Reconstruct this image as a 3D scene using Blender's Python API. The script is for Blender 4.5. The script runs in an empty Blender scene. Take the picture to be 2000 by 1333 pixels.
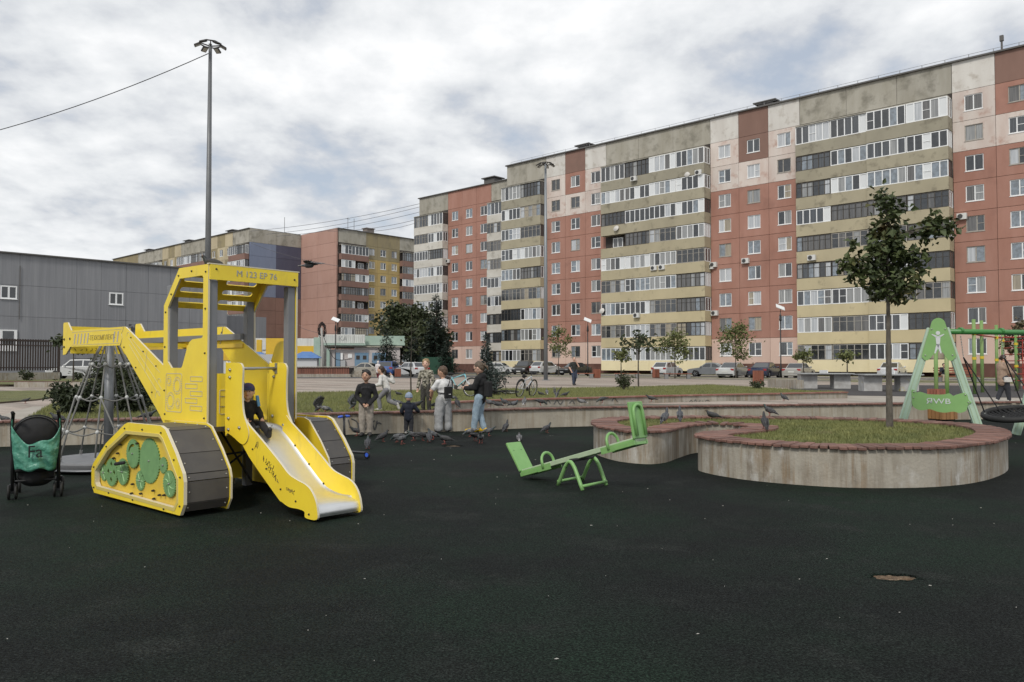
import bpy, bmesh, math, random
import numpy as np
from mathutils import Vector, Matrix, noise
from math import sin, cos, pi, radians, sqrt, atan2
random.seed(7)
scene = bpy.context.scene
col = scene.collection
# ------------------------------------------------------------------ camera
LENS_PX, PITCH, EYE = 1555.5, math.atan(45.5 / 1555.5), 1.5
cam_data = bpy.data.cameras.new('camera'); cam = bpy.data.objects.new('camera', cam_data); col.objects.link(cam)
cam_data.sensor_width = 36.0; cam_data.lens = 36.0 * LENS_PX / 2000.0
cam_data.clip_start = 0.05; cam_data.clip_end = 6000.0
cam.location = (0, 0, EYE); cam.rotation_euler = (pi / 2 + PITCH, 0, 0)
scene.camera = cam
scene.render.resolution_x = 1024; scene.render.resolution_y = 682
# ------------------------------------------------------------------ sky, sun, exposure
SUN_EL, SUN_AZ = radians(45), radians(200)      # azimuth from +Y clockwise: behind the camera, to the left
world = bpy.data.worlds.new('World'); scene.world = world; world.use_nodes = True
def build_world():
    nt = world.node_tree; N, L = nt.nodes, nt.links
    N.clear()
    out = N.new('ShaderNodeOutputWorld')
    sky = N.new('ShaderNodeTexSky'); sky.sky_type = 'NISHITA'; sky.sun_disc = False
    sky.sun_elevation = SUN_EL; sky.sun_rotation = SUN_AZ; sky.air_density = 1.0; sky.dust_density = 1.5
    bg1 = N.new('ShaderNodeBackground'); bg1.inputs['Strength'].default_value = 0.11
    L.new(sky.outputs[0], bg1.inputs['Color'])
    tc = N.new('ShaderNodeTexCoord'); sep = N.new('ShaderNodeSeparateXYZ'); L.new(tc.outputs['Generated'], sep.inputs[0])
    zc = N.new('ShaderNodeMath'); zc.operation = 'MAXIMUM'; zc.inputs[1].default_value = 0.0; L.new(sep.outputs['Z'], zc.inputs[0])
    zz = N.new('ShaderNodeMath'); zz.operation = 'ADD'; zz.inputs[1].default_value = 0.24; L.new(zc.outputs[0], zz.inputs[0])
    dx = N.new('ShaderNodeMath'); dx.operation = 'DIVIDE'; L.new(sep.outputs['X'], dx.inputs[0]); L.new(zz.outputs[0], dx.inputs[1])
    dy = N.new('ShaderNodeMath'); dy.operation = 'DIVIDE'; L.new(sep.outputs['Y'], dy.inputs[0]); L.new(zz.outputs[0], dy.inputs[1])
    cb = N.new('ShaderNodeCombineXYZ'); L.new(dx.outputs[0], cb.inputs[0]); L.new(dy.outputs[0], cb.inputs[1])
    mp = N.new('ShaderNodeMapping'); mp.inputs['Location'].default_value = (3.1, 1.75, 0); mp.inputs['Scale'].default_value = (1.15, 1.0, 1)
    L.new(cb.outputs[0], mp.inputs['Vector'])
    n1 = N.new('ShaderNodeTexNoise'); n1.inputs['Scale'].default_value = 1.7; n1.inputs['Detail'].default_value = 10; n1.inputs['Roughness'].default_value = 0.54
    n1.inputs['Distortion'].default_value = 0.3
    n2 = N.new('ShaderNodeTexNoise'); n2.inputs['Scale'].default_value = 6.5; n2.inputs['Detail'].default_value = 7; n2.inputs['Roughness'].default_value = 0.55
    L.new(mp.outputs[0], n1.inputs['Vector']); L.new(mp.outputs[0], n2.inputs['Vector'])
    mx = N.new('ShaderNodeMath'); mx.operation = 'MULTIPLY_ADD'; mx.inputs[1].default_value = 0.32
    L.new(n2.outputs['Fac'], mx.inputs[0])
    m6 = N.new('ShaderNodeMath'); m6.operation = 'MULTIPLY'; m6.inputs[1].default_value = 0.68; L.new(n1.outputs['Fac'], m6.inputs[0])
    L.new(m6.outputs[0], mx.inputs[2])
    rmp = N.new('ShaderNodeValToRGB'); e = rmp.color_ramp.elements
    e[0].position = 0.37; e[0].color = (0.50, 0.535, 0.585, 1)
    e[1].position = 0.62; e[1].color = (0.95, 0.955, 0.96, 1)
    k = e.new(0.44); k.color = (0.60, 0.625, 0.665, 1)
    k = e.new(0.51); k.color = (0.76, 0.78, 0.80, 1)
    L.new(mx.outputs[0], rmp.inputs[0])
    bg2 = N.new('ShaderNodeBackground'); bg2.inputs['Strength'].default_value = 0.81
    L.new(rmp.outputs[0], bg2.inputs['Color'])
    cov = N.new('ShaderNodeMapRange'); cov.inputs[1].default_value = 0.37; cov.inputs[2].default_value = 0.46
    cov.inputs[3].default_value = 0.72; cov.inputs[4].default_value = 0.985
    L.new(mx.outputs[0], cov.inputs[0])
    ms = N.new('ShaderNodeMixShader'); L.new(cov.outputs[0], ms.inputs[0]); L.new(bg1.outputs[0], ms.inputs[1]); L.new(bg2.outputs[0], ms.inputs[2])
    L.new(ms.outputs[0], out.inputs['Surface'])
build_world()
sun_data = bpy.data.lights.new('sun', 'SUN'); sun_data.energy = 1.5; sun_data.angle = radians(11); sun_data.color = (1.0, 0.955, 0.88)
sun = bpy.data.objects.new('sun', sun_data); col.objects.link(sun)
sd = Vector((sin(SUN_AZ) * cos(SUN_EL), cos(SUN_AZ) * cos(SUN_EL), sin(SUN_EL)))
sun.rotation_euler = (-sd).to_track_quat('-Z', 'Y').to_euler(); sun.location = sd * 80
vs = scene.view_settings
vs.view_transform = 'Standard'; vs.look = 'None'; vs.exposure = 0.42; vs.gamma = 1.0; vs.use_curve_mapping = False

# ------------------------------------------------------------------ helpers
def tag(o, label=None, cat=None, group=None, kind=None):
    if label: o['label'] = label
    if cat: o['category'] = cat
    if group: o['group'] = group
    if kind: o['kind'] = kind
    return o
def empty(name, loc=(0, 0, 0), rz=0.0, parent=None):
    o = bpy.data.objects.new(name, None); col.objects.link(o); o.empty_display_size = 0.2
    o.location = loc; o.rotation_euler = (0, 0, rz); o.parent = parent
    return o
def copy_tree(o, parent=None):
    c = o.copy(); col.objects.link(c); c.parent = parent
    for ch in list(o.children): copy_tree(ch, c)
    return c
def inst(name, me, parent=None, loc=(0, 0, 0), rot=(0, 0, 0), scale=(1, 1, 1)):
    o = bpy.data.objects.new(name, me); col.objects.link(o); o.parent = parent
    o.location = loc; o.rotation_euler = rot; o.scale = scale
    return o
class MB:
    """collects simple shapes, then links them as one mesh object"""
    def __init__(s, xf=None): s.v = []; s.f = []; s.mi = []; s.cur = 0; s.xf = xf or Matrix.Identity(4)
    def add(s, vs_, fs_):
        b = len(s.v)
        for p in vs_: s.v.append(tuple(s.xf @ Vector(p)))
        for f in fs_: s.f.append(tuple(b + i for i in f)); s.mi.append(s.cur)
        return s
    def box(s, c, d, m=None):
        x, y, z = d[0] / 2, d[1] / 2, d[2] / 2
        P = [Vector((i, j, k)) for i in (-x, x) for j in (-y, y) for k in (-z, z)]
        c = Vector(c)
        P = [((m @ p) if m is not None else p) + c for p in P]
        return s.add(P, [(0, 1, 3, 2), (4, 6, 7, 5), (0, 4, 5, 1), (2, 3, 7, 6), (0, 2, 6, 4), (1, 5, 7, 3)])
    def bar(s, a, b, w, h, up=(0, 0, 1)):
        a, b = Vector(a), Vector(b); d = (b - a); L = d.length; x = d / L
        y = Vector(up).cross(x)
        if y.length < 1e-5: y = Vector((0, 1, 0)).cross(x)
        y.normalize(); z = x.cross(y)
        return s.box((a + b) / 2, (L, w, h), Matrix((x, y, z)).transposed())
    def tube(s, pts, r, n=8, cap=True, closed=False):
        pts = [Vector(p) for p in pts]; m = len(pts)
        rs = r if isinstance(r, (list, tuple)) else [r] * m
        vs_, fs_ = [], []
        prev = None
        for i, p in enumerate(pts):
            if closed: t = pts[(i + 1) % m] - pts[i - 1]
            else: t = pts[min(i + 1, m - 1)] - pts[max(i - 1, 0)]
            if t.length < 1e-9: t = Vector((0, 0, 1))
            t.normalize()
            if prev is None:
                a = Vector((0, 0, 1)) if abs(t.z) < .9 else Vector((1, 0, 0))
                u = a.cross(t).normalized()
            else:
                u = prev - t * prev.dot(t)
                if u.length < 1e-6: u = Vector((1, 0, 0)).cross(t)
                u.normalize()
            prev = u; w = t.cross(u)
            for k in range(n):
                an = 2 * pi * k / n
                vs_.append(p + (u * cos(an) + w * sin(an)) * rs[i])
        R = m if closed else m - 1
        for i in range(R):
            j = (i + 1) % m
            for k in range(n):
                k2 = (k + 1) % n
                fs_.append((i * n + k, i * n + k2, j * n + k2, j * n + k))
        if cap and not closed:
            fs_.append(tuple(range(n - 1, -1, -1))); fs_.append(tuple((m - 1) * n + k for k in range(n)))
        return s.add(vs_, fs_)
    def lathe(s, prof, n=16, c=(0, 0, 0), m=None):
        """profile of (radius, height) turned round z"""
        vs_, fs_ = [], []
        c = Vector(c)
        for (r, z) in prof:
            for k in range(n):
                p = Vector((r * cos(2 * pi * k / n), r * sin(2 * pi * k / n), z))
                vs_.append((m @ p if m is not None else p) + c)
        for i in range(len(prof) - 1):
            for k in range(n):
                k2 = (k + 1) % n
                fs_.append((i * n + k, i * n + k2, (i + 1) * n + k2, (i + 1) * n + k))
        fs_.append(tuple(range(n - 1, -1, -1))); fs_.append(tuple((len(prof) - 1) * n + k for k in range(n)))
        return s.add(vs_, fs_)
    def ball(s, c, r, nu=10, nv=7, m=None):
        r = r if isinstance(r, (list, tuple)) else (r, r, r)
        c = Vector(c); vs_, fs_ = [], []
        for i in range(1, nv):
            th = pi * i / nv
            for k in range(nu):
                ph = 2 * pi * k / nu
                p = Vector((r[0] * sin(th) * cos(ph), r[1] * sin(th) * sin(ph), r[2] * cos(th)))
                vs_.append((m @ p if m is not None else p) + c)
        t = len(vs_)
        for sg in (1, -1):
            p = Vector((0, 0, r[2] * sg)); vs_.append((m @ p if m is not None else p) + c)
        for i in range(nv - 2):
            for k in range(nu):
                k2 = (k + 1) % nu
                fs_.append((i * nu + k, (i + 1) * nu + k, (i + 1) * nu + k2, i * nu + k2))
        for k in range(nu):
            k2 = (k + 1) % nu
            fs_.append((t, k, k2)); fs_.append((t + 1, (nv - 2) * nu + k2, (nv - 2) * nu + k))
        return s.add(vs_, fs_)
    def cone(s, a, ra, b, rb, n=12):
        """tapered capsule: rounded ends"""
        a, b = Vector(a), Vector(b)
        s.tube([a, b], [ra, rb], n)
        s.ball(a, ra, n, 7); s.ball(b, rb, n, 7)
        return s
    def plate(s, outer, holes, org, ax, ay, t):
        """flat plate of thickness t in the plane org + ax*x + ay*y, with holes"""
        org, ax, ay = Vector(org), Vector(ax), Vector(ay); nz = ax.cross(ay).normalized()
        bm = bmesh.new(); loops = []
        for lp in [outer] + list(holes):
            vv = [bm.verts.new((p[0], p[1], 0)) for p in lp]
            ee = [bm.edges.new((vv[i], vv[(i + 1) % len(vv)])) for i in range(len(vv))]
            loops.append(vv)
        if holes:
            bmesh.ops.triangle_fill(bm, edges=bm.edges[:], use_beauty=True, use_dissolve=False, normal=(0, 0, 1))
        else:
            f = bm.faces.new(loops[0]); f.normal_update()
            if len(loops[0]) > 4: bmesh.ops.triangulate(bm, faces=[f])
        bm.verts.index_update()
        n = len(bm.verts); V2 = [v.co.copy() for v in bm.verts]
        F2 = []
        for f in bm.faces:
            f.normal_update(); idx = [v.index for v in f.verts]
            F2.append(idx if f.normal.z > 0 else idx[::-1])
        L2 = [[v.index for v in lp] for lp in loops]; bm.free()
        vs_ = [org + ax * p.x + ay * p.y + nz * (t / 2) for p in V2] + [org + ax * p.x + ay * p.y - nz * (t / 2) for p in V2]
        fs_ = [tuple(f) for f in F2] + [tuple(i + n for i in f[::-1]) for f in F2]
        for lp in L2:
            for i in range(len(lp)):
                a, b = lp[i], lp[(i + 1) % len(lp)]
                fs_.append((a, b, b + n, a + n))
        return s.add(vs_, fs_)
    def mesh(s, name, mats, smooth=False):
        me = bpy.data.meshes.new(name); me.from_pydata(s.v, [], s.f)
        mats = mats if isinstance(mats, (list, tuple)) else [mats]
        for m in mats: me.materials.append(m)
        if len(mats) > 1: me.polygons.foreach_set('material_index', s.mi)
        if smooth: me.polygons.foreach_set('use_smooth', [True] * len(me.polygons))
        me.update()
        return me
    def build(s, name, mats, parent=None, smooth=False, fix=False, loc=None):
        me = s.mesh(name, mats, smooth)
        if fix:
            bm = bmesh.new(); bm.from_mesh(me); bmesh.ops.recalc_face_normals(bm, faces=bm.faces[:]); bm.to_mesh(me); bm.free()
        o = bpy.data.objects.new(name, me); col.objects.link(o); o.parent = parent
        if loc is not None: o.location = loc
        return o
def auto_smooth(o, deg=35):
    me = o.data; me.polygons.foreach_set('use_smooth', [True] * len(me.polygons))
    me.set_sharp_from_angle(angle=radians(deg))
def bevel(o, w=0.006, seg=2, deg=40):
    m = o.modifiers.new('bevel', 'BEVEL'); m.width = w; m.segments = seg; m.limit_method = 'ANGLE'; m.angle_limit = radians(deg)
    return o
bench_scene = bpy.data.scenes.new('workbench')     # a scratch scene keeps modifier evaluation fast; removed at the end
def evaluated(o):
    bench_scene.collection.objects.link(o)
    with bpy.context.temp_override(scene=bench_scene, view_layer=bench_scene.view_layers[0]):
        dg = bpy.context.evaluated_depsgraph_get(); dg.update()
        me = bpy.data.meshes.new_from_object(o.evaluated_get(dg))
    bench_scene.collection.objects.unlink(o)
    return me
def blend(mb, name, mat, parent=None, voxel=0.012, smooth=4, fac=0.6, noise_amt=0.0, noise_scale=10.0, solid=True):
    """melt the overlapping shapes of mb into one continuous skin"""
    me = mb.mesh(name + '_src', mat); o = bpy.data.objects.new(name, me)
    r = o.modifiers.new('r', 'REMESH'); r.mode = 'VOXEL'; r.voxel_size = voxel; r.use_smooth_shade = True
    if smooth:
        q = o.modifiers.new('s', 'SMOOTH'); q.factor = fac; q.iterations = smooth
    nm = evaluated(o); o.modifiers.clear(); o.data = nm; nm.name = name; col.objects.link(o)
    bpy.data.meshes.remove(me)
    if noise_amt:
        nm.update()
        n_ = len(nm.vertices); co = np.empty(n_ * 3); no = np.empty(n_ * 3); nm.vertices.foreach_get('co', co); nm.vertex_normals.foreach_get('vector', no)
        co = co.reshape(-1, 3); no = no.reshape(-1, 3)
        k = np.array([noise.noise(c * noise_scale) for c in co]) * noise_amt
        nm.vertices.foreach_set('co', (co + no * k[:, None]).ravel())
    if not nm.materials: nm.materials.append(mat)
    nm.polygons.foreach_set('use_smooth', [True] * len(nm.polygons))
    o.parent = parent
    return o
def text_mesh(name, body, size, depth, mat, parent, loc, rot, sx=1.0, shear=0.0, align='CENTER', space=1.0):
    cu = bpy.data.curves.new(name, 'FONT'); cu.body = body; cu.size = size; cu.extrude = depth; cu.align_x = align; cu.align_y = 'CENTER'; cu.shear = shear
    cu.space_character = space; cu.resolution_u = 3
    t = bpy.data.objects.new(name, cu)
    me = evaluated(t); me.name = name
    bpy.data.objects.remove(t); bpy.data.curves.remove(cu)
    me.materials.clear(); me.materials.append(mat)
    o = bpy.data.objects.new(name, me); col.objects.link(o); o.parent = parent
    o.location = loc; o.rotation_euler = rot; o.scale = (sx, 1, 1)
    return o
def catmull(P, n=8, closed=False):
    P = [Vector(p) for p in P]; m = len(P); out = []
    rng = range(m) if closed else range(m - 1)
    for i in rng:
        if closed: a, b, c, d = P[i - 1], P[i], P[(i + 1) % m], P[(i + 2) % m]
        else: a, b, c, d = P[max(i - 1, 0)], P[i], P[i + 1], P[min(i + 2, m - 1)]
        for k in range(n):
            t = k / n
            out.append(0.5 * ((2 * b) + (c - a) * t + (2 * a - 5 * b + 4 * c - d) * t * t + (-a + 3 * b - 3 * c + d) * t ** 3))
    if not closed: out.append(P[-1])
    return out
def resample(P, step, closed=False):
    P = [Vector(p) for p in P]
    if closed: P = P + [P[0]]
    cum = [0.0]
    for i in range(len(P) - 1): cum.append(cum[-1] + (P[i + 1] - P[i]).length)
    T = cum[-1]; n = max(2, int(round(T / step))); out = []; j = 0
    for i in range(n + (0 if closed else 1)):
        s_ = T * i / n
        while j < len(cum) - 2 and cum[j + 1] < s_: j += 1
        k = (s_ - cum[j]) / max(cum[j + 1] - cum[j], 1e-9)
        out.append(P[j].lerp(P[j + 1], k))
    return out
def ray_dir(px, py):
    cx, cy = (px - 1000) / LENS_PX, (666.5 - py) / LENS_PX
    c, s_ = cos(PITCH), sin(PITCH)
    return Vector((cx, c - s_ * cy, s_ + c * cy))
def gp(px, py, z=0.0):
    """the ground point at height z that the photograph shows at a pixel of its 2000 x 1333 frame"""
    r = ray_dir(px, py); t = (z - EYE) / r.z
    return Vector((r.x * t, r.y * t, z))
def dp(px, py, d):
    """the point at depth d behind a pixel"""
    r = ray_dir(px, py); t = d / r.y
    return Vector((r.x * t, d, EYE + r.z * t))

# ------------------------------------------------------------------ materials
MATS = {}
def mat(name, c, rough=0.6, metal=0.0, c2=None, scale=4.0, detail=6.0, lo=0.35, hi=0.65, stretch=(1, 1, 1), bump=0.0, bscale=60.0, bdist=0.004,
        coords='world', c3=None, scale3=1.0, lo3=0.5, hi3=0.7, stretch3=(1, 1, 1), rand=0.0, coat=0.0, rough2=None, spec=0.5, sub=None, ior=None):
    if name in MATS: return MATS[name]
    m = bpy.data.materials.new(name); m.use_nodes = True; nt = m.node_tree; N, L = nt.nodes, nt.links
    b = N['Principled BSDF']
    b.inputs['Base Color'].default_value = (*c, 1); b.inputs['Roughness'].default_value = rough; b.inputs['Metallic'].default_value = metal
    b.inputs['Specular IOR Level'].default_value = spec
    if coat: b.inputs['Coat Weight'].default_value = coat; b.inputs['Coat Roughness'].default_value = 0.06
    vec = None
    if c2 or bump or c3:
        if coords == 'world': g = N.new('ShaderNodeNewGeometry'); vec = g.outputs['Position']
        else: g = N.new('ShaderNodeTexCoord'); vec = g.outputs['Object']
    def noise_fac(sc, st, de, a, z_):
        mp = N.new('ShaderNodeMapping'); mp.inputs['Scale'].default_value = st; L.new(vec, mp.inputs['Vector'])
        n = N.new('ShaderNodeTexNoise'); n.inputs['Scale'].default_value = sc; n.inputs['Detail'].default_value = de; n.inputs['Roughness'].default_value = 0.6
        L.new(mp.outputs[0], n.inputs['Vector'])
        r = N.new('ShaderNodeMapRange'); r.inputs[1].default_value = a; r.inputs[2].default_value = z_; L.new(n.outputs['Fac'], r.inputs[0])
        return r.outputs[0]
    cur = None
    if c2:
        fac = noise_fac(scale, stretch, detail, lo, hi)
        mx = N.new('ShaderNodeMix'); mx.data_type = 'RGBA'; L.new(fac, mx.inputs[0]); mx.inputs[6].default_value = (*c, 1); mx.inputs[7].default_value = (*c2, 1)
        cur = mx.outputs[2]
        if rough2 is not None:
            rr = N.new('ShaderNodeMapRange'); rr.inputs[3].default_value = rough; rr.inputs[4].default_value = rough2; L.new(fac, rr.inputs[0]); L.new(rr.outputs[0], b.inputs['Roughness'])
    if c3:
        fac = noise_fac(scale3, stretch3, 5, lo3, hi3)
        mx = N.new('ShaderNodeMix'); mx.data_type = 'RGBA'; L.new(fac, mx.inputs[0])
        if cur is not None: L.new(cur, mx.inputs[6])
        else: mx.inputs[6].default_value = (*c, 1)
        mx.inputs[7].default_value = (*c3, 1); cur = mx.outputs[2]
    if rand:
        oi = N.new('ShaderNodeObjectInfo'); rr = N.new('ShaderNodeMapRange'); rr.inputs[3].default_value = 1 - rand; rr.inputs[4].default_value = 1 + rand; L.new(oi.outputs['Random'], rr.inputs[0])
        hs = N.new('ShaderNodeHueSaturation'); L.new(rr.outputs[0], hs.inputs['Value'])
        if cur is not None: L.new(cur, hs.inputs['Color'])
        else: hs.inputs['Color'].default_value = (*c, 1)
        cur = hs.outputs[0]
    if cur is not None: L.new(cur, b.inputs['Base Color'])
    if bump:
        n = N.new('ShaderNodeTexNoise'); n.inputs['Scale'].default_value = bscale; n.inputs['Detail'].default_value = 4; L.new(vec, n.inputs['Vector'])
        bp = N.new('ShaderNodeBump'); bp.inputs['Strength'].default_value = bump; bp.inputs['Distance'].default_value = bdist
        L.new(n.outputs['Fac'], bp.inputs['Height']); L.new(bp.outputs[0], b.inputs['Normal'])
    MATS[name] = m
    return m
# ================================================================== SETTING
def concrete(name, base=(0.37, 0.34, 0.285), dark=(0.13, 0.095, 0.058), white=(0.62, 0.62, 0.60), streak=1.0):
    """cast concrete: mottled grey, drip streaks in patches, lime runs"""
    m = bpy.data.materials.new(name); m.use_nodes = True; nt = m.node_tree; N, L = nt.nodes, nt.links; b = N['Principled BSDF']; b.inputs['Roughness'].default_value = .92
    g = N.new('ShaderNodeNewGeometry')
    def nz(sc, st, a, z_, de=6, off=0.0):
        mp = N.new('ShaderNodeMapping'); mp.inputs['Scale'].default_value = st; mp.inputs['Location'].default_value = (off, off, off); L.new(g.outputs['Position'], mp.inputs['Vector'])
        n = N.new('ShaderNodeTexNoise'); n.inputs['Scale'].default_value = sc; n.inputs['Detail'].default_value = de; n.inputs['Roughness'].default_value = .62; L.new(mp.outputs[0], n.inputs['Vector'])
        r = N.new('ShaderNodeMapRange'); r.inputs[1].default_value = a; r.inputs[2].default_value = z_; L.new(n.outputs['Fac'], r.inputs[0]); return r.outputs[0], n
    def mul(x, y, k=1.0):
        q = N.new('ShaderNodeMath'); q.operation = 'MULTIPLY'; L.new(x, q.inputs[0]); L.new(y, q.inputs[1]); w = N.new('ShaderNodeMath'); w.operation = 'MULTIPLY'; w.inputs[1].default_value = k; L.new(q.outputs[0], w.inputs[0]); return w.outputs[0]
    def mix(f, c, d):
        x = N.new('ShaderNodeMix'); x.data_type = 'RGBA'; L.new(f, x.inputs[0])
        for i, v in ((6, c), (7, d)):
            if isinstance(v, tuple): x.inputs[i].default_value = (*v, 1)
            else: L.new(v, x.inputs[i])
        return x.outputs[2]
    f0, n0 = nz(1.6, (1, 1, 1), .3, .72); cur = mix(f0, tuple(c * .80 for c in base), tuple(c * 1.13 for c in base))
    f1, _ = nz(9, (1, 1, 1), .42, .75); cur = mix(mul(f1, f1, .35), cur, tuple(c * .5 for c in base))
    fs, _ = nz(7.5, (1, 1, .09), .44, .6, 5); fm, _ = nz(.9, (1, 1, .7), .36, .54, 4, 3.3); cur = mix(mul(fs, fm, .95 * streak), cur, dark)
    ft, _ = nz(13, (1, 1, .07), .5, .62, 4, 7.7); fm2, _ = nz(1.3, (1, 1, .7), .42, .56, 4, 9.1); cur = mix(mul(ft, fm2, .75 * streak), cur, (0.21, 0.135, 0.065))
    fw, _ = nz(5, (1, 1, .35), .5, .64, 6, 13.0); fm3, _ = nz(1.0, (1, 1, 1.4), .46, .6, 4, 21.0); cur = mix(mul(fw, fm3, .85 * streak), cur, white)
    L.new(cur, b.inputs['Base Color'])
    n2 = N.new('ShaderNodeTexNoise'); n2.inputs['Scale'].default_value = 30; n2.inputs['Detail'].default_value = 6; L.new(g.outputs['Position'], n2.inputs['Vector'])
    bp = N.new('ShaderNodeBump'); bp.inputs['Strength'].default_value = .5; bp.inputs['Distance'].default_value = .012; L.new(n2.outputs['Fac'], bp.inputs['Height']); L.new(bp.outputs[0], b.inputs['Normal'])
    MATS[name] = m
    return m
m_conc = concrete('stained concrete', streak=.75)
m_concw = concrete('weathered wall concrete', (0.385, 0.35, 0.285), (0.15, 0.115, 0.075), (0.55, 0.53, 0.48), .42)
m_conc2 = concrete('grey concrete', (0.35, 0.325, 0.28), (0.17, 0.145, 0.11), (0.47, 0.45, 0.41), .7)
m_rubber = bpy.data.materials.new('crumb rubber')
def rubber_nodes():
    m = m_rubber; m.use_nodes = True; nt = m.node_tree; N, L = nt.nodes, nt.links; b = N['Principled BSDF']
    g = N.new('ShaderNodeNewGeometry')
    def nz(sc, de, a, z_, ro=0.6):
        n = N.new('ShaderNodeTexNoise'); n.inputs['Scale'].default_value = sc; n.inputs['Detail'].default_value = de; n.inputs['Roughness'].default_value = ro; L.new(g.outputs['Position'], n.inputs['Vector'])
        r = N.new('ShaderNodeMapRange'); r.inputs[1].default_value = a; r.inputs[2].default_value = z_; L.new(n.outputs['Fac'], r.inputs[0]); return n, r.outputs[0]
    def mix(f, a, c):
        x = N.new('ShaderNodeMix'); x.data_type = 'RGBA'; L.new(f, x.inputs[0])
        if isinstance(a, tuple): x.inputs[6].default_value = (*a, 1)
        else: L.new(a, x.inputs[6])
        if isinstance(c, tuple): x.inputs[7].default_value = (*c, 1)
        else: L.new(c, x.inputs[7])
        return x.outputs[2]
    n1, f1 = nz(0.36, 5, 0.42, 0.60)
    cur = mix(f1, (0.0074, 0.0090, 0.0085), (0.0080, 0.0148, 0.0102))
    n2, f2 = nz(1.7, 6, 0.5, 0.8)
    cur = mix(f2, cur, (0.0118, 0.0140, 0.0126))
    n4, f4 = nz(0.85, 7, 0.56, 0.74, .68)
    cur = mix(f4, cur, (0.0175, 0.0200, 0.0180))
    n5, f5 = nz(5.5, 6, 0.60, 0.78, .7)
    cur = mix(f5, cur, (0.0200, 0.0220, 0.0200))
    n6, f6 = nz(70, 3, 0.36, 0.66)
    hg = N.new('ShaderNodeHueSaturation'); rg = N.new('ShaderNodeMapRange'); rg.inputs[3].default_value = .4; rg.inputs[4].default_value = 1.9; L.new(f6, rg.inputs[0]); L.new(rg.outputs[0], hg.inputs['Value']); L.new(cur, hg.inputs['Color']); cur = hg.outputs[0]
    v = N.new('ShaderNodeTexVoronoi'); v.inputs['Scale'].default_value = 110; L.new(g.outputs['Position'], v.inputs['Vector'])
    hs = N.new('ShaderNodeHueSaturation'); L.new(cur, hs.inputs['Color'])
    vr = N.new('ShaderNodeMapRange'); vr.inputs[3].default_value = 0.35; vr.inputs[4].default_value = 1.75
    sp = N.new('ShaderNodeSeparateColor'); L.new(v.outputs['Color'], sp.inputs[0]); L.new(sp.outputs[0], vr.inputs[0]); L.new(vr.outputs[0], hs.inputs['Value'])
    L.new(hs.outputs[0], b.inputs['Base Color'])
    b.inputs['Roughness'].default_value = 0.82; b.inputs['Specular IOR Level'].default_value = 0.09
    bp = N.new('ShaderNodeBump'); bp.inputs['Strength'].default_value = 0.55; bp.inputs['Distance'].default_value = 0.004; L.new(v.outputs['Distance'], bp.inputs['Height'])
    n3, f3 = nz(1.1, 4, 0.2, 0.8)
    bp2 = N.new('ShaderNodeBump'); bp2.inputs['Strength'].default_value = 0.35; bp2.inputs['Distance'].default_value = 0.05; L.new(n3.outputs['Fac'], bp2.inputs['Height'])
    L.new(bp2.outputs[0], bp.inputs['Normal']); L.new(bp.outputs[0], b.inputs['Normal'])
rubber_nodes()
m_court = mat('dark sports rubber', (0.035, 0.032, 0.034), 0.9, c2=(0.05, 0.046, 0.046), scale=2.0, bump=0.3, bscale=120)
m_pave = bpy.data.materials.new('paving slabs')
def pave_nodes():
    m = m_pave; m.use_nodes = True; nt = m.node_tree; N, L = nt.nodes, nt.links; b = N['Principled BSDF']
    g = N.new('ShaderNodeNewGeometry'); mp = N.new('ShaderNodeMapping'); mp.inputs['Rotation'].default_value = (0, 0, radians(43)); L.new(g.outputs['Position'], mp.inputs['Vector'])
    br = N.new('ShaderNodeTexBrick'); br.inputs['Scale'].default_value = 1.0; br.inputs['Brick Width'].default_value = 0.4; br.inputs['Row Height'].default_value = 0.2; br.inputs['Mortar Size'].default_value = 0.006
    br.inputs['Color1'].default_value = (0.34, 0.285, 0.24, 1); br.inputs['Color2'].default_value = (0.27, 0.22, 0.185, 1); br.inputs['Mortar'].default_value = (0.14, 0.12, 0.1, 1)
    L.new(mp.outputs[0], br.inputs['Vector'])
    n = N.new('ShaderNodeTexNoise'); n.inputs['Scale'].default_value = 0.25; n.inputs['Detail'].default_value = 6; L.new(mp.outputs[0], n.inputs['Vector'])
    st = N.new('ShaderNodeMapping'); st.inputs['Scale'].default_value = (0.05, 0.9, 1); L.new(mp.outputs[0], st.inputs['Vector'])
    n2 = N.new('ShaderNodeTexNoise'); n2.inputs['Scale'].default_value = 1.0; n2.inputs['Detail'].default_value = 5; L.new(st.outputs[0], n2.inputs['Vector'])
    r = N.new('ShaderNodeMapRange'); r.inputs[1].default_value = 0.4; r.inputs[2].default_value = 0.62; r.inputs[3].default_value = 0.72; r.inputs[4].default_value = 1.25; L.new(n2.outputs['Fac'], r.inputs[0])
    hs = N.new('ShaderNodeHueSaturation'); L.new(br.outputs['Color'], hs.inputs['Color']); L.new(r.outputs[0], hs.inputs['Value'])
    mx = N.new('ShaderNodeMix'); mx.data_type = 'RGBA'; r2 = N.new('ShaderNodeMapRange'); r2.inputs[1].default_value = 0.45; r2.inputs[2].default_value = 0.7; r2.inputs[4].default_value = 0.7
    L.new(n.outputs['Fac'], r2.inputs[0]); L.new(r2.outputs[0], mx.inputs[0]); L.new(hs.outputs[0], mx.inputs[6]); mx.inputs[7].default_value = (0.36, 0.32, 0.275, 1)
    L.new(mx.outputs[2], b.inputs['Base Color']); b.inputs['Roughness'].default_value = 0.9
pave_nodes()
m_asph = mat('asphalt', (0.06, 0.06, 0.062), 0.9, c2=(0.085, 0.084, 0.082), scale=1.2, bump=0.3, bscale=90)
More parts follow.
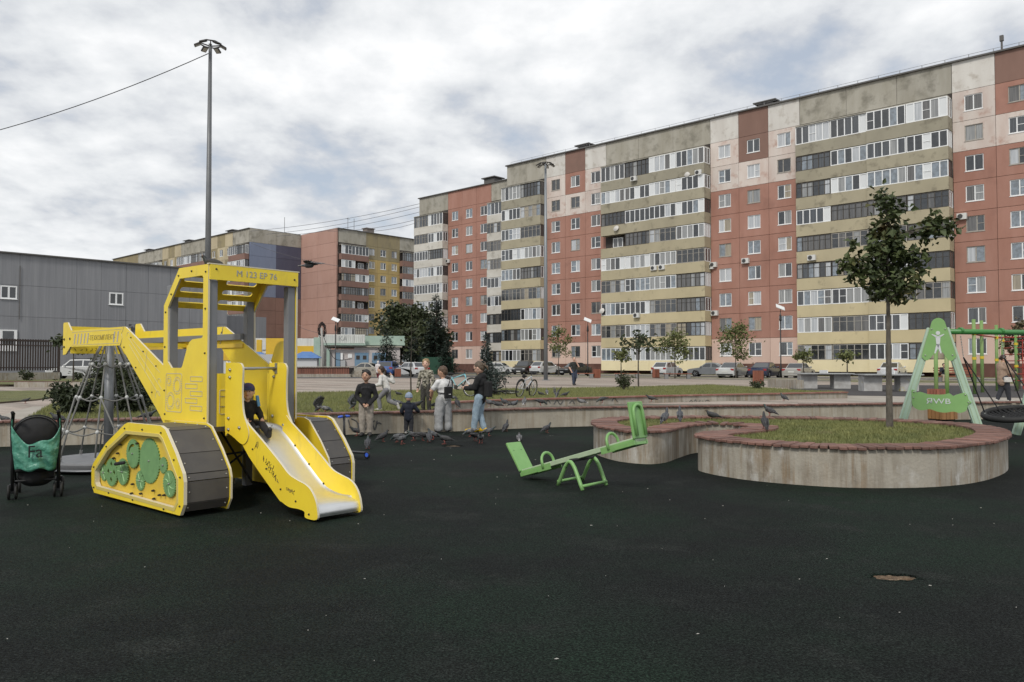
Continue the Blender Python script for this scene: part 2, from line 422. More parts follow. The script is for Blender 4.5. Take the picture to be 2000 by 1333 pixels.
m_path = mat('pale concrete path', (0.37, 0.34, 0.295), 0.9, c2=(0.29, 0.26, 0.22), scale=0.9, c3=(0.24, 0.21, 0.18), scale3=6, lo3=.6, hi3=.8, bump=0.2, bscale=30)
m_lawn = mat('lawn turf', (0.165, 0.165, 0.055), 0.95, c2=(0.098, 0.108, 0.036), scale=2.4, detail=8, lo=.35, hi=.65, c3=(0.12, 0.105, 0.055), scale3=1.1, lo3=.55, hi3=.85, bump=0.9, bscale=55, bdist=0.04)
m_blade = mat('grass blades', (0.215, 0.218, 0.072), 0.7, c2=(0.12, 0.14, 0.045), scale=3.0, c3=(0.22, 0.19, 0.09), scale3=1.6, lo3=.55, hi3=.8)
m_soil = mat('soil', (0.06, 0.045, 0.03), 0.95, c2=(0.1, 0.075, 0.05), scale=12, bump=0.6, bscale=40)
m_plank = mat('red stained timber', (0.190, 0.098, 0.075), 0.72, c2=(0.125, 0.062, 0.047), scale=7, stretch=(1, 1, 1), c3=(0.29, 0.17, 0.135), scale3=3.5, lo3=.6, hi3=.85, rand=0.32, bump=0.3, bscale=70)
m_rubble = mat('pale grit', (0.36, 0.35, 0.32), 0.9)

def sheet(name, pts, m, kind='structure', holes=(), z=None):
    b = MB()
    bm = bmesh.new(); es = []
    for lp in [pts] + list(holes):
        vv = [bm.verts.new((p[0], p[1], p[2] if z is None else z)) for p in lp]
        es += [bm.edges.new((vv[i], vv[(i + 1) % len(vv)])) for i in range(len(vv))]
    bmesh.ops.triangle_fill(bm, edges=es, use_beauty=True, normal=(0, 0, 1))
    for f in bm.faces:
        f.normal_update()
        if f.normal.z < 0: f.normal_flip()
    me = bpy.data.meshes.new(name); bm.to_mesh(me); bm.free(); me.materials.append(m)
    o = bpy.data.objects.new(name, me); col.objects.link(o)
    if kind: o['kind'] = kind
    return o
def raised(name, pts, m_top, z0, z1, m_side=None, kind='structure'):
    """a sheet with a skirt: a raised bed or kerb"""
    o = sheet(name, [(p[0], p[1], z1) for p in pts], m_top, kind)
    me = o.data; bm = bmesh.new(); bm.from_mesh(me); n = len(pts)
    a = [bm.verts.new((p[0], p[1], z1)) for p in pts]; b = [bm.verts.new((p[0], p[1], z0)) for p in pts]
    for i in range(n):
        f = bm.faces.new((a[i], a[(i + 1) % n], b[(i + 1) % n], b[i])); f.material_index = 1
    bm.to_mesh(me); bm.free(); me.materials.append(m_side or m_top)
    return o
# ---- the low retaining wall that bounds the play area
WALL = [(-60, 2.0), (-34, 8.4), (-18, 12.2)] + [tuple(gp(x, y)[:2]) for x, y in ((0, 873), (190, 868), (430, 859), (660, 850), (790, 846), (916, 842), (1000, 838), (1152, 833), (1500, 827), (1819, 821), (1928, 819), (2000, 818))] + [(17.5, 22.6), (24, 23.6), (40, 25), (70, 26)]
wall_c = [Vector((p.x, p.y, 0)) for p in catmull([(x, y, 0) for x, y in WALL], 8)]
def offset_path(P, d):
    out = []
    for i, p in enumerate(P):
        t = (P[min(i + 1, len(P) - 1)] - P[max(i - 1, 0)]).normalized()
        out.append(p + Vector((-t.y, t.x, 0)) * d)
    return out
wall_back = offset_path(wall_c, 0.32)
HOLES = [(gp(1748, 1128), .165, .095, 3, 'small torn hole in the rubber with sandy base showing'), (gp(885, 871.5), .20, .13, 4, 'worn hole in the rubber near the pigeons and the children')]
def hole_ring(c, rx, ry, seed, n=28):
    r = random.Random(seed); return [(c.x + cos(2 * pi * k / n) * rx * (f := 1 + r.uniform(-.16, .16)), c.y + sin(2 * pi * k / n) * ry * f, 0) for k in range(n)]
rub_sheet = sheet('rubber_surface', [(p.x, p.y + 0.02, 0) for p in wall_c] + [(70, -60, 0), (-60, -60, 0)], m_rubber, holes=[hole_ring(*h[:4]) for h in HOLES])
bm = bmesh.new(); bm.from_mesh(rub_sheet.data)
bmesh.ops.delete(bm, geom=[f for f in bm.faces if any(((f.calc_center_median().x - h[0].x) / h[1]) ** 2 + ((f.calc_center_median().y - h[0].y) / h[2]) ** 2 < 1 and f.calc_area() < .1 for h in HOLES)], context='FACES'); bm.to_mesh(rub_sheet.data); bm.free()
G0 = 0.20
ground = sheet('ground', [(p.x, p.y, G0) for p in offset_path(wall_c, 0.2)] + [(2500, 26, G0), (2500, 3000, G0), (-2500, 3000, G0), (-2500, 2, G0)], mat('worn ground', (0.15, 0.14, 0.12), 0.95, c2=(0.1, 0.1, 0.07), scale=0.05, bump=.2, bscale=4))
def wall_strip(P, thick, z0, z1, name, m, parent=None):
    B = offset_path(P, thick); b = MB(); n = len(P); vs_, fs_ = [], []
    for i in range(n):
        vs_ += [(P[i].x, P[i].y, z0), (P[i].x, P[i].y, z1), (B[i].x, B[i].y, z1), (B[i].x, B[i].y, z0)]
    for i in range(n - 1):
        for k in range(3):
            fs_.append((i * 4 + k, (i + 1) * 4 + k, (i + 1) * 4 + k + 1, i * 4 + k + 1)[::-1])
    fs_ += [(0, 1, 2, 3)[::-1], tuple((n - 1) * 4 + k for k in range(4))]
    b.add(vs_, fs_)
    return b.build(name, m, parent)
m_redwood_cap = mat('faded red cap board', (0.26, 0.115, 0.085), 0.8, c2=(0.17, 0.07, 0.05), scale=5, c3=(0.33, 0.2, 0.16), scale3=3)
wall_o = wall_strip([p for p in wall_c if -40 < p.x < 45], 0.32, -0.05, 0.43, 'retaining_wall', m_concw)
tag(wall_o, 'long low concrete retaining wall with slatted coping behind the children', 'wall')
def plank_mesh(name, l, w, t, bev=0.006):
    b = MB().box((0, 0, 0), (l, w, t)); me = b.mesh(name, m_plank)
    bm = bmesh.new(); bm.from_mesh(me); bmesh.ops.bevel(bm, geom=[e for e in bm.edges], offset=bev, segments=1, affect='EDGES'); bm.to_mesh(me); bm.free()
    return me
pl_me = plank_mesh('plank', 0.42, 0.102, 0.036, .005)
rp = resample([p for p in wall_c if -9.9 < p.x < 13.8], 0.112)
rnd = random.Random(3)
planks_wall = []
for i, p in enumerate(rp):
    t = (rp[min(i + 1, len(rp) - 1)] - rp[max(i - 1, 0)]).normalized(); a = atan2(t.y, t.x) + pi / 2
    nrm = Vector((-t.y, t.x, 0))
    if rnd.random() < 0.012: continue
    o = inst('plank', pl_me, wall_o, p + nrm * 0.155 + Vector((0, 0, 0.450 + rnd.uniform(-.004, .004))), (rnd.uniform(-.012, .012), rnd.uniform(-.012, .012), a + rnd.uniform(-.02, .02)), (1, rnd.uniform(.93, 1.03), 1))
# the coping goes on beyond the frame as one run
for nm, sel in (('coping_run', lambda p: p.x <= -9.85), ('coping_run', lambda p: p.x >= 13.75)):
    P = [p for p in wall_c if sel(p) and -40 < p.x < 45]
    if len(P) > 1: wall_strip(offset_path(P, -0.04), 0.42, 0.43, 0.47, nm, m_plank, wall_o)
# ---- the upper wall with the red cap, holding the lawn
W2px = [(868, 789), (900, 784.5), (1000, 780), (1150, 776.5), (1300, 772.5), (1480, 769), (1655, 765.5)]
W2 = [gp(x, y, 0.45) for x, y in W2px]
w2c = catmull([(p.x, p.y, 0) for p in W2], 6)
wall2 = wall_strip(w2c, 0.25, 0.15, 0.41, 'upper_wall', m_conc2)
tag(wall2, 'second concrete wall with a red cap, behind the coping, holding the lawn', 'wall')
wall_strip(offset_path(w2c, -0.05), 0.36, 0.41, 0.45, 'cap_board', m_redwood_cap, wall2)
# ---- lawns
LZ = 0.40
far = [gp(x, y, LZ) for x, y in ((1652, 765.6), (1580, 764), (1482, 757), (1387, 752), (1200, 757), (1000, 759.5), (800, 763), (700, 765), (590, 767), (430, 769), (330, 770), (230, 773), (160, 778), (119, 783), (92, 794), (45, 823))]
near = [p for p in offset_path(wall_c, 0.3) if gp(45, 823, LZ).x + .1 < p.x < -1.9]
lawn_pts = [(p.x, p.y) for p in near] + [(p.x, p.y) for p in offset_path(w2c, 0.2)] + [(p.x, p.y) for p in far]
lawn = raised('lawn', lawn_pts, m_lawn, 0.1, LZ, m_soil)
plaza = sheet('plaza_paving', [gp(x, y, G0 + .004) for x, y in ((-260, 840), (0, 833), (300, 800), (900, 790), (1500, 790), (2000, 788), (2600, 790), (2600, 760), (2250, 757), (1900, 749.5), (1677, 746.5), (1400, 741.5), (1230, 739), (1060, 737), (860, 737), (560, 738), (330, 744), (0, 748), (-260, 752))], m_pave, z=G0 + .004)
lawnb = raised('lawn', [gp(x, y, 0.26) for x, y in ((-200, 790), (0, 785.5), (70, 780), (125, 772), (118, 764), (60, 763), (0, 764), (-200, 768))], m_lawn, 0.1, 0.26, m_soil)
path = sheet('pale_path', [gp(x, y, G0 + .008) for x, y in ((-60, 852), (44, 824), (92, 794), (64, 794), (-60, 830))], m_path, z=G0 + .008)
path2 = sheet('pale_path', [gp(x, y, G0 + .009) for x, y in ((1655, 784), (2200, 796), (2600, 798), (2600, 788), (2000, 777.5), (1780, 775), (1655, 773))], m_path, z=G0 + .009)
court = sheet('sports_court', [gp(x, y, G0 + .013) for x, y in ((1560, 765), (1655, 772.5), (1780, 774.5), (2000, 777), (2600, 786), (2600, 752), (2000, 754), (1700, 752), (1520, 752))], m_court, z=G0 + .013)
court.data.transform(Matrix.Identity(4))
# strips that run along the big block
FO, FT, FN = Vector((6.1, 106, 0)), Vector((0.732, -0.681, 0)), Vector((-0.681, -0.732, 0))
def fac(s_, off=0.0, z=0.0): return FO + FT * s_ + FN * off + Vector((0, 0, z))
sheet('road', [fac(-75, 3, 0), fac(-75, 14.6), fac(140, 14.6), fac(140, 3)], m_asph, z=G0 + .02)
raised('grass_strip', [fac(-9, 15.0), fac(-9, 17.2), fac(140, 17.2), fac(140, 15.0)], m_lawn, 0.1, G0 + .07, m_path)
raised('kerb', [fac(-12, 14.6), fac(-12, 14.9), fac(140, 14.9), fac(140, 14.6)], m_path, 0.1, G0 + .12)
raised('grass_strip', [fac(-9, 0), fac(-9, 4.2), fac(140, 4.2), fac(140, 0)], m_lawn, 0.1, G0 + .14, m_path)
raised('grass_strip', [gp(x, y, 0.25) for x, y in ((1640, 746), (1690, 746.5), (2300, 754), (2300, 751), (1700, 744), (1640, 744))], m_lawn, 0.1, G0 + .06, m_path)
sheet('road', [gp(x, y, G0) for x, y in ((340, 742), (560, 739.5), (860, 739), (1020, 734), (860, 728), (560, 728), (340, 731))], m_asph, z=G0 + .011)
raised('grass_strip', [gp(x, y, .3) for x, y in ((-300, 757), (30, 752), (175, 751.5), (330, 747), (330, 739), (60, 741), (-300, 744))], m_lawn, 0.1, 0.32, m_soil)

def blades(name, poly, n, h, w, m, z, seed=1, lean=0.35, power=1.0, keep=None):
    """n grass blades, one triangle each, spread over a polygon"""
    g = np.random.default_rng(seed); poly = np.array([(p[0], p[1]) for p in poly]); lo, hi = poly.min(0), poly.max(0); got = []
    have = 0
    while have < n:
        q = np.column_stack((g.uniform(lo[0], hi[0], n), lo[1] + (hi[1] - lo[1]) * g.random(n) ** power)); c = np.zeros(n, bool); j = len(poly) - 1
        for i in range(len(poly)):
            xi, yi = poly[i]; xj, yj = poly[j]
            if yi != yj: c ^= ((yi > q[:, 1]) != (yj > q[:, 1])) & (q[:, 0] < (xj - xi) * (q[:, 1] - yi) / (yj - yi) + xi)
            j = i
        q = q[c]
        if keep is not None and len(q): q = q[keep(q)]
        got.append(q); have += len(q)
    q = np.concatenate(got)[:n]; a, b = g.uniform(0, 2 * pi, n), g.uniform(0, 2 * pi, n); hh = h * g.uniform(.45, 1.25, n); ww = w * g.uniform(.7, 1.3, n); l = hh * lean * g.uniform(.2, 1.6, n)
    V_ = np.empty((n, 3, 3)); V_[:, 0] = np.column_stack((q[:, 0] - np.cos(a) * ww, q[:, 1] - np.sin(a) * ww, np.full(n, z - .01))); V_[:, 1] = np.column_stack((q[:, 0] + np.cos(a) * ww, q[:, 1] + np.sin(a) * ww, np.full(n, z - .01)))
    V_[:, 2] = np.column_stack((q[:, 0] + np.cos(b) * l, q[:, 1] + np.sin(b) * l, z + hh))
    me = bpy.data.meshes.new(name); me.from_pydata(V_.reshape(-1, 3).tolist(), [], np.arange(3 * n).reshape(-1, 3).tolist()); me.materials.append(m)
    o = bpy.data.objects.new(name, me); col.objects.link(o); o['kind'] = 'stuff'
    return o
tag(blades('grass', lawn_pts, 90000, 0.07, 0.009, m_blade, LZ, 5, power=1.5), 'short green grass of the lawn behind the low wall', 'grass', kind='stuff')
# ---- the two-lobed planter
OUT = [(2.59, 11.27), (2.80, 10.66), (3.25, 10.12), (4.04, 9.7), (5.0, 9.7), (5.86, 10.08), (6.7, 10.85), (7.32, 11.7), (7.72, 12.6), (7.82, 13.4), (7.6, 14.15), (7.0, 14.8), (5.94, 15.3), (4.5, 15.55), (3.0, 15.55), (2.0, 15.25), (1.55, 14.7), (1.38, 14.0), (1.37, 13.2), (1.6, 12.35), (2.0, 11.97), (2.36, 12.15), (2.72, 12.8), (3.15, 13.5), (3.62, 13.6), (3.87, 13.1), (3.6, 12.55), (3.12, 12.15), (2.75, 11.75)]
oc = resample(catmull([(x, y, 0) for x, y in OUT], 10, True), 0.112, True)
nO = len(oc)
def onrm(i):
    t = (oc[(i + 1) % nO] - oc[i - 1]).normalized(); return Vector((-t.y, t.x, 0))
def width_in(i):
    """how far the bed reaches inwards from the rim at point i"""
    p, d = oc[i], onrm(i); best = 9.0
    for j in range(nO):
        if min((j - i) % nO, (i - j) % nO) < 8: continue
        a, b = oc[j], oc[(j + 1) % nO]
        e = b - a; den = d.x * e.y - d.y * e.x
        if abs(den) < 1e-9: continue
        q = a - p; t = (q.x * e.y - q.y * e.x) / den; u = (q.x * d.y - q.y * d.x) / den
        if t > 0.01 and 0 <= u <= 1: best = min(best, t)
    return best
planter = empty('planter', (4.6, 12.6, 0)); PO = Vector((4.6, 12.6, 0))
tag(planter, 'two-lobed concrete planter with plank coping and a young tree', 'planter')
inn = [oc[i] + onrm(i) * min(0.05, width_in(i) * .2) for i in range(nO)]
b = MB(); vs_, fs_ = [], []
for k, p in enumerate(inn):
    for z in (-0.05, 0.2, 0.462): vs_.append((p.x - PO.x, p.y - PO.y, z))
for k in range(nO):
    k2 = (k + 1) % nO
    for q in range(2): fs_.append((k * 3 + q, k2 * 3 + q, k2 * 3 + q + 1, k * 3 + q + 1))
b.add(vs_, fs_); w_ = b.build('wall', m_conc, planter, smooth=True)
bed_o = sheet('turf', [(p.x - PO.x, p.y - PO.y, 0.44) for p in inn], m_lawn, kind=None); bed_o.parent = planter
ML = 0.46
for i in range(nO):
    p, d = oc[i], onrm(i); L_ = min(ML, width_in(i) * 0.47)
    if L_ < 0.1: continue
    t = Vector((d.y, -d.x, 0)); a = atan2(d.y, d.x)
    zz = 0.482 + rnd.uniform(-.008, .008)
    inst('plank', pl_me, planter, p + d * (L_ / 2) - PO + Vector((0, 0, zz)), (rnd.uniform(-.02, .02), rnd.uniform(-.012, .012), a + rnd.uniform(-.03, .03)), (L_ / 0.42, rnd.uniform(.88, 1.03), 1))
rim_pts = np.array([(p.x, p.y) for p in oc[::3]])
def off_coping(q): return np.sqrt(((q[:, None] - rim_pts[None]) ** 2).sum(2)).min(1) > .44
tag(blades('grass', [(p.x, p.y) for p in inn], 40000, 0.05, 0.006, m_blade, .44, 9, 0.8, keep=off_coping), 'tufty grass growing inside the two-lobed planter', 'grass', kind='stuff')
# ---- litter and holes in the rubber
r = random.Random(21); b = MB()
for k in range(130):
    d = 2.6 + 15 * r.random() ** 0.8; x = r.uniform(-.66, .66) * d; s_ = r.choice([.003, .003, .004, .005, .008]) * (0.5 + d / 12)
    p = Vector((x, d, 0.003)); a = r.uniform(0, pi); e = r.uniform(1, 2.4)
    b.box(p, (s_ * e, s_, 0.004), Matrix.Rotation(a, 3, 'Z'))
for px, py, s_ in ((1363, 1240, .011), (1087, 1289, .014), (1615, 1093, .011), (712, 1132, .010), (1757, 1198, .008), (880, 876, .02), (350, 965, .02)):
    p = gp(px, py); b.add([(p.x - s_, p.y, .004), (p.x, p.y - s_ * .5, .005), (p.x + s_, p.y + s_ * .2, .005), (p.x + .1 * s_, p.y + s_ * .7, .006)], [(0, 1, 2, 3)])
tag(b.build('litter_specks', m_rubble), 'pale specks of grit and crumbs scattered on dark rubber', 'litter', kind='stuff')
m_base = mat('exposed sandy base', (0.15, 0.095, 0.055), .95, c2=(0.07, 0.045, 0.028), scale=30, c3=(.27, .2, .13), scale3=50, bump=1.0, bscale=60, bdist=.02)
for c, rx, ry, seed, lab in HOLES:
    ring = [Vector(p) - Vector((c.x, c.y, 0)) for p in hole_ring(c, rx, ry, seed)]; n = len(ring); e = empty('worn_hole', (c.x, c.y, 0)); tag(e, lab, 'hole'); rr = random.Random(seed)
    lip = MB(); vs_, fs_ = [], []
    for k, p in enumerate(ring):
        for sc, z in ((1.15, .001), (1.04, .006), (.985, .003), (.97, -.02)): vs_.append((p.x * sc, p.y * sc, z))
    for k in range(n):
        for q in range(3): fs_.append((k * 4 + q, ((k + 1) % n) * 4 + q, ((k + 1) % n) * 4 + q + 1, k * 4 + q + 1))
    lip.add(vs_, fs_); lip.build('torn_edge', m_rubber, e)
    fl = MB(); fl.add([(0, 0, -.004)] + [(p.x * .55, p.y * .55, -.006 + rr.uniform(-.006, .006)) for p in ring] + [(p.x, p.y, -.012) for p in ring], [(0, 1 + k, 1 + (k + 1) % n) for k in range(n)] + [(1 + k, 1 + n + k, 1 + n + (k + 1) % n, 1 + (k + 1) % n) for k in range(n)]); fl.build('bare_base', m_base, e)
# ---- paint marks on the walls
m_spray = mat('grey spray paint', (.10, .10, .10), .9)
def wall_pt(px, py, P, off=.006):
    """where the view through a pixel meets the face of a wall path"""
    r = ray_dir(px, py); o = Vector((0, 0, EYE))
    for i in range(len(P) - 1):
        a, b_ = P[i], P[i + 1]; e = b_ - a; den = r.x * e.y - r.y * e.x
        if abs(den) < 1e-9: continue
        t = (a.x * e.y - a.y * e.x) / den; u = (a.x * r.y - a.y * r.x) / den
        if 0 <= u <= 1 and t > 0: return o + r * (t * (1 - off / t))
    return None
def spray(strokes, P, parent, rad, name='graffiti'):
    b = MB()
    for st in strokes:
        pts = [wall_pt(x, y, P) for x, y in st]
        if all(pts): b.tube(catmull(pts, 5), rad, 5)
    o = b.build(name, m_spray, parent); return o
spray([[(680, 820), (684, 834), (690, 842), (699, 836), (697, 824), (686, 818)], [(708, 822), (701, 828), (702, 840), (710, 842), (716, 832), (712, 823)], [(724, 842), (727, 826), (732, 840), (737, 822)], [(735, 830), (740, 826), (745, 829)], [(727, 826), (732, 822)]], wall_c, wall_o, .014)
spray([[(1066, 790), (1070, 782), (1075, 788)], [(1082, 790), (1088, 782), (1094, 790), (1100, 783)], [(1112, 788), (1118, 783), (1122, 789)], [(1195, 784), (1200, 778), (1206, 785)]], w2c, wall2, .016)
spray([[(1346, 787), (1350, 782), (1354, 787), (1358, 781), (1362, 787), (1368, 782)], [(1372, 783), (1376, 787), (1380, 782), (1386, 784)]], w2c, wall2, .012)
# ================================================================== APARTMENT BLOCKS
def facade_paint(name, c, c2, c3, sc3=0.35, lo3=.55, hi3=.8, st=(1, 1, .25)):
    return mat(name, c, 0.92, c2=c2, scale=0.8, lo=.35, hi=.7, stretch=st, c3=c3, scale3=sc3, lo3=lo3, hi3=hi3, rand=.05, bump=.25, bscale=8, bdist=.02)
m_red = facade_paint('faded red facade', (0.330, 0.166, 0.124), (0.385, 0.208, 0.162), (0.26, 0.135, 0.104))
m_redend = facade_paint('pale red facade', (0.42, 0.25, 0.20), (0.45, 0.28, 0.23), (0.37, 0.225, 0.185))
m_peel = facade_paint('peeling white facade', (0.64, 0.58, 0.53), (0.54, 0.44, 0.39), (0.38, 0.22, 0.17), 0.9, .56, .78)
m_attw = facade_paint('white attic panel', (0.63, 0.61, 0.57), (0.53, 0.50, 0.46), (0.36, 0.32, 0.27), 1.2, .55, .8)
m_attg = facade_paint('grey attic panel', (0.38, 0.36, 0.31), (0.29, 0.27, 0.22), (0.16, 0.15, 0.12), 0.7, .5, .75)
m_brown = facade_paint('brown facade', (0.205, 0.122, 0.096), (0.24, 0.145, 0.115), (0.165, 0.105, 0.082))
m_pink = facade_paint('pink ground floor', (0.62, 0.455, 0.385), (0.57, 0.415, 0.35), (0.53, 0.40, 0.345))
m_ywall = facade_paint('yellow ochre facade', (0.46, 0.335, 0.13), (0.40, 0.30, 0.14), (0.26, 0.2, 0.11))
m_olive = facade_paint('olive stained facade', (0.30, 0.25, 0.14), (0.24, 0.2, 0.13), (0.16, 0.14, 0.1))
m_blue = facade_paint('blue grey facade', (0.20, 0.235, 0.32), (0.17, 0.20, 0.28), (0.15, 0.17, 0.23))
m_indigo = facade_paint('dark indigo facade', (0.075, 0.075, 0.115), (0.09, 0.09, 0.13), (0.065, 0.065, 0.095))
m_cream = facade_paint('cream facade', (0.50, 0.43, 0.29), (0.43, 0.36, 0.24), (0.3, 0.25, 0.17))
m_parw = facade_paint('white parapet', (0.60, 0.58, 0.53), (0.50, 0.47, 0.41), (0.25, 0.23, 0.19), 0.9, .55, .8, (.5, .5, 1))
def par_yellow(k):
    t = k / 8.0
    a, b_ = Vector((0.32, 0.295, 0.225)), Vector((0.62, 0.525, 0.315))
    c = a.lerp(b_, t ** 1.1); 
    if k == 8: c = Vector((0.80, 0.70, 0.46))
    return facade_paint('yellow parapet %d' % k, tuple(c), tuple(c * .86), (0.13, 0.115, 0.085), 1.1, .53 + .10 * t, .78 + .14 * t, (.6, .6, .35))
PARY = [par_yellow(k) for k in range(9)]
m_parr = facade_paint('brown red parapet', (0.25, 0.145, 0.115), (0.2, 0.12, 0.1), (0.13, 0.1, 0.085), .8, .55, .8)
m_core_w = mat('joint mortar', (0.13, 0.10, 0.085), .95, c2=(.6, .5, .43), scale=.5, lo=.5, hi=.62)
m_plinth = mat('dark red plinth', (0.10, 0.045, 0.034), .9, c2=(.14, .07, .055), scale=1.5)
m_white = mat('white window frame', (0.80, 0.81, 0.81), .45)
m_oldwood = mat('old dark wood frame', (0.05, 0.045, 0.04), .8, c2=(.085, .078, .07), scale=3)
m_greyw = mat('weathered pale wood frame', (0.40, 0.38, 0.34), .8, c2=(.3, .28, .25), scale=3)
m_wpanel = mat('white plastic infill', (0.66, 0.68, 0.69), .5)
m_roofedge = mat('roof edge metal', (0.10, 0.095, 0.09), .6)
m_inner = mat('shade-painted interior', (0.05, 0.042, 0.038), .95)  # shade inside the loggias is put into this dark base colour
def glass(name, c, c2=None, vert=True):
    m = mat(name, c, 0.12, c2=c2, scale=2.6, stretch=(3.2, 3.2, .12) if vert else (1, 1, 1), lo=.4, hi=.6, coat=1.0, spec=.7)
    return m
GL = [glass('dark window glass', (0.010, 0.012, 0.014), (0.028, 0.03, 0.032), False), glass('grey window glass', (0.055, 0.062, 0.07), (0.022, 0.026, 0.03)), glass('net curtain glass', (0.30, 0.305, 0.30), (0.19, 0.195, 0.195)), glass('painted sky reflection glass', (0.22, 0.26, 0.30), (0.14, 0.16, 0.18), False), glass('beige curtain glass', (0.36, 0.31, 0.22), (0.24, 0.20, 0.14)), glass('dim curtain glass', (0.12, 0.115, 0.11), (0.06, 0.058, 0.055)), glass('bright sky and curtain glass', (0.50, 0.52, 0.54), (0.36, 0.38, 0.40))]  # sky reflection put into the pale pane colours, with curtains in the brightest
PANES = {}; LOC = {}
class Face:
    """one facade: local x to the right along it, y inwards, z up"""
    def __init__(s, root, org, N):
        s.root = root; s.org = Vector((org[0], org[1], 0)); s.x = Vector((-N[1], N[0], 0)); s.y = -Vector((N[0], N[1], 0)); s.a = atan2(s.x.y, s.x.x)
        s.rl = root.location
    def w(s, x, y, z): return s.org + s.x * x + s.y * y + Vector((0, 0, z)) - s.rl
    def put(s, name, me, x, y, z, parent=None, sc=(1, 1, 1)):
        o = inst(name, me, s.root, s.w(x, y, z), (0, 0, s.a), sc)
        if parent is not None:
            o.parent = parent; o.location = Vector((x, y, z)) - LOC[parent.name]; o.rotation_euler = (0, 0, 0)
        return o
    def pane(s, x, y, z, w, h, m, parent, pl):
        P = s.org + s.x * x + s.y * y + Vector((0, 0, z)); d = P.y
        vx = abs(P.x) / max(d, 1) < .67
        PANES.setdefault(s.root.name, []).append((w * h / (d * d) * (1 if vx else .01), s, x, y, z, w, h, m, parent, pl))
_mc = {}
def cached(key, fn):
    if key not in _mc: _mc[key] = fn()
    return _mc[key]
def box_me(name, d, m, c=(0, 0, 0)): return cached((name, d, m.name, c), lambda: MB().box(c, d).mesh(name, m))
def panel_me(w, h, win, m, depth=.3):
    def f():
        b = MB(); g = .018
        hl = [] if not win else [[(win[0], win[1]), (win[2], win[1]), (win[2], win[3]), (win[0], win[3])]]
        b.plate([(g, g), (w - g, g), (w - g, h - g), (g, h - g)], hl, (0, depth / 2, 0), (1, 0, 0), (0, 0, 1), depth)
        return b.mesh('wall_panel', m)
    return cached(('panel', w, h, win, m.name), f)
def frame_me(w, h, cols, rows=((0, 1),), t=.07, m=None, d=.08, sill=True):
    """frame with vertical members at the column fractions; rows: list per column of horizontal bar fraction or None"""
    def f():
        b = MB()
        b.box((w / 2, 0, t / 2), (w, d, t)); b.box((w / 2, 0, h - t / 2), (w, d, t))
        b.box((t / 2, 0, h / 2), (t, d, h - 2 * t)); b.box((w - t / 2, 0, h / 2), (t, d, h - 2 * t))
        for c in cols[1:-1]: b.box((w * c, 0, h / 2), (t * 1.25, d * .98, h - 2 * t))
        for i, rr in enumerate(rows):
            if rr:
                for q in rr: x0, x1 = w * cols[i] + t * .55, w * cols[i + 1] - t * .55; b.box(((x0 + x1) / 2, .002, h * q), (x1 - x0, d * .9, t * .6))
        if sill: b.box((w / 2, -.06, -.03), (w + .1, .16, .05))
        return b.mesh('frame', m)
    return cached(('frame', w, h, tuple(cols), tuple(rows), t, m.name, d, sill), f)
W_W, W_H = 1.5, 1.45
def window(F, x, z, r, old=False, y=.10):
    """double casement window in an opening whose lower left corner is x, z"""
    kind = r.random()
    if kind < .5: cols = (0, .5, 1)
    elif kind < .75: cols = (0, .42, 1)
    else: cols = (0, .58, 1)
    rows = [None, None]
    if r.random() < .45: rows[r.randint(0, 1)] = (.5,)
    m = m_greyw if old or r.random() < .13 else m_white
    wo = F.put('window', frame_me(W_W, W_H, cols, tuple(rows), .075, m), x, y, z); LOC[wo.name] = Vector((x, y, z))
    base = r.choice([0, 1, 1, 2, 2, 3, 3, 5, 6])
    for i in range(2):
        x0, x1 = W_W * cols[i] + .07, W_W * cols[i + 1] - .07
        mm = GL[base if r.random() < .65 else r.choice([0, 1, 2, 3, 5, 6, 4])]
        F.pane(x + (x0 + x1) / 2, y + .01, z + W_H / 2, x1 - x0 + .03, W_H - .12, mm, wo, LOC[wo.name])
    return wo
def glazing(F, x0, x1, y, z0, z1, r, parent, pl, style):
    w, h = x1 - x0, z1 - z0
    w = round(w, 2); h = round(h, 2)
    if style == 'open':
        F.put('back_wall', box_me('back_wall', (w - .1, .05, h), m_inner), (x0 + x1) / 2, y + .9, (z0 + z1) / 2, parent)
        fo = F.put('window', frame_me(1.5, 1.2, (0, .5, 1), (None, None), .09, m_white, .08, False), x0 + w * .35, y + .8, z0 + .1, parent)
        for k in range(2): F.pane(x0 + w * .35 + .4 + .7 * k, y + .81, z0 + .7, .62, 1.05, GL[5], parent, pl)
        return
    if style in ('white', 'whitep'):
        n = max(3, int(round(w / .78))); cols = tuple(round(i / n, 3) for i in range(n + 1)); rows = tuple((.5,) if r.random() < .12 else None for _ in range(n)); m, t = m_white, .075
    elif style == 'old':
        n = max(4, int(round(w / .62))); cols = tuple(round(i / n, 3) for i in range(n + 1)); rows = tuple((.68,) for _ in range(n)); m, t = m_oldwood, .06
    else:
        n = max(3, int(round(w / .72))); cols = tuple(round(i / n, 3) for i in range(n + 1)); rows = tuple((.66,) for _ in range(n)); m, t = m_greyw, .06
    g = F.put('glazing_frame', frame_me(w, h, cols, rows, t, m, .09, False), x0, y, z0, parent)
    bm_ = r.choice([0, 0, 1, 1, 2, 3, 6]) if style.startswith('white') else r.choice([0, 0, 0, 0, 1, 4, 5])
    for i in range(n):
        a, b_ = x0 + w * cols[i] + t * .5, x0 + w * cols[i + 1] - t * .5
        mm = GL[bm_ if r.random() < .55 else r.choice([0, 0, 1, 2, 3, 5, 6])]
        if style == 'whitep' and i in (0, n - 1) and r.random() < .75: mm = m_wpanel
        elif style == 'white' and r.random() < .07: mm = m_wpanel
        F.pane((a + b_) / 2, y + .012, (z0 + z1) / 2, b_ - a + .03, h - .12, mm, parent, pl)
STY = ['white', 'white', 'white', 'whitep', 'old', 'old', 'grey', 'grey']
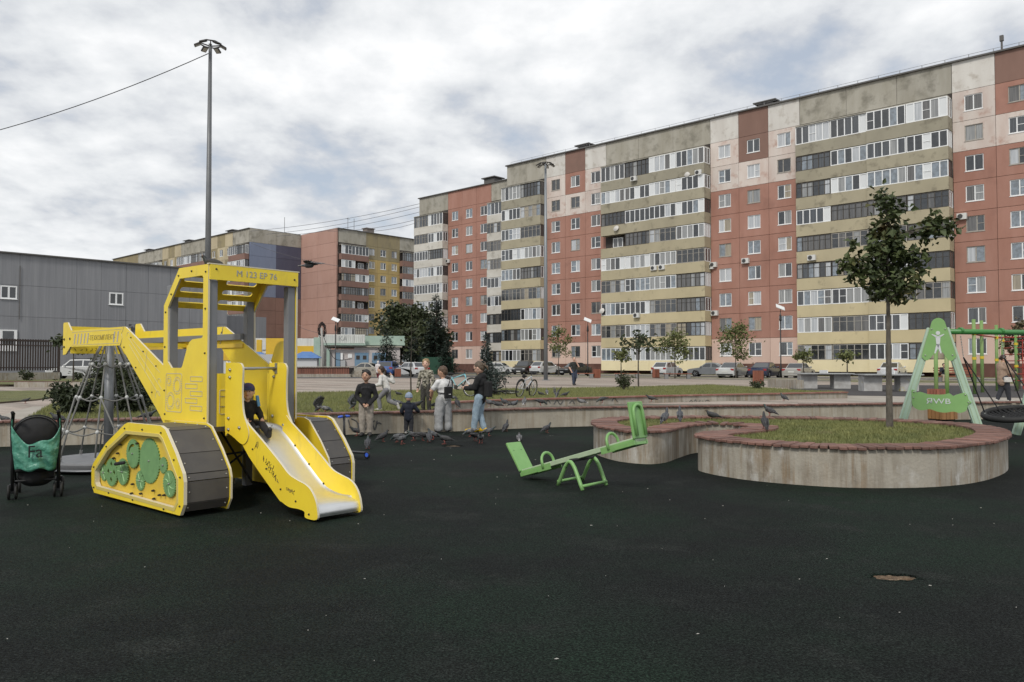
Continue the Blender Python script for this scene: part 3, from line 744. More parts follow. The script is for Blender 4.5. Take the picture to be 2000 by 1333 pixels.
def balcony_stack(F, x0, x1, r, units, par, depth=1.2, split=None, force=None, rows=9, top=26.75, attic=None, right_side=True):
    """a column of loggias: slab and parapet for each storey, glazed unit by unit"""
    for k in range(rows):
        zb = 23.15 - 2.8 * k; zt = 24.35 - 2.8 * k; zg = zb + 2.8 - .06 if k else top - .55
        pm = par[k] if isinstance(par, list) else par
        segs = [(x0, x1, depth)] if split is None else [(x0, split, depth), (split, x1, depth + .22)]
        for (a, b_, dep) in segs:
            w = round(b_ - a, 2)
            def f(w=w, dep=dep):
                b = MB(); b.box((w / 2, 0, .6), (w - .02, .12, 1.2)); b.box((w - .07, dep / 2, .6), (.12, dep - .12, 1.2)); b.box((.07, dep / 2, .6), (.12, dep - .12, 1.2)); b.box((w / 2, dep / 2, .06), (w - .3, dep - .12, .12))
                return b.mesh('balcony', pm)
            po = F.put('balcony', cached(('par', w, dep, pm.name), f), a, -dep + .06, zb); LOC[po.name] = Vector((a, -dep + .06, zb)); pl = LOC[po.name]
            nu = max(1, int(round(units * w / (x1 - x0)))); uw = w / nu
            for u in range(nu):
                st = (force or {}).get((k, u + (0 if a == x0 else nu)), r.choice(STY))
                glazing(F, a + u * uw + .03, a + (u + 1) * uw - .03, -dep + .06, zt + .01, zg - .01, r, po, pl, st)
            # right return of the glazing
            gm = r.choice([m_white, m_white, m_oldwood, m_wpanel])
            F.put('side_glazing', frame_me(round(dep - .2, 2), round(zg - zt - .02, 2), (0, .5, 1), (None, None), .07, gm, .06, False), b_ - .05, -dep + .16, zt + .01, po).rotation_euler = (0, 0, pi / 2)
            F.put('side_pane', box_me('side_pane', (.02, round(dep - .22, 2), round(zg - zt - .05, 2)), m_wpanel if gm is m_wpanel else GL[1]), b_ - .06, -dep / 2 + .05, (zt + zg) / 2, po)
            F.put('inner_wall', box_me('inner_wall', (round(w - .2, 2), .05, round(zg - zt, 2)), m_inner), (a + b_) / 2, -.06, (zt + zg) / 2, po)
    w = round(x1 - x0, 2); n = max(1, int(round(w / 4.8)))
    for i in range(n):
        F.put('attic_panel', panel_me(round(w / n, 2), 2.85, None, attic or m_attg), x0 + i * w / n, 0, top)
    F.put('canopy_slab', MB().box((w / 2, depth / 2, 0), (w - .1, depth + .1, .10)).mesh('canopy_slab', m_attg), x0, -depth - .06, top - .49)
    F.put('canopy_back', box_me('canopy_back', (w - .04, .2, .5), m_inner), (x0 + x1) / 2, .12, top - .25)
def window_section(F, x0, x1, r, ncol, matfn, wins=True, rows=9, old=.1, top=26.75, base=1.55):
    w = round((x1 - x0) / ncol, 3)
    for c in range(ncol):
        for k in range(rows):
            z = 23.95 - 2.8 * k
            win = (round(w / 2 - W_W / 2, 3), .88, round(w / 2 + W_W / 2, 3), .88 + W_H) if wins else None
            F.put('wall_panel', panel_me(w, 2.8, win, matfn(c, k)), x0 + c * w, 0, z)
            if wins: window(F, x0 + c * w + win[0], z + .88, r, r.random() < old)
        F.put('attic_panel', panel_me(w, 2.85, None, matfn(c, -1)), x0 + c * w, 0, top)
def core(F, x0, x1, depth, y0=.3, top=29.5, extra=None):
    F.put('core_wall', MB().box(((x1 - x0) / 2, depth / 2, (top - .9) / 2 + .9), (x1 - x0, depth, top - .9)).mesh('core_wall', extra or m_core_w), x0, y0, 0)
    F.put('roof', MB().box(((x1 - x0) / 2, (depth + y0) / 2, 0), (x1 - x0 + .3, depth + .7, .14)).mesh('roof', m_roofedge), x0, -.05, top + .13)
def ac_unit(F, x, z, y=-.22):
    b = MB().box((0, 0, 0), (.8, .34, .56)); o = F.put('air_conditioner', cached(('ac',), lambda: b.mesh('air_conditioner', mat('white appliance', (.62, .62, .60), .5))), x, y, z); LOC[o.name] = Vector((x, y, z))
    g = cached(('acg',), lambda: MB().lathe([(.22, 0), (.22, .02), (.05, .03)], 14, m=Matrix.Rotation(radians(90), 3, 'X')).mesh('fan_grille', mat('dark grille', (.05, .05, .05), .6)))
    F.put('fan_grille', g, x - .12, y - .172, z, o)
def dish(F, x, z, y=-1.45):
    g = cached(('dish',), lambda: MB().lathe([(.03, .1), (.2, .06), (.36, -.04), (.38, -.05)], 16, m=Matrix.Rotation(radians(70), 3, 'X')).mesh('satellite_dish', mat('pale dish', (.55, .53, .5), .5)))
    F.put('satellite_dish', g, x, y, z)
R1 = random.Random(101)
# ---- the big near block
bA = empty('apartment_block', tuple(FO)); tag(bA, 'long nine-storey red panel block with yellow balconies across the road', 'building')
FA = Face(bA, FO, FN)
def mf1(c, k):
    if k == -1: return m_brown if c == 1 else m_attw
    if k == 0: return m_red if c == 1 else m_peel
    if k == 1: return m_peel
    return m_pink if k == 8 else m_red
def mf2(c, k):
    if k == -1: return m_brown if c == 1 else m_attw
    if k == 0: return m_brown if c == 1 else m_peel
    return mf1(c, k)
def mf3(c, k):
    if k == -1: return m_attw if c == 0 else m_brown
    if k == 0: return m_peel if c != 1 else m_red
    return mf1(c, k)
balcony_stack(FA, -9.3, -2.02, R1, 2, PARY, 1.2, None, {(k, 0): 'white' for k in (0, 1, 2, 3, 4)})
window_section(FA, -2.0, 8.0, R1, 3, mf1)
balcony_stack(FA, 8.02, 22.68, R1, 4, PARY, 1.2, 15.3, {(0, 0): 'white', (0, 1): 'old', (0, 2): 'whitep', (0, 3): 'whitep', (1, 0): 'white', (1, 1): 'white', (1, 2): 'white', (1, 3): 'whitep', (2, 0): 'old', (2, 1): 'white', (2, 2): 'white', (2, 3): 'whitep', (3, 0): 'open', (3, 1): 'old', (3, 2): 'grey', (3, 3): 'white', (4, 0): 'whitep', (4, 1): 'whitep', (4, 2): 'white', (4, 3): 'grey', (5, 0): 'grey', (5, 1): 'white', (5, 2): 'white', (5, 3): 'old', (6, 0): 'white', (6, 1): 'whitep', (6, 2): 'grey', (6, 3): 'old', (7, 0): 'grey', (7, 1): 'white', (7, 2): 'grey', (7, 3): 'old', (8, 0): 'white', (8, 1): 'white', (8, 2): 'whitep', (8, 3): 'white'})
window_section(FA, 22.7, 33.16, R1, 3, mf2)
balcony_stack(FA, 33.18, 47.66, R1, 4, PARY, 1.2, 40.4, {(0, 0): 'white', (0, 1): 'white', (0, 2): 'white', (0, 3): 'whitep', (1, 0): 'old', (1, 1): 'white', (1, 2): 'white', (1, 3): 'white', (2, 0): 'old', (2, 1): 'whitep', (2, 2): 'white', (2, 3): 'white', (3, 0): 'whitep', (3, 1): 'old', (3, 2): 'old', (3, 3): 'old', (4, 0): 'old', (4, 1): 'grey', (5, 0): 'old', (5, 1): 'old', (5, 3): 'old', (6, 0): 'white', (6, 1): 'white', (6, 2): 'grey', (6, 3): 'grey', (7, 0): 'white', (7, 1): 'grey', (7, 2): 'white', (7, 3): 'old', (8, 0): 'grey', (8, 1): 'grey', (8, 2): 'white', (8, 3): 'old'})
window_section(FA, 47.68, 58.2, R1, 3, mf3)
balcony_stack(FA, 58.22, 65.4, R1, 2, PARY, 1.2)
core(FA, -9.3, 65.4, 12)
FA.put('plinth', MB().box((37.35, 0, .8), (74.7, .25, 1.6)).mesh('plinth', m_plinth), -9.3, .14, -.05)
for (x, z) in ((13.2, 24.0), (22.0, 23.3), (23.1, 12.8), (22.7, 12.6), (27.0, 12.9), (16.0, 12.9), (17.1, 12.9), (23.2, 7.3), (34.9, 12.4), (48.4, 15.1), (8.0, 3.1), (13.5, 7.4)): ac_unit(FA, x, z, -.2 if not (8 < x < 22.6 or 33.2 < x < 47.6) else -1.45)
for (x, z) in ((10.5, 18.3), (20.5, 23.4), (8.3, 8.2)): dish(FA, x, z)
for (x, w) in ((3.2, 2.0), (28.7, 2.2), (55.0, 2.6), (-30, 2)):
    if x < 0: continue
    b = MB(); b.box((0, 0, .45), (w * .75, 1.6, .9)); b.box((0, 0, 1.0), (w * 1.2, 2.2, .12)); b.box((-w * .5, 0, .6), (.08, .08, .9))
    FA.put('roof_hatch', b.mesh('roof_hatch', m_roofedge), x, 2.2, 29.6)
rl = MB()
for i in range(38): rl.tube([(-9 + i * 2, 0, 0), (-9 + i * 2, 0, .55)], .03, 4)
for z in (.3, .55): rl.tube([(-9, 0, z), (65, 0, z)], .018, 4)
FA.put('roof_railing', rl.mesh('roof_railing', mat('galvanised rail', (.25, .25, .25), .5)), 0, .5, 29.65)
b = MB(); b.tube([(0, 0, 0), (0, 0, 1.6)], .09, 6); b.box((0, 0, 1.5), (.3, .3, .5)); FA.put('roof_vent', b.mesh('roof_vent', m_roofedge), 51.6, .9, 29.6)
# ---- its set-back neighbour on the left
bL = empty('apartment_block', tuple(FO + FT * -35.4 + FN * -6)); tag(bL, 'red nine-storey wing with white balconies, set back left of the long block', 'building')
FL = Face(bL, FO + FN * -6, FN)
balcony_stack(FL, -35.4, -28.22, R1, 2, m_parw, 1.2, None, {(k, u): s for k, (a, c) in enumerate([('grey', 'white'), ('grey', 'white'), ('white', 'old'), ('white', 'white'), ('white', 'white'), ('white', 'white'), ('white', 'white'), ('white', 'white'), ('white', 'white')]) for u, s in ((0, a), (1, c))})
window_section(FL, -28.2, -18.3, R1, 3, lambda c, k: m_pink if k == 8 else m_red)
balcony_stack(FL, -18.28, -12.5, R1, 1, m_parw, 1.0)
core(FL, -35.4, -9.4, 12)
FL.put('plinth', MB().box((13, 0, .8), (26, .25, 1.6)).mesh('plinth', m_plinth), -35.4, .14, -.05)
b = MB(); b.box((0, 0, .5), (2.2, 1.8, 1.0)); b.box((0, 0, 1.15), (2.9, 2.4, .14)); FL.put('roof_hatch', b.mesh('roof_hatch', m_roofedge), -19.4, 1.5, 29.6)
ac_unit(FL, -28.0, 18.3)
# ---- yellow and red block beyond the kiosks
P3 = Vector((-35.95, 163.7, 0)); P2 = Vector((-54.23, 163.7, 0))
bY = empty('apartment_block', tuple(P3)); tag(bY, 'distant block with pink end wall, ochre front and brown balconies', 'building')
FY = Face(bY, P3, FT)
balcony_stack(FY, .25, 7.2, R1, 2, m_parr, 1.0, None, {(0, 0): 'whitep', (0, 1): 'whitep', (1, 0): 'whitep', (1, 1): 'open', (2, 0): 'old', (2, 1): 'whitep', (3, 0): 'old', (3, 1): 'old', (4, 0): 'grey', (4, 1): 'open', (5, 0): 'grey', (5, 1): 'whitep', (6, 0): 'white', (6, 1): 'old'})
window_section(FY, 7.2, 16.3, R1, 3, lambda c, k: m_olive if k in (-1, 0) else m_ywall)
balcony_stack(FY, 16.3, 23.4, R1, 2, m_parr, 1.0)
window_section(FY, 23.4, 30, R1, 2, lambda c, k: m_ywall)
core(FY, .05, 30, 12.6)
FE = Face(bY, P3, FN)
for k in range(-1, 9):
    z = 23.95 - 2.8 * k
    for c in range(2): FE.put('end_panel', panel_me(6.8, 2.8 if k >= 0 else 2.85, None, m_redend), -13.6 + c * 6.8, -.32, z)
FE.put('end_base', box_me('end_base', (13.6, .3, 1.6), m_redend), -6.8, -.15, .75)
b = MB(); b.box((0, 0, .7), (2.0, 1.4, 1.4)); b.box((0, 0, 1.45), (2.4, 1.8, .14)); FY.put('roof_hatch', b.mesh('roof_hatch', mat('brick stack', (.2, .17, .15), .9)), 10.0, 3, 29.6)
for x in (4.6, 6.2):
    b = MB(); b.tube([(0, 0, 0), (0, 0, 3.2)], .05, 5); b.bar((-.6, 0, 2.9), (.6, 0, 2.9), .05, .05) if x < 5 else None
    FY.put('antenna', b.mesh('antenna', m_roofedge), x, 3, 29.6)
# ---- long cream block with the blue end
bB = empty('apartment_block', tuple(P2)); tag(bB, 'distant cream block with blue and brown end wall, behind the grey shed', 'building')
FB = Face(bB, P2, FN)
xx = 0.0
balcony_stack(FB, -6.9, -.05, R1, 2, m_parr, 1.0)
window_section(FB, -17.0, -6.95, R1, 3, lambda c, k: m_cream if (c + k) % 3 else m_olive)
balcony_stack(FB, -31.3, -17.05, R1, 4, m_parr, 1.0)
window_section(FB, -41.4, -31.35, R1, 3, lambda c, k: m_cream if (c + k) % 2 else m_olive)
balcony_stack(FB, -55.7, -41.45, R1, 4, m_parr, 1.0)
window_section(FB, -72, -55.75, R1, 5, lambda c, k: m_olive)
core(FB, -72, -.05, 11.6)
FBE = Face(bB, P2, FT)
for k in range(-1, 9):
    z = 23.95 - 2.8 * k
    for c in range(2):
        m = m_attg if k == -1 else (m_blue if c == 0 else m_indigo) if k < 4 else m_brown
        FBE.put('end_panel', panel_me(6.0, 2.8 if k >= 0 else 2.85, None, m), .05 + c * 6.0, -.28, z)
for x in (-10.5, -31, -53):
    b = MB(); b.box((0, 0, .4), (2.2, 1.6, .8)); b.box((0, 0, .9), (3.2, 2.2, .12)); FB.put('roof_hatch', b.mesh('roof_hatch', m_roofedge), x, 2, 29.6)
b = MB(); b.tube([(0, 0, 0), (0, 0, 3.5)], .05, 5); FB.put('antenna', b.mesh('antenna', m_roofedge), -.6, 8.5, 29.6)
# ---- panes: the largest 300 of each building are parts of their own, the rest one part
def unit_box(m): return cached(('unit', m.name), lambda: MB().box((0, 0, 0), (1, .012, 1)).mesh('pane', m))
for rn, L_ in PANES.items():
    L_.sort(key=lambda t: -t[0])
    lim = 300 if rn == bA.name else 120
    for (_, F, x, y, z, w, h, m, parent, pl) in L_[:lim]: F.put('pane', unit_box(m), x, y, z, parent, (w, 1, h))
    rest = L_[lim:]
    if rest:
        b = MB(); ms = []
        for (_, F, x, y, z, w, h, m, parent, pl) in rest:
            if m not in ms: ms.append(m)
            b.cur = ms.index(m); rot = Matrix.Rotation(F.a, 3, 'Z')
            b.box(F.w(x, y, z), (w, .012, h), rot)
        o = b.build('pane_rest', ms, rest[0][1].root); o['kind'] = 'stuff'

# ================================================================== GREY SHED, FENCE, KIOSKS
m_shed = mat('grey sandwich panel', (0.235, 0.24, 0.255), .55, c2=(.195, .20, .215), scale=1.6, stretch=(1, 1, .06), c3=(.26, .265, .275), scale3=2.0, stretch3=(4, 4, .05), rand=.03)
SN = (.722, -.692); QS = Vector((-61.95, 96, 0))
shed = empty('grey_shed', tuple(QS)); tag(shed, 'windowed grey metal-clad hall behind the fence on the left', 'building')
FS = Face(shed, QS, SN)
def shed_panel(x0, x1, z0, z1, win=None):
    hl = [] if not win else [[(win[0] - x0, win[1] - z0), (win[2] - x0, win[1] - z0), (win[2] - x0, win[3] - z0), (win[0] - x0, win[3] - z0)]]
    w, h = x1 - x0, z1 - z0; g = .015
    b = MB(); b.plate([(g, g), (w - g, g), (w - g, h - g), (g, h - g)], hl, (0, .1, 0), (1, 0, 0), (0, 0, 1), .2)
    nr = int(w / .5)
    FS.put('cladding_panel', b.mesh('cladding_panel', m_shed), x0, 0, z0)
WINS = [(.1, 9.45, 1.95, 11.1), (12.55, 9.4, 14.35, 11.0), (-8.5, 9.45, -6.7, 11.1)]
xs = [-24, -18, -12, -5.5, 2.15, 8.6, 11.55, 14.7, 17.6, 20.6, 23.4, 26.2, 29.0]; zs = [.1, 3.7, 7.35, 11.2, 15.05]
for i in range(len(xs) - 1):
    for j in range(4):
        wn = [w for w in WINS if xs[i] <= w[0] < xs[i + 1] and zs[j] <= w[1] < zs[j + 1]]
        if wn and wn[0][3] < zs[j + 1]: shed_panel(xs[i], xs[i + 1], zs[j], zs[j + 1], wn[0])
        elif j == 1 and xs[i] <= .1 < xs[i + 1] and False: pass
        else: shed_panel(xs[i], xs[i + 1], zs[j], zs[j + 1])
for w in WINS:
    o = FS.put('window', frame_me(1.8, 1.62, (0, .5, 1), (None, None), .16, m_white), w[0], .0, w[1]); LOC[o.name] = Vector((w[0], 0, w[1]))
    for k in range(2): FS.put('pane', box_me('pane', (.75, .02, 1.4), GL[0]), w[0] + .47 + .86 * k, .03, w[1] + .8, o)
b = MB(); b.box((0, 0, 1.3), (1.9, .12, 2.6)); d_ = FS.put('door', b.mesh('door', m_white), 1.0, -.08, 3.1); LOC[d_.name] = Vector((1.0, -.08, 3.1))
FS.put('pane', box_me('pane', (1.2, .02, 1.7), GL[0]), 1.0, -.15, 4.7, d_)
FS.put('core_wall', MB().box((26.5, 10, 7.5), (52.8, 20, 14.9)).mesh('core_wall', m_shed), -24, .2, .05)
FS.put('roof', MB().box((26.5, 10, 0), (53.2, 20.6, .16)).mesh('roof', m_roofedge), -24, -.05, 15.1)
b = MB(); b.tube([(0, 0, 0), (0, 0, 6.6)], .05, 6); FS.put('drain_pipe', b.mesh('drain_pipe', m_roofedge), 2.15, -.12, 7.0)
b = MB(); b.lathe([(.22, 0), (.22, .5), (.42, .55), (.1, .95)], 12); FS.put('flue', b.mesh('flue', mat('zinc flue', (.45, .45, .45), .4, .8)), 16.5, -.6, 5.6)
FS.put('soot_stain_board', MB().box((0, 0, 0), (1.6, .03, 1.0)).mesh('soot_stain_board', mat('sooty panel', (.06, .06, .065), .8, c2=(.235, .24, .255), scale=1.6, lo=.45, hi=.6)), 15.9, -.02, 6.4)
# lower wing of the shed, seen through the cab
FS.put('low_wing', MB().box((3.6, 3, 4.4), (7.2, 6, 8.8)).mesh('low_wing', m_shed), 29.2, 2.0, 0)
# fence
m_fence = mat('dark brown fence board', (.045, .032, .028), .7, rand=.25)
fA, fB = gp(-330, 752, .2), gp(115, 743, .25)
fd = (fB - fA); fl = fd.length; fd.normalize()
fence = empty('slat_fence', tuple(fB), atan2(-fd.y, -fd.x)); tag(fence, 'dark brown vertical slat fence on a grey concrete base, left', 'fence')
MB().box((fl / 2, 0, .25), (fl, .3, .75)).build('base', m_conc2, fence)
sm = MB().box((0, 0, 1.35), (.105, .03, 2.4)).mesh('slat', m_fence)
ns = int(min(fl, 24) / .19)
for i in range(ns):
    o = inst('slat', sm, fence, (.1 + i * .19, 0, .62)); 
for x in (.05, 5.4, 10.8): MB().box((x, .04, 1.75), (.28 if x > 1 else .15, .12, 2.75)).build('post', m_fence, fence)
for z in (1.0, 2.7): MB().box((12, .035, z), (24, .04, .08)).build('rail', m_fence, fence)
MB().box((12, 0, 3.05), (24.2, .18, .14)).build('top_cap', m_fence, fence)
o = MB().lathe([(.22, 0), (.22, .02)], 16, m=Matrix.Rotation(radians(90), 3, 'X')).build('pipe_hole', m_inner, fence); o.location = (6.1, .165, .42)
low = gp(30, 757, .2); lo2 = gp(175, 757, .2); lw = MB(); 
kb = empty('low_kerb_wall', tuple(low)); tag(kb, 'low pale concrete edging wall below the brown slat fence', 'wall')
l_ = (lo2 - low); MB().bar((0, 0, .14), (l_.x, l_.y, .14), .25, .3).build('body', m_conc2, kb); MB().bar((-8, 3.4, .3), (l_.x * .8, l_.y * .8 + .1, .3), .5, .05).build('timber_edge', m_plank, kb)

# ---- kiosks at the back left
m_mint = mat('mint render', (.36, .46, .39), .8, c2=(.30, .4, .34), scale=1.5); m_shopw = mat('white fascia', (.66, .67, .64), .6, c2=(.5, .5, .48), scale=1.2, stretch=(3, 3, .3))
m_shopy = mat('shop yellow', (.68, .43, .03), .6, c2=(.6, .38, .03), scale=1); m_shoppk = mat('pale pink render', (.50, .46, .45), .85, c2=(.43, .39, .38), scale=.8); m_door = mat('blue steel door', (.13, .23, .34), .6, c2=(.17, .27, .37), scale=1.5, c3=(.3, .3, .3), scale3=2.5, lo3=.6, hi3=.75)
def at(px, d, z): p = dp(px, 700, d); return Vector((p.x, d, z))
KD = 98.0
kx_ = at(612, KD, 0); kio = empty('kiosk_building', (kx_.x, KD, 0), radians(10)); tag(kio, 'single-storey pale pavilion with blue doors and white fascia band', 'building')
MPX = KD / LENS_PX
def kb_box(name, px0, px1, z0, z1, y, dep, m, par=kio):
    return MB().box((((px0 + px1) / 2 - 612) * MPX, y + dep / 2, (z0 + z1) / 2), ((px1 - px0) * MPX, dep, z1 - z0)).build(name, m, par)
kb_box('wall', 637, 780, .2, 3.35, .5, 8, m_shoppk)
kb_box('gable', 690, 780, 3.37, 3.6, .45, 6, m_shoppk)
kb_box('roof', 634, 784, 3.62, 3.8, .2, 8.6, m_attg)
for a, b_ in ((653, 663), (691, 718), (725, 752)):
    dd = kb_box('door', a, b_, .25, 2.95, .42, .1, m_door)
    for q in (0, 1):
        if b_ - a > 15: kb_box('door_vent', a + 3 + q * 13, a + 10 + q * 13, 2.1, 2.6, .40, .03, m_inner, dd)
kb_box('shutter', 678, 686, 2.3, 2.8, .44, .08, m_white)
kb_box('meter_box', 664, 673, 1.2, 2.1, .1, .3, mat('grey meter box', (.4, .41, .41), .6)); kb_box('wall_unit', 664, 668, 2.1, 2.9, .2, .2, m_white)
kb_box('pillar', 613, 625, .2, 4.8, -.5, 1.2, m_mint); kb_box('pillar', 637, 643, .2, 3.4, .0, .6, m_mint)
fs_o = kb_box('fascia', 621, 711, 4.1, 5.2, .2, .3, m_shopw)
for i in range(23): kb_box('fascia_slat', 623 + i * 3.8, 625.6 + i * 3.8, 4.15, 5.15, .12, .07, m_shopw, fs_o)
kb_box('upper_wall', 711, 790, 3.9, 5.1, 1.2, 6, m_mint); kb_box('canopy', 621, 712, 3.85, 4.08, -.4, 2.2, m_mint)
kx2 = at(540, KD + 6, 0); MP2 = (KD + 6) / LENS_PX
shop = empty('yellow_shop', (kx2.x, KD + 6, 0), radians(6)); tag(shop, 'low white and yellow shop row seen behind the cab posts', 'building')
def sb_(name, px0, px1, z0, z1, y, dep, m, par=shop): return MB().box((((px0 + px1) / 2 - 540) * MP2, y + dep / 2, (z0 + z1) / 2), ((px1 - px0) * MP2, dep, z1 - z0)).build(name, m, par)
sb_('wall', 440, 630, .2, 4.9, 0, 8, m_shopw)
for a, b_, z0, z1 in ((440, 470, 2.0, 3.3), (502, 512, 2.2, 4.7), (520, 575, 2.0, 4.9), (580, 622, 2.9, 3.9)): sb_('yellow_band', a, b_, z0, z1, -.12, .1, m_shopy)
for a, b_ in ((512, 520), (497, 502), (585, 600)): sb_('opening', a, b_, .3, 2.9, -.08, .06, m_inner)
sb_('sign_board', 513, 520, 3.4, 4.4, -.16, .05, m_shopw)
kb_t = text_mesh('fascia_lettering', 'КА', .8, .01, mat('faded grey lettering', (.33, .34, .34), .7), fs_o, ((668 - 612) * MPX, .1, 4.65), (radians(90), 0, 0), 1.0)
m_bluer = mat('blue canopy roof', (.07, .16, .38), .6, c2=(.1, .2, .42), scale=2)
for px, d, lab in ((597, 90, 'white stall with a blue pitched roof beside the mint pillar'), (497, 92, 'blue-roofed white stall seen through the excavator cab')):
    p = at(px, d, .2); st = empty('market_stall', tuple(p), radians(8)); tag(st, lab, 'stall', 'blue-roofed stalls')
    MB().box((0, 1.2, 1.0), (2.5, 2.4, 2.0)).build('wall', mat('stall white', (.55, .56, .57), .7), st)
    MB().add([(-1.7, -.3, 2.0), (1.7, -.3, 2.0), (1.7, 2.7, 2.0), (-1.7, 2.7, 2.0), (-.5, .9, 2.75), (.5, .9, 2.75), (-.5, 1.5, 2.75), (.5, 1.5, 2.75)], [(0, 1, 5, 4), (1, 2, 7, 5), (2, 3, 6, 7), (3, 0, 4, 6), (4, 5, 7, 6), (3, 2, 1, 0)]).build('roof', m_bluer, st)
p = at(525, 88, .2); o = MB().box((p.x, p.y, 1.4), (1.9, .4, 2.4)).build('metal_cabinet', mat('grey cabinet', (.42, .43, .44), .6)); tag(o, 'plain grey metal cabinet behind the slide, beside the blue-roofed stall', 'cabinet')
# red slatted terrace edge and steps
ta, tb_ = gp(545, 737.5, .2), gp(683, 737.5, .2)
ter = empty('slatted_terrace', tuple(ta)); tag(ter, 'low terrace edge clad in red-brown vertical slats beside the steps', 'terrace')
tw = (tb_ - ta).length
MB().box((tw / 2, 1.2, .16), (tw + .2, 2.6, .34)).build('base', m_conc2, ter); MB().box((tw / 2, 1.25, .62), (tw - .1, 2.3, .66)).build('core', m_inner, ter)
sl_me = MB().box((0, 0, 0), (.13, .04, .7)).mesh('slat', m_redwood_cap); sl_me.materials.clear(); sl_me.materials.append(mat('red brown slat', (.19, .075, .05), .7, rand=.2))
for i in range(int(tw / .17)): inst('slat', sl_me, ter, (.1 + i * .17, .07, .66))
MB().box((tw / 2, 1.2, 1.04), (tw + .1, 2.6, .07)).build('top_cap', m_conc2, ter)
sp_ = gp(683, 737.5, .2); stp = empty('concrete_steps', tuple(sp_)); tag(stp, 'short flight of pale concrete steps right of the slatted terrace', 'steps')
for k in range(4): MB().box((1.6, .5 + k * .35 + .6, .11 + k * .16), (3.2, 1.7, .155)).build('step', m_conc2, stp)
# ================================================================== YELLOW EXCAVATOR PLAY UNIT
m_yel = mat('yellow plastic panel', (0.87, 0.665, 0.042), 0.42, c2=(0.81, 0.60, 0.04), scale=3.0, c3=(0.52, 0.40, 0.08), scale3=5, lo3=.58, hi3=.86, stretch3=(1, 1, .35), coords='object', bump=.12, bscale=25)
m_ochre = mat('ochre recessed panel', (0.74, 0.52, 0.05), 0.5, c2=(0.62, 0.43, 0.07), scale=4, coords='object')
m_core = mat('pale cut edge', (0.66, 0.60, 0.45), 0.6)
m_postg = mat('grey square post', (0.205, 0.21, 0.22), 0.55, c2=(0.175, 0.18, 0.19), scale=2, coords='object')
m_tread = mat('brown grey tread', (0.085, 0.078, 0.070), 0.5, c2=(0.065, 0.06, 0.058), scale=5, rand=0.15)
m_gear = mat('green gear plastic', (0.185, 0.35, 0.14), 0.5, c2=(0.15, 0.29, 0.12), scale=9, coords='object')
m_steel = mat('worn stainless chute', (0.82, 0.82, 0.81), 0.40, 1.0, c2=(0.76, 0.76, 0.75), scale=4, coords='object', rough2=0.48)
m_bolt = mat('zinc bolt', (0.42, 0.42, 0.40), 0.4, 0.9)
m_dark = mat('dark steel bolt', (0.05, 0.045, 0.04), 0.5, 0.6)
m_rope = mat('black rope', (0.012, 0.012, 0.013), 0.8)
m_ink = mat('marker ink', (0.045, 0.03, 0.02), 0.8)
m_groove = mat('engraved groove', (0.50, 0.46, 0.36), 0.7)
m_grey_txt = mat('grey engraved letters', (0.34, 0.35, 0.35), 0.6)
X_, Y_, Z_ = (1, 0, 0), (0, 1, 0), (0, 0, 1)
ex = empty('excavator_play_unit', (-3.26, 8.55, 0), -radians(41))
tag(ex, 'yellow excavator-shaped play unit with cab, slide, tracks and boom', 'play unit')
def vplate(name, outer, v, t=0.022, holes=(), m=None, parent=ex, sub=None):
    """plate standing in the u-z plane at v"""
    b = MB(); b.plate(outer, holes, (0, v, 0), X_, Z_, t)
    # pale cut edges: thin face frame comes from material index on the rim
    o = b.build(name, [m or m_yel, m_core], parent)
    me = o.data
    for p in me.polygons:
        if abs(p.normal.y) < .5: p.material_index = 1
    return o
def bolts(parent, pts, v, r=0.011, m=None, name='bolt', h=0.012, side=-1):
    for (u, z) in pts:
        o = MB().lathe([(r, 0), (r, h * .5), (r * .6, h)], 8).build(name, m or m_dark, parent, smooth=False)
        o.location = (u, v, z); o.rotation_euler = (radians(90) * (1 if side < 0 else -1), 0, 0)
def groove(name, loops, v, parent, w=0.006, m=None, closed=True):
    b = MB()
    for lp in loops:
        n = len(lp)
        for i in range(n if closed else n - 1):
            a, c = lp[i], lp[(i + 1) % n]
            if (Vector(a) - Vector(c)).length > 1e-5: b.bar((a[0], v, a[1]), (c[0], v, c[1]), 0.003, w, up=(0, 1, 0)) if False else b.bar((a[0], v, a[1]), (c[0], v, c[1]), 0.004, w)
    return b.build(name, m or m_groove, parent)
def rect(u0, z0, u1, z1): return [(u0, z0), (u1, z0), (u1, z1), (u0, z1)]
def circ(cu, cz, r, n=20, ph=0): return [(cu + r * cos(2 * pi * k / n + ph), cz + r * sin(2 * pi * k / n + ph)) for k in range(n)]
def rrect(u0, z0, u1, z1, r, n=4):
    o = []
    for cx, cz, a in ((u1 - r, z1 - r, 0), (u0 + r, z1 - r, pi / 2), (u0 + r, z0 + r, pi), (u1 - r, z0 + r, 1.5 * pi)):
        for k in range(n + 1): o.append((cx + r * cos(a + pi / 2 * k / n), cz + r * sin(a + pi / 2 * k / n)))
    return o
def gear_outline(r, teeth, depth=0.012):
    o = []
    for k in range(teeth):
        a = 2 * pi * k / teeth; d = 2 * pi / teeth
        for q, rr in ((0, r - depth), (.22, r), (.5, r), (.72, r - depth)): o.append((rr * cos(a + d * q), rr * sin(a + d * q)))
    return o
CAB = [(0, 2.58), (-.655, 2.585), (-1.01, 2.18), (-1.01, .86), (0, .86)]
WIN = [(-.635, 2.465), (-.13, 2.465), (-.105, 2.44), (-.105, 1.80), (-.13, 1.785), (-.33, 1.775), (-.40, 1.745), (-.44, 1.70), (-.555, 1.48), (-.58, 1.46), (-.81, 1.46), (-.90, 1.53), (-.915, 2.15)]
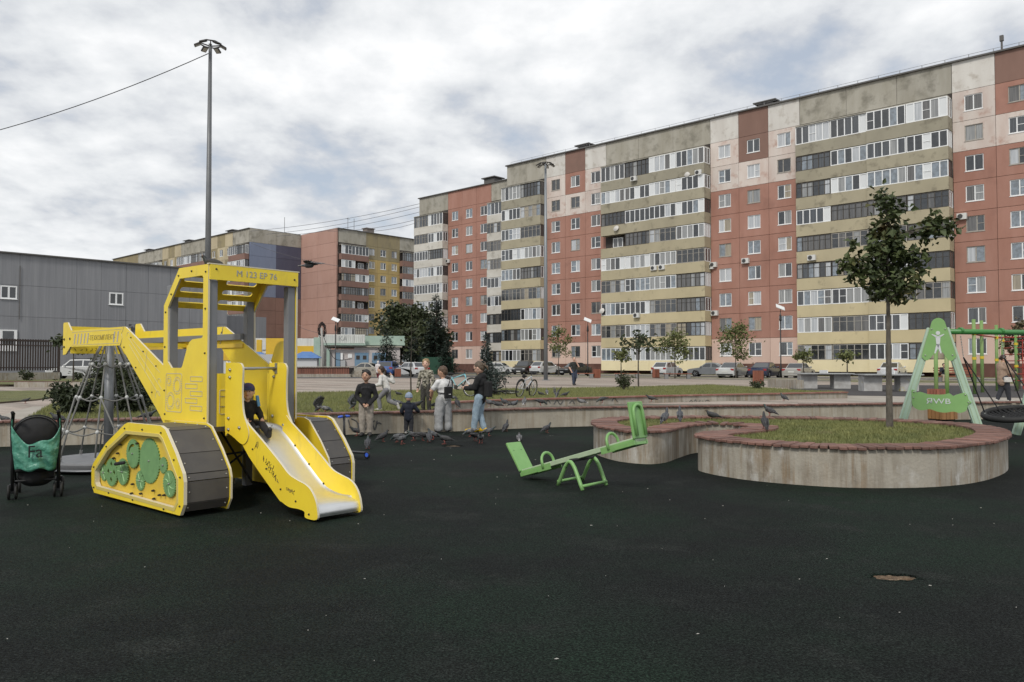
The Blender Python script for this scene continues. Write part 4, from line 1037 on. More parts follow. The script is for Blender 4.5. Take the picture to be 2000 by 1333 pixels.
for v, sd_ in ((0.0, -1), (1.10, 1)):
    s_ = vplate('cab_side', CAB, v, holes=[WIN])
    bolts(s_, [(-.05, 2.50), (-.36, 2.53), (-.66, 2.50), (-.83, 2.30), (-.96, 2.10), (-.97, 1.70), (-.97, 1.20), (-.05, 2.10), (-.05, 1.62), (-.05, .92), (-.95, .93)], v + sd_ * .011, side=sd_)
    if sd_ < 0:
        G = [rrect(-.93, .965, -.555, 1.395, .03)]
        groove('gear_engraving', G + [circ(-.665, 1.26, .068), circ(-.82, 1.085, .068), circ(-.86, 1.31, .032), circ(-.645, 1.06, .032)], v - .012, s_, .007)
        b = MB()
        for cu, cz, r_, n in ((-.665, 1.26, .095, 24), (-.82, 1.085, .095, 24), (-.86, 1.31, .055, 15), (-.645, 1.06, .055, 15)):
            for k in range(n):
                a = 2 * pi * k / n; b.bar((cu + r_ * .9 * cos(a), v - .012, cz + r_ * .9 * sin(a)), (cu + r_ * 1.07 * cos(a), v - .012, cz + r_ * 1.07 * sin(a)), .004, .009)
        b.build('gear_teeth_engraving', m_groove, s_)
        groove('vent_engraving', [rect(-.36, 1.315, -.10, 1.365), rect(-.47, 1.235, -.21, 1.285), rect(-.36, 1.155, -.10, 1.205), rect(-.47, 1.075, -.21, 1.125), rect(-.36, .995, -.10, 1.045)], v - .012, s_, .007)
for (u, v) in ((-.06, .062), (-.06, 1.038), (-.95, .062), (-.95, 1.038)):
    o = MB().box((u, v, 1.2), (.095, .095, 2.42)).build('post', m_postg, ex); bevel(o, .008)
fa = MB(); fa.plate(rect(0, 2.415, 1.10, 2.58), [], (0.012, 0, 0), Y_, Z_, .022); fa = fa.build('cab_fascia', m_yel, ex)
text_mesh('plate_number', 'M 123 EP 76', .098, .002, m_grey_txt, fa, (.0245, .56, 2.50), (radians(90), 0, radians(90)), 1.02)
MB().box((0, .55, 2.586), (.05, 1.13, .012)).build('roof_edge', m_core, ex)
for q, (yy, zz) in enumerate(((.07, 2.53), (1.05, 2.49))):
    o = MB().lathe([(.012, 0), (.008, .01)], 8).build('bolt', m_dark, fa); o.location = (.023, yy, zz); o.rotation_euler = (0, radians(90), 0)
MB().box((-.32, .55, 2.565), (.66, 1.07, .016)).build('roof_panel', m_yel, ex)
sl_dir = Vector((-.355, 0, -.405)); sl_len = sl_dir.length; sl = sl_dir.normalized()
holes = []
for c0 in (.12, .27, .42):
    for vv in (.29, .81): holes.append(rrect(c0 - .036, vv - .20, c0 + .036, vv + .20, .035, 4))
rp_ = MB(); rp_.plate(rect(0, .015, sl_len, 1.085), holes, (-.655, 0, 2.572), sl, Y_, .016); rp_.build('slotted_rear_roof', [m_yel, m_core], ex)
MB().box((-.48, .55, .80), (1.0, 1.05, .05)).build('deck', m_tread, ex)
# lower skirts
for v in (0.02, 1.085): vplate('side_skirt', rect(-1.0, .28, -.02, .858), v, .02)
rpn = MB(); rpn.plate(rect(.12, .1, .98, .8), [], (-.985, 0, 0), Y_, Z_, .02); rpn.build('rear_skirt', m_yel, ex)
kx = MB()
kx.tube([(-.25, .3, .74), (-.35, .75, .12)], .012, 6); kx.tube([(-.35, .35, .30), (-.25, .85, .66)], .012, 6); kx.tube([(-.3, .2, .48), (-.3, .95, .50)], .012, 6)
kx.build('climbing_rope', m_rope, ex)
# front boards beside the slide
fb = MB(); fb.plate(rect(.112, .77, .235, 1.40), [], (-.012, 0, 0), Y_, Z_, .02); fb = fb.build('front_board', m_yel, ex)
b = MB()
for lp in (rrect(.135, .96, .21, 1.22, .015), [(.135, 1.04), (.21, 1.04)], [(.135, 1.15), (.21, 1.15)]):
    for i in range(len(lp)): b.bar((.0, lp[i][0], lp[i][1]), (.0, lp[(i + 1) % len(lp)][0], lp[(i + 1) % len(lp)][1]), .008, .006) if (Vector(lp[i]) - Vector(lp[(i + 1) % len(lp)])).length > 1e-4 else None
b.build('ladder_engraving', m_groove, fb)
fb2 = MB(); fb2.plate(rect(.73, .77, .99, 1.40), [], (-.012, 0, 0), Y_, Z_, .02); fb2.build('front_board', m_yel, ex)
# slide
CH_UP = [(.06, 1.47), (.09, 1.515), (.33, 1.515), (.385, 1.49), (.405, 1.44), (.395, 1.28), (.40, 1.10), (.43, .97), (.50, .86), (.53, .78), (.50, .70), (.43, .66), (.36, .67), (.24, .72), (.12, .76), (.06, .78)]
CH_LOW = [(.40, .93), (.52, .86), (.80, .70), (1.08, .53), (1.25, .42), (1.40, .375), (1.53, .345), (1.62, .30), (1.69, .22), (1.725, .13), (1.72, .035), (1.54, .03), (1.52, .085), (1.42, .10), (1.27, .10), (1.14, .135), (1.03, .19), (.40, .645)]
for v, sd_ in ((.18, -1), (.715, 1)):
    o = vplate('slide_cheek', [tuple(p[:2]) for p in catmull([(x, y, 0) for x, y in CH_UP], 4, True)], v, .022); bolts(o, [(.16, 1.44), (.16, 1.36), (.14, .92), (.36, .83), (.14, .80)], v - .011, .018, m_bolt, h=.02)
    o = vplate('slide_side', [tuple(p[:2]) for p in catmull([(x, y, 0) for x, y in CH_LOW], 4, True)], v + .012 * sd_ * -1, .022)
    bolts(o, [(.60, .62), (.86, .44), (1.12, .26), (1.38, .17), (1.60, .07)], v + .012 * -sd_ - .011, .010)
path = catmull([(-.02, 0, .795), (.25, 0, .775), (.45, 0, .69), (.80, 0, .445), (1.08, 0, .255), (1.22, 0, .195), (1.40, 0, .165), (1.58, 0, .165), (1.675, 0, .145), (1.705, 0, .09), (1.70, 0, .045)], 6)
b = MB(); vs_, fs_ = [], []
prof = [(0, .05), (.012, .016), (.06, .002), (.15, 0), (.36, 0), (.45, .002), (.498, .016), (.51, .05)]
for i, p in enumerate(path):
    t = (path[min(i + 1, len(path) - 1)] - path[max(i - 1, 0)]).normalized(); nn = Vector((-t.z, 0, t.x))
    fl = 1 if p.x < 1.6 else 0
    for (y, h) in prof: q = p + nn * (h * fl); vs_.append((q.x, .193 + y, q.z))
k = len(prof)
for i in range(len(path) - 1):
    for j in range(k - 1): fs_.append((i * k + j, (i + 1) * k + j, (i + 1) * k + j + 1, i * k + j + 1))
b.add(vs_, fs_); b.build('slide_chute', m_steel, ex, smooth=True)
hb = MB(); hb.tube([(.20, .18, 1.455), (.20, .715, 1.455)], .017, 10); hb.build('slide_bar', m_bolt, ex, smooth=True)
MB().box((.20, .702, 1.455), (.045, .01, .12)).build('bar_bracket', m_bolt, ex)
r = random.Random(5)
def scribble(name, cu, cz, w, h, v, n, parent, seed, ang=0.0, m=m_ink, rad=.0028):
    rr = random.Random(seed); b = MB()
    for q in range(n):
        x0 = -w / 2 + w * q / n; pts = []
        for k in range(5): pts.append((x0 + rr.uniform(0, w / n * 1.5), rr.uniform(-h / 2, h / 2)))
        pp = catmull([(p[0] * cos(ang) - p[1] * sin(ang) + cu, v, p[0] * sin(ang) + p[1] * cos(ang) + cz) for p in pts], 4)
        b.tube(pp, rad, 4, cap=False)
    return b.build(name, m, parent)
ssl = [o for o in ex.children if o.name.startswith('slide_side')][0]
scribble('graffiti', .66, .66, .06, .09, .181, 2, ssl, 2)
scribble('graffiti', .88, .50, .20, .07, .181, 6, ssl, 3, -.5)
scribble('graffiti', .98, .40, .22, .07, .181, 6, ssl, 4, -.55)
scribble('graffiti', 1.28, .26, .14, .055, .181, 5, ssl, 6, -.2)
rs_ = [o for o in ex.children if o.name.startswith('cab_side')][1]
scribble('graffiti', -.30, 1.22, .22, .06, 1.085, 6, rs_, 8, rad=.005, m=m_rope)
# tracks
TR = [(-1.50, .04), (-1.575, .12), (-1.585, .30), (-1.54, .37), (-1.20, .62), (-.74, .85), (-.66, .875), (.10, .88), (.20, .85), (.42, .63), (.575, .44), (.60, .36), (.60, .14), (.53, .03)]
RC = [(-1.43, .10), (-1.485, .15), (-1.49, .305), (-1.17, .555), (-.70, .775), (.07, .785), (.145, .75), (.35, .52), (.475, .375), (.48, .15), (.41, .07)]
def shrink(P, d):
    n = len(P); out = []
    for i in range(n):
        a, b_, c = Vector(P[i - 1]), Vector(P[i]), Vector(P[(i + 1) % n])
        t1 = (b_ - a).normalized(); t2 = (c - b_).normalized(); n1 = Vector((-t1.y, t1.x)); n2 = Vector((-t2.y, t2.x)); m_ = (n1 + n2).normalized()
        q = b_ + m_ * (d / max(.35, m_.dot(n1))); out.append((q.x, q.y))
    return out
area = sum(TR[i][0] * TR[(i + 1) % len(TR)][1] - TR[(i + 1) % len(TR)][0] * TR[i][1] for i in range(len(TR)))
SG = 1 if area > 0 else -1
def track(v0, v1, outer_first):
    vo, vi = (v0, v1) if outer_first else (v1, v0)
    s_ = -1 if outer_first else 1
    ck = vplate('track_cheek', TR, vo, .035, holes=[RC])
    bolts(ck, [(-1.51, .33), (-1.18, .585), (-.72, .81), (-.3, .82), (.12, .81), (.40, .56), (.53, .40), (.53, .12), (.2, .055), (-.5, .07), (-1.1, .08), (-1.5, .10)], vo + s_ * .018, .010, side=s_)
    rim = vplate('window_rim', shrink(RC, -.012 * SG), vo - s_ * .004, .05, holes=[shrink(RC, .022 * SG)], m=mat('yellow bevelled rim', (.62, .50, .14), .45))
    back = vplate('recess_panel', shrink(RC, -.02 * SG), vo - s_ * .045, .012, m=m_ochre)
    if outer_first:
        for (u, z, r_, th, sp) in ((-1.36, .275, .095, 20, 3), (-1.13, .30, .155, 30, 1), (-.845, .33, .145, 28, 2), (-.60, .545, .155, 30, 4), (-.235, .495, .235, 40, 0), (.075, .475, .085, 18, 0), (-.44, .27, .105, 22, 2), (.235, .305, .135, 30, 5)):
            hs = []
            if sp == 1: hs = [[(cu + .03, cz), (cu, cz + .042), (cu - .03, cz), (cu, cz - .042)] for cu, cz in ((.075, 0), (-.075, 0), (0, .085), (0, -.085))]
            elif sp == 4: hs = [[(.105 * cos(a), .105 * sin(a)) for a in [x * .2 + 1.2 for x in range(10)]] + [(.075 * cos(a), .075 * sin(a)) for a in [x * .2 + 1.2 for x in range(9, -1, -1)]]]
            dl = .02 if r_ > .13 and sp != 0 else .008
            g = MB(); g.plate(gear_outline(r_, th), hs, (0, 0, 0), X_, Z_, .014); go = g.build('gear', m_gear, back); go.location = (u, vo - s_ * .033 + s_ * (dl - .008), z)
            if sp in (2, 3, 5):
                sb = MB()
                for k in range(6):
                    a = pi * k / 3
                    P = [(r_ * f * cos(a + (f * .9 if sp == 5 else 0)), -.0085, r_ * f * sin(a + (f * .9 if sp == 5 else 0))) for f in (.18, .4, .6, .8)]
                    sb.tube(P, .005, 4)
                sb.build('spoke', mat('pale green spoke', (.3, .5, .24), .5), go)
            o = MB().ball((0, -.01, 0), .011, 8, 5).build('axle', m_bolt, go)
        hd = MB(); hd.cone((-.86, vo - .05, .42), .019, (-.66, vo - .05, .45), .019, 10); hd.cone((-.76, vo - .03, .434), .012, (-.76, vo - .05, .434), .012); hd.build('crank_handle', m_rope, ck, smooth=True)
        bolts(back, [(-.98, .52), (-1.08, .46), (-.92, .62), (-.5, .66), (-.6, .22), (-.4, .14), (-.12, .20), (.02, .17), (.12, .18), (-.1, .12), (-.62, .12)], vo + .03, .012, m_dark, h=.03, name='peg')
    TI = shrink(TR, .008 * SG)
    vplate('inner_cheek', TR, vi, .022)
    lo, hi = min(v0, v1) + .02, max(v0, v1) - .012
    T2 = shrink(TR, .03 * SG)
    n = len(T2)
    for i in range(n):
        a, b_ = Vector(T2[i]), Vector(T2[(i + 1) % n])
        if a.y < .13 and b_.y < .13: continue
        L = (b_ - a).length; k = max(1, int(round(L / .24)))
        for q in range(k):
            p0 = a.lerp(b_, q / k); p1 = a.lerp(b_, (q + 1) / k); d_ = (p1 - p0).normalized()
            t = MB(); t.bar((p0.x + d_.x * .003, (lo + hi) / 2, p0.y + d_.y * .003), (p1.x - d_.x * .003, (lo + hi) / 2, p1.y - d_.y * .003), hi - lo, .018, up=(-d_.y, 0, d_.x))
            to = t.build('tread_panel', m_tread, ex)
            nrm = Vector((-d_.y, 0, d_.x)) * (-SG); mid = (p0 + p1) / 2
            for vv in (lo + .03, hi - .03):
                MB().ball((mid.x + nrm.x * .009, vv, mid.y + nrm.z * .009), .010, 6, 4).build('bolt', m_bolt, to)
track(-.54, -.055, True)
track(1.15, 1.48, False)
# boom
BK = [(-4.45, 2.08), (-4.43, 2.105), (-4.29, 2.105), (-4.16, 1.985), (-2.44, 1.985), (-2.46, 1.93), (-2.50, 1.90), (-2.47, 1.84), (-2.53, 1.745), (-4.18, 1.75), (-4.34, 1.645), (-4.45, 1.635)]
AR = [(-2.42, 1.985), (-2.37, 1.98), (-1.33, 1.49), (-.98, 1.33), (-.98, .87), (-1.30, .80), (-1.40, .90), (-2.50, 1.735), (-2.455, 1.84), (-2.48, 1.90), (-2.44, 1.93)]
for v, s_ in ((.15, -1), (1.00, 1)):
    dk = .0 if s_ < 0 else .42; sh_ = .0 if s_ < 0 else .95
    bk = vplate('dipper_plate', [(u + (dk if u < -3 else sh_), z) for u, z in BK], v)
    ar = vplate('boom_plate', [(min(u + sh_, -.04), z) for u, z in AR] if s_ < 0 else [(-1.47, 1.985), (-1.42, 1.98), (-.40, 1.50), (-.10, 1.36), (-.10, .87), (-.40, .80), (-.45, .90), (-1.55, 1.735), (-1.505, 1.84)], v - .002)
    if s_ < 0:
        sb = MB()
        for u in (-4.02, -3.905, -3.79, -3.675, -3.56, -2.71, -2.60): sb.plate([(u - .03, 1.79), (u - .0, 1.79), (u + .035, 1.93), (u + .005, 1.93)], [], (0, v - .0125, 0), X_, Z_, .004)
        sb.build('vent_slats', mat('grey violet slat', (.42, .40, .42), .6), bk)
        text_mesh('lettering', '-ТЕХКОМПЛЕКТ-', .092, .0015, mat('dark yellow engraving', (.30, .24, .08), .7), bk, (-3.10, v - .0125, 1.857), (radians(90), 0, 0), 1.12)
        groove('outline_engraving', [[(-4.12, 1.955), (-2.48, 1.955)], [(-4.12, 1.775), (-2.55, 1.775)]], v - .0115, bk, .005, closed=False)
        bolts(bk, [(-4.40, 1.86), (-4.19, 1.865), (-4.40, 1.75)], v - .011, .018, m_dark)
        groove('outline_engraving', [[(-2.28, 1.84), (-1.35, 1.20)], [(-2.25, 1.75), (-1.40, 1.12)], [(-2.18, 1.82), (-1.40, 1.40)], [(-1.75, 1.66), (-1.80, 1.40)]], v - .0135, ar, .005, closed=False)
        groove('outline_engraving', [circ(-2.28, 1.86, .05, 12)[:7], circ(-1.45, 1.12, .06, 12)[:8], circ(-1.42, 1.28, .05, 12)[:7]], v - .0135, ar, .005, closed=False)
        bolts(ar, [(-2.20, 1.84), (-1.85, 1.66), (-1.50, 1.48), (-1.60, 1.16), (-2.05, 1.46), (-2.40, 1.72)], v - .013, .010)
eb = MB(); eb.plate(rect(.16, 1.655, 1.0, 2.045), [], (-4.22, 0, 0), Y_, Z_, .02); eb = eb.build('end_board', m_yel, ex)
scr = MB(); rr = random.Random(3)
for k in range(9):
    y0 = .22 + k * .07; scr.tube([(-4.208, y0 + rr.uniform(-.02, .03), 1.69 + rr.uniform(0, .05)) for _ in range(4)], .003, 4)
scr.build('graffiti', m_ink, eb)
MB().box((-2.45, .965, 1.845), (2.95, .05, .075)).build('grey_rail', m_postg, ex)
MB().box((-2.45, .98, 1.735), (2.95, .02, .05)).build('lower_rail', m_ochre, ex)
MB().box((-2.45, .575, 1.755), (.08, .83, .05)).build('cross_beam', m_yel, ex)
MB().box((-1.25, .575, 1.25), (.06, .83, .12)).build('cross_beam', m_yel, ex)
# two slim legs carry the far end of the boom
for v in (.15, 1.0): MB().box((-1.18, v + (.035 if v < .5 else -.035), .42), (.07, .05, .84)).build('boom_leg', m_postg, ex)
# ================================================================== PLAY EQUIPMENT AND STREET FURNITURE
m_green = mat('bright green paint', (0.215, 0.41, 0.145), 0.42, c2=(.18, .36, .12), scale=6, coords='object')
m_pgreen = mat('pale green board', (0.40, 0.50, 0.34), 0.55, c2=(.34, .44, .29), scale=5, coords='object', c3=(.46, .50, .40), scale3=14, lo3=.55, hi3=.8)
m_mintp = mat('pale mint profile', (0.42, 0.56, 0.44), 0.5, c2=(.37, .50, .39), scale=4, coords='object')
m_dgreen = mat('grass green tube', (0.055, 0.22, 0.055), .4)
m_panelg = mat('green panel', (0.225, 0.42, 0.145), .5, c2=(.20, .38, .13), scale=3, coords='object')
# ---- seesaw
sL, sR = Vector((.20, 10.55, .07)), Vector((1.50, 9.30, .61))
ss = empty('seesaw', (.86, 9.92, 0)); tag(ss, 'green seesaw with backrests, left end down, beside the planter', 'seesaw'); so = Vector((.86, 9.92, 0))
a, b_ = sL - so, sR - so; dr = (b_ - a).normalized(); sdv = Vector((0, 0, 1)).cross(dr).normalized(); upv = dr.cross(sdv)
bd = MB(); bd.bar(a + upv * .02, b_ + upv * .02, .20, .06); bevel(bd.build('board', m_pgreen, ss), .006)
for e in (-1, 1):
    for q0, q1 in ((a, a + dr * .52), (b_ - dr * .52, b_)): rl_ = MB(); rl_.bar(q0 + sdv * (e * .108) - upv * .005, q1 + sdv * (e * .108) - upv * .005, .014, .075); rl_.build('edge_rail', m_green, ss)
for q, sg in ((0, -1), (1, 1)):
    end = a if q == 0 else b_
    s0 = end - dr * (sg * .30); st = MB(); st.bar(s0 - upv * .012, end - upv * .012, .27, .05); st.build('seat_base', m_green, ss)
    lean = (upv + dr * sg * (.32 if q == 0 else .10)).normalized()
    bk = MB(); bk.bar(end + upv * .03, end + lean * .46, .27, .03, up=dr); bo = bk.build('backrest', m_green, ss); bevel(bo, .008)
    hd = MB(); hb_ = end - dr * (sg * .40)
    P = [hb_ + sdv * .115 - upv * .01] + [hb_ + sdv * (.115 * cos(t)) + upv * (.07 + .115 * sin(t)) for t in [pi * k / 10 for k in range(11)]] + [hb_ - sdv * .115 - upv * .01]
    hd.tube(P, .018, 8); hd.build('handle', m_green, ss, smooth=True)
    if q == 1:
        lp = MB(); c0 = end + dr * .026
        P = [c0 + sdv * .09 + lean * .06] + [c0 + sdv * (.09 * cos(t)) + lean * (.33 + .09 * sin(t)) for t in [pi * k / 10 for k in range(11)]] + [c0 - sdv * .09 + lean * .06]
        lp.tube(P, .02, 8); lp.build('backrest_tube', m_green, bo, smooth=True)
    for k in range(4):
        pb = end + lean * (.12 + .22 * (k // 2)) + sdv * (.07 if k % 2 else -.07) - dr * (sg * .016)
        MB().ball(pb, .008, 6, 4).build('bolt', m_dark, bo)
def arch(f1, f2, ap):
    f1, f2 = Vector(f1), Vector(f2); ap = Vector(ap); P = [f1]
    for k in range(9):
        t = k / 8; s_ = f1.lerp(f2, .28 + .44 * t); h = ap.z * (.72 + .28 * sin(pi * t)); P.append(Vector((s_.x, s_.y, h)))
    P.append(f2); return [p - so for p in catmull(P, 3)]
ar_ = MB(); A1 = ((.57, 9.92, 0), (.84, 9.52, 0)); A2 = ((.90, 10.30, 0), (1.17, 9.92, 0))
for F_ in (A1, A2):
    o = MB(); o.tube(arch(F_[0], F_[1], (0, 0, .315)), .024, 10); o.build('support_arch', m_green, ss, smooth=True)
for k in range(2):
    o = MB(); o.tube([Vector(A1[k]) - so + Vector((0, 0, .05)), Vector(A2[k]) - so + Vector((0, 0, .05))], .018, 8); o.build('brace', m_green, ss, smooth=True)
c1 = (Vector(A1[0]) + Vector(A1[1])) / 2 - so; c2 = (Vector(A2[0]) + Vector(A2[1])) / 2 - so
o = MB(); o.tube([c1 + Vector((0, 0, .33)), c2 + Vector((0, 0, .33))], .02, 8); o.build('pivot_axle', m_rope, ss, smooth=True)
# ---- nest swing
sw0 = Vector((8.56, 16.0, 0)); sw = empty('nest_swing', tuple(sw0)); tag(sw, 'green A-frame nest swing with black basket seat behind the planter', 'swing')
E1, B1 = Vector((.93, -.37, 0)), Vector((.97, .24, 0)).normalized(); UP = Vector((0, 0, 1)); NB = Vector((.37, .93, 0))
def aframe(c, detail=True):
    for sg in (-1, 1):
        f = c + E1 * (sg * .76); t = c + E1 * (sg * .12) + UP * 2.22
        o = MB(); o.bar(f, t, .15, .17, up=NB); oo = o.build('leg', m_mintp, sw); bevel(oo, .01)
        for off in (-.04, .04): 
            g = MB(); nb = (t - f).normalized().cross(NB).normalized(); g.bar(f - NB * .087 + nb * off, t - NB * .087 + nb * off, .012, .014, up=NB); g.build('leg_rib', m_pgreen, oo)
    if not detail: return
    ax, ay = E1, UP
    # upper badge
    P = [(-.36, 1.62), (-.30, 1.58), (-.22, 1.60), (-.10, 1.72), (0, 1.76), (.10, 1.72), (.20, 1.60), (.28, 1.57), (.36, 1.62), (.38, 1.70), (.20, 2.20), (.14, 2.36), (.05, 2.42), (-.05, 2.42), (-.14, 2.36), (-.20, 2.20), (-.38, 1.70)]
    P = [tuple(p[:2]) for p in catmull([(x, y, 0) for x, y in P], 4, True)]
    P = [(x * .78, y) for x, y in P]
    o = MB(); o.plate(P, [], c - NB * .095, ax, ay, .025); bo = o.build('top_panel', m_panelg, sw)
    fig = MB(); m_fig = mat('pale figure paint', (.60, .62, .63), .6); q = c - NB * .111 - E1 * .01
    def st(p0, p1, w0, w1):
        d = Vector((p1[0] - p0[0], p1[1] - p0[1])).normalized(); n = Vector((-d.y, d.x))
        fig.plate([(p0[0] + n.x * w0, p0[1] + n.y * w0), (p0[0] - n.x * w0, p0[1] - n.y * w0), (p1[0] - n.x * w1, p1[1] - n.y * w1), (p1[0] + n.x * w1, p1[1] + n.y * w1)], [], q, ax, ay, .004)
    st((0, 2.06), (0, 1.88), .045, .03); st((0, 1.90), (-.06, 1.72), .03, .012); st((0, 1.90), (.05, 1.72), .03, .012); st((-.02, 2.05), (-.11, 2.10), .02, .008); st((.02, 2.05), (.11, 2.10), .02, .008)
    fig.plate([(.04 * cos(2 * pi * k / 14), 2.125 + .04 * sin(2 * pi * k / 14)) for k in range(14)], [], q, ax, ay, .004)
    fig.build('figure_emblem', m_fig, bo)
    for (x, y) in ((-.12, 2.20), (.12, 2.20), (-.24, 1.68), (.24, 1.68)):
        MB().ball(c - NB * .11 + E1 * x + UP * y, .016, 8, 5).build('bolt', m_bolt, bo)
    # lower board with wavy edges
    T = [(-.62, .98), (-.58, 1.00), (-.50, .93), (-.42, .95), (-.28, .90), (-.12, .885), (.10, .89), (.22, .92), (.30, .86), (.38, .89), (.52, .93), (.60, .90), (.64, .76), (.70, .70), (.62, .64), (.58, .50), (.44, .44), (.30, .47), (.12, .44), (-.05, .46), (-.22, .52), (-.36, .49), (-.48, .50), (-.60, .60), (-.62, .80)]
    T = [tuple(p[:2]) for p in catmull([(x, y, 0) for x, y in T], 3, True)]
    T = [(x * .80, .54 + (y - .44) * .8) for x, y in T]
    o = MB(); o.plate(T, [], c - NB * .095, ax, ay, .025); lo_ = o.build('lower_panel', m_panelg, sw)
    text_mesh('lettering', 'ЯWB', .15, .002, m_fig, lo_, c - NB * .111 + UP * .76 - E1 * .02, (radians(90), 0, atan2(E1.y, E1.x)), 1.3)
    for (x, y) in ((-.455, .945), (-.465, .83), (.45, .90), (.505, .75)): MB().ball(c - NB * .11 + E1 * x + UP * y, .016, 8, 5).build('bolt', m_bolt, lo_)
aframe(Vector((0, 0, 0))); aframe(B1 * 2.95, False)
o = MB(); o.tube([Vector((0, 0, 2.16)), B1 * 3.0 + UP * 2.16], .055, 14); o.build('top_beam', m_dgreen, sw, smooth=True)
dc = B1 * 1.62 - Vector((0.0, .25, 0)) + UP * .50
tl = Matrix.Rotation(radians(10), 3, 'Y') @ Matrix.Rotation(radians(-8), 3, 'X')
tl = Matrix.Rotation(radians(-9), 3, 'Y') @ Matrix.Rotation(radians(7), 3, 'X')
m_tyre = mat('black rubber', (.012, .012, .012), .7, bump=.3, bscale=50)
rp2 = [dc + tl @ Vector((.52 * cos(2 * pi * k / 28), .52 * sin(2 * pi * k / 28), 0)) for k in range(28)]
o = MB(); o.tube(rp2, .06, 8, closed=True); o.build('seat_ring', m_tyre, sw, smooth=True)
nt_ = MB()
for k in range(-5, 6):
    w = sqrt(max(.01, .5 ** 2 - (k * .09) ** 2))
    nt_.tube([dc + tl @ Vector((k * .09, t * w, -.06 * (1 - t * t))) for t in (-1, -.5, 0, .5, 1)], .02, 5); nt_.tube([dc + tl @ Vector((t * w, k * .09, -.06 * (1 - t * t))) for t in (-1, -.5, 0, .5, 1)], .02, 5)
nt_.build('seat_net', m_rope, sw)
for hx, ks in ((.55, (13, 17)), (1.55, (3, 24))):
    h = B1 * hx + UP * 2.06
    o = MB(); o.tube([h + UP * .12 + B1 * .03 * k for k in (-1, 1)] , .07, 10); o.build('hanger_clamp', m_dgreen, sw)
    ck = MB(); mid = h - UP * .42 + B1 * .06
    for k in range(9): ck.ball(h.lerp(mid, k / 8), (.012, .012, .026), 6, 4)
    ck.build('chain', m_bolt, sw)
    for q in ks:
        o = MB(); o.tube([mid, rp2[q] + UP * .07], .013, 6); o.build('rope', m_rope, sw)
        o = MB(); o.tube([rp2[q] + UP * .08, rp2[q] + UP * .02], .02, 6); o.build('rope_shackle', m_bolt, sw)
# ---- rope carousel
m_galv = mat('galvanised tube', (.23, .24, .25), .45, .6, c2=(.19, .2, .21), scale=5); m_ropeg = mat('grey rope', (.17, .17, .16), .85); m_knot = mat('pale plastic knot', (.50, .51, .50), .5)
cr = empty('rope_carousel', (-5.86, 11.6, 0)); tag(cr, 'grey rope-cone carousel with round platform beside the stroller', 'carousel')
o = MB(); o.tube([(0, 0, .1), (0, 0, 1.86)], .064, 16); o.build('pole', m_galv, cr, smooth=True)
o = MB().lathe([(.70, .04), (.78, .06), (.80, .10), (.80, .13), (.78, .15), (.1, .158)], 40).build('platform', mat('grey platform', (.16, .165, .17), .5, c2=(.13, .13, .135), scale=6), cr, smooth=False); auto_smooth(o, 30)
o = MB().lathe([(.79, .035), (.815, .045), (.815, .06), (.79, .07)], 40).build('platform_rim', m_galv, cr, smooth=True)
LV = [(1.82, .10), (1.50, .255), (1.03, .43), (.56, .60), (.16, .70)]
NR = 8
def cp(l, k, dr_=0): z, r_ = LV[l]; an = 2 * pi * (k + .3) / NR; return Vector(((r_ + dr_) * cos(an), (r_ + dr_) * sin(an), z))
for k in range(NR):
    o = MB(); o.tube([cp(l, k) for l in range(5)], .0125, 6); o.build('rope', m_ropeg, cr, smooth=True)
    if k % 2 == 0:
        o = MB(); o.tube([cp(2, k, .02), (cp(3, k) + cp(3, k + 1)) / 2, cp(4, k + .5, .02) + Vector((0, 0, .02))], .0115, 6); o.build('rope', m_ropeg, cr, smooth=True)
    o = MB(); o.tube([cp(4, k), cp(4, k).lerp(cp(3, k), .14)], .02, 6); o.build('rope_end', m_bolt, cr)
for l in (1, 2, 3):
    for k in range(NR):
        p, q = cp(l, k), cp(l, k + 1); mid = (p + q) / 2 - Vector((0, 0, .05))
        o = MB(); o.tube(catmull([p, mid, q], 4), .0115, 6); o.build('rope_ring', m_ropeg, cr, smooth=True)
        MB().ball(p, (.026, .026, .03), 8, 6).build('knot', m_knot, cr, smooth=True)
# ---- stroller
m_blk = mat('black fabric', (.010, .010, .011), .85, bump=.2, bscale=120); m_blkf = mat('black frame', (.012, .012, .013), .45)
m_bag = mat('teal plastic bag', (.10, .33, .235), .32, c2=(.055, .20, .145), scale=9, stretch=(1, 1, .3), c3=(.3, .58, .46), scale3=14, lo3=.58, hi3=.75, coords='object', bump=.7, bscale=16, bdist=.03)
sp0 = gp(69, 973); stl = empty('baby_stroller', (sp0.x, sp0.y, 0), radians(28)); tag(stl, 'black baby stroller with a teal bag hung on its handles', 'stroller')
for x in (-.22, .22):
    o = MB(); o.tube([(x, -.02, .10), (x * 1.02, -.02, .45), (x * 1.06, -.04, .80), (x * 1.0, -.10, .93), (x * .98, -.19, .96)], .018, 8); o.build('frame_tube', m_blkf, stl, smooth=True)
    o = MB(); o.tube([(x, .0, .50), (x, .28, .30), (x, .52, .10)], .013, 8); o.build('frame_tube', m_blkf, stl, smooth=True)
    o = MB(); o.cone((x * .98, -.13, .955), .02, (x * .98, -.25, .975), .018, 8); o.build('handle', m_blk, stl, smooth=True)
    for y in (0, .52):
        for dx in (-.035, .035):
            w = MB().lathe([(.055, -.014), (.078, -.012), (.082, 0), (.078, .012), (.055, .014)], 16, m=Matrix.Rotation(radians(90), 3, 'Y')).build('wheel', m_tyre, stl, smooth=True); w.location = (x + dx, y, .083)
        o = MB(); o.box((x, y, .12), (.055, .06, .10)); o.build('wheel_fork', m_blkf, stl)
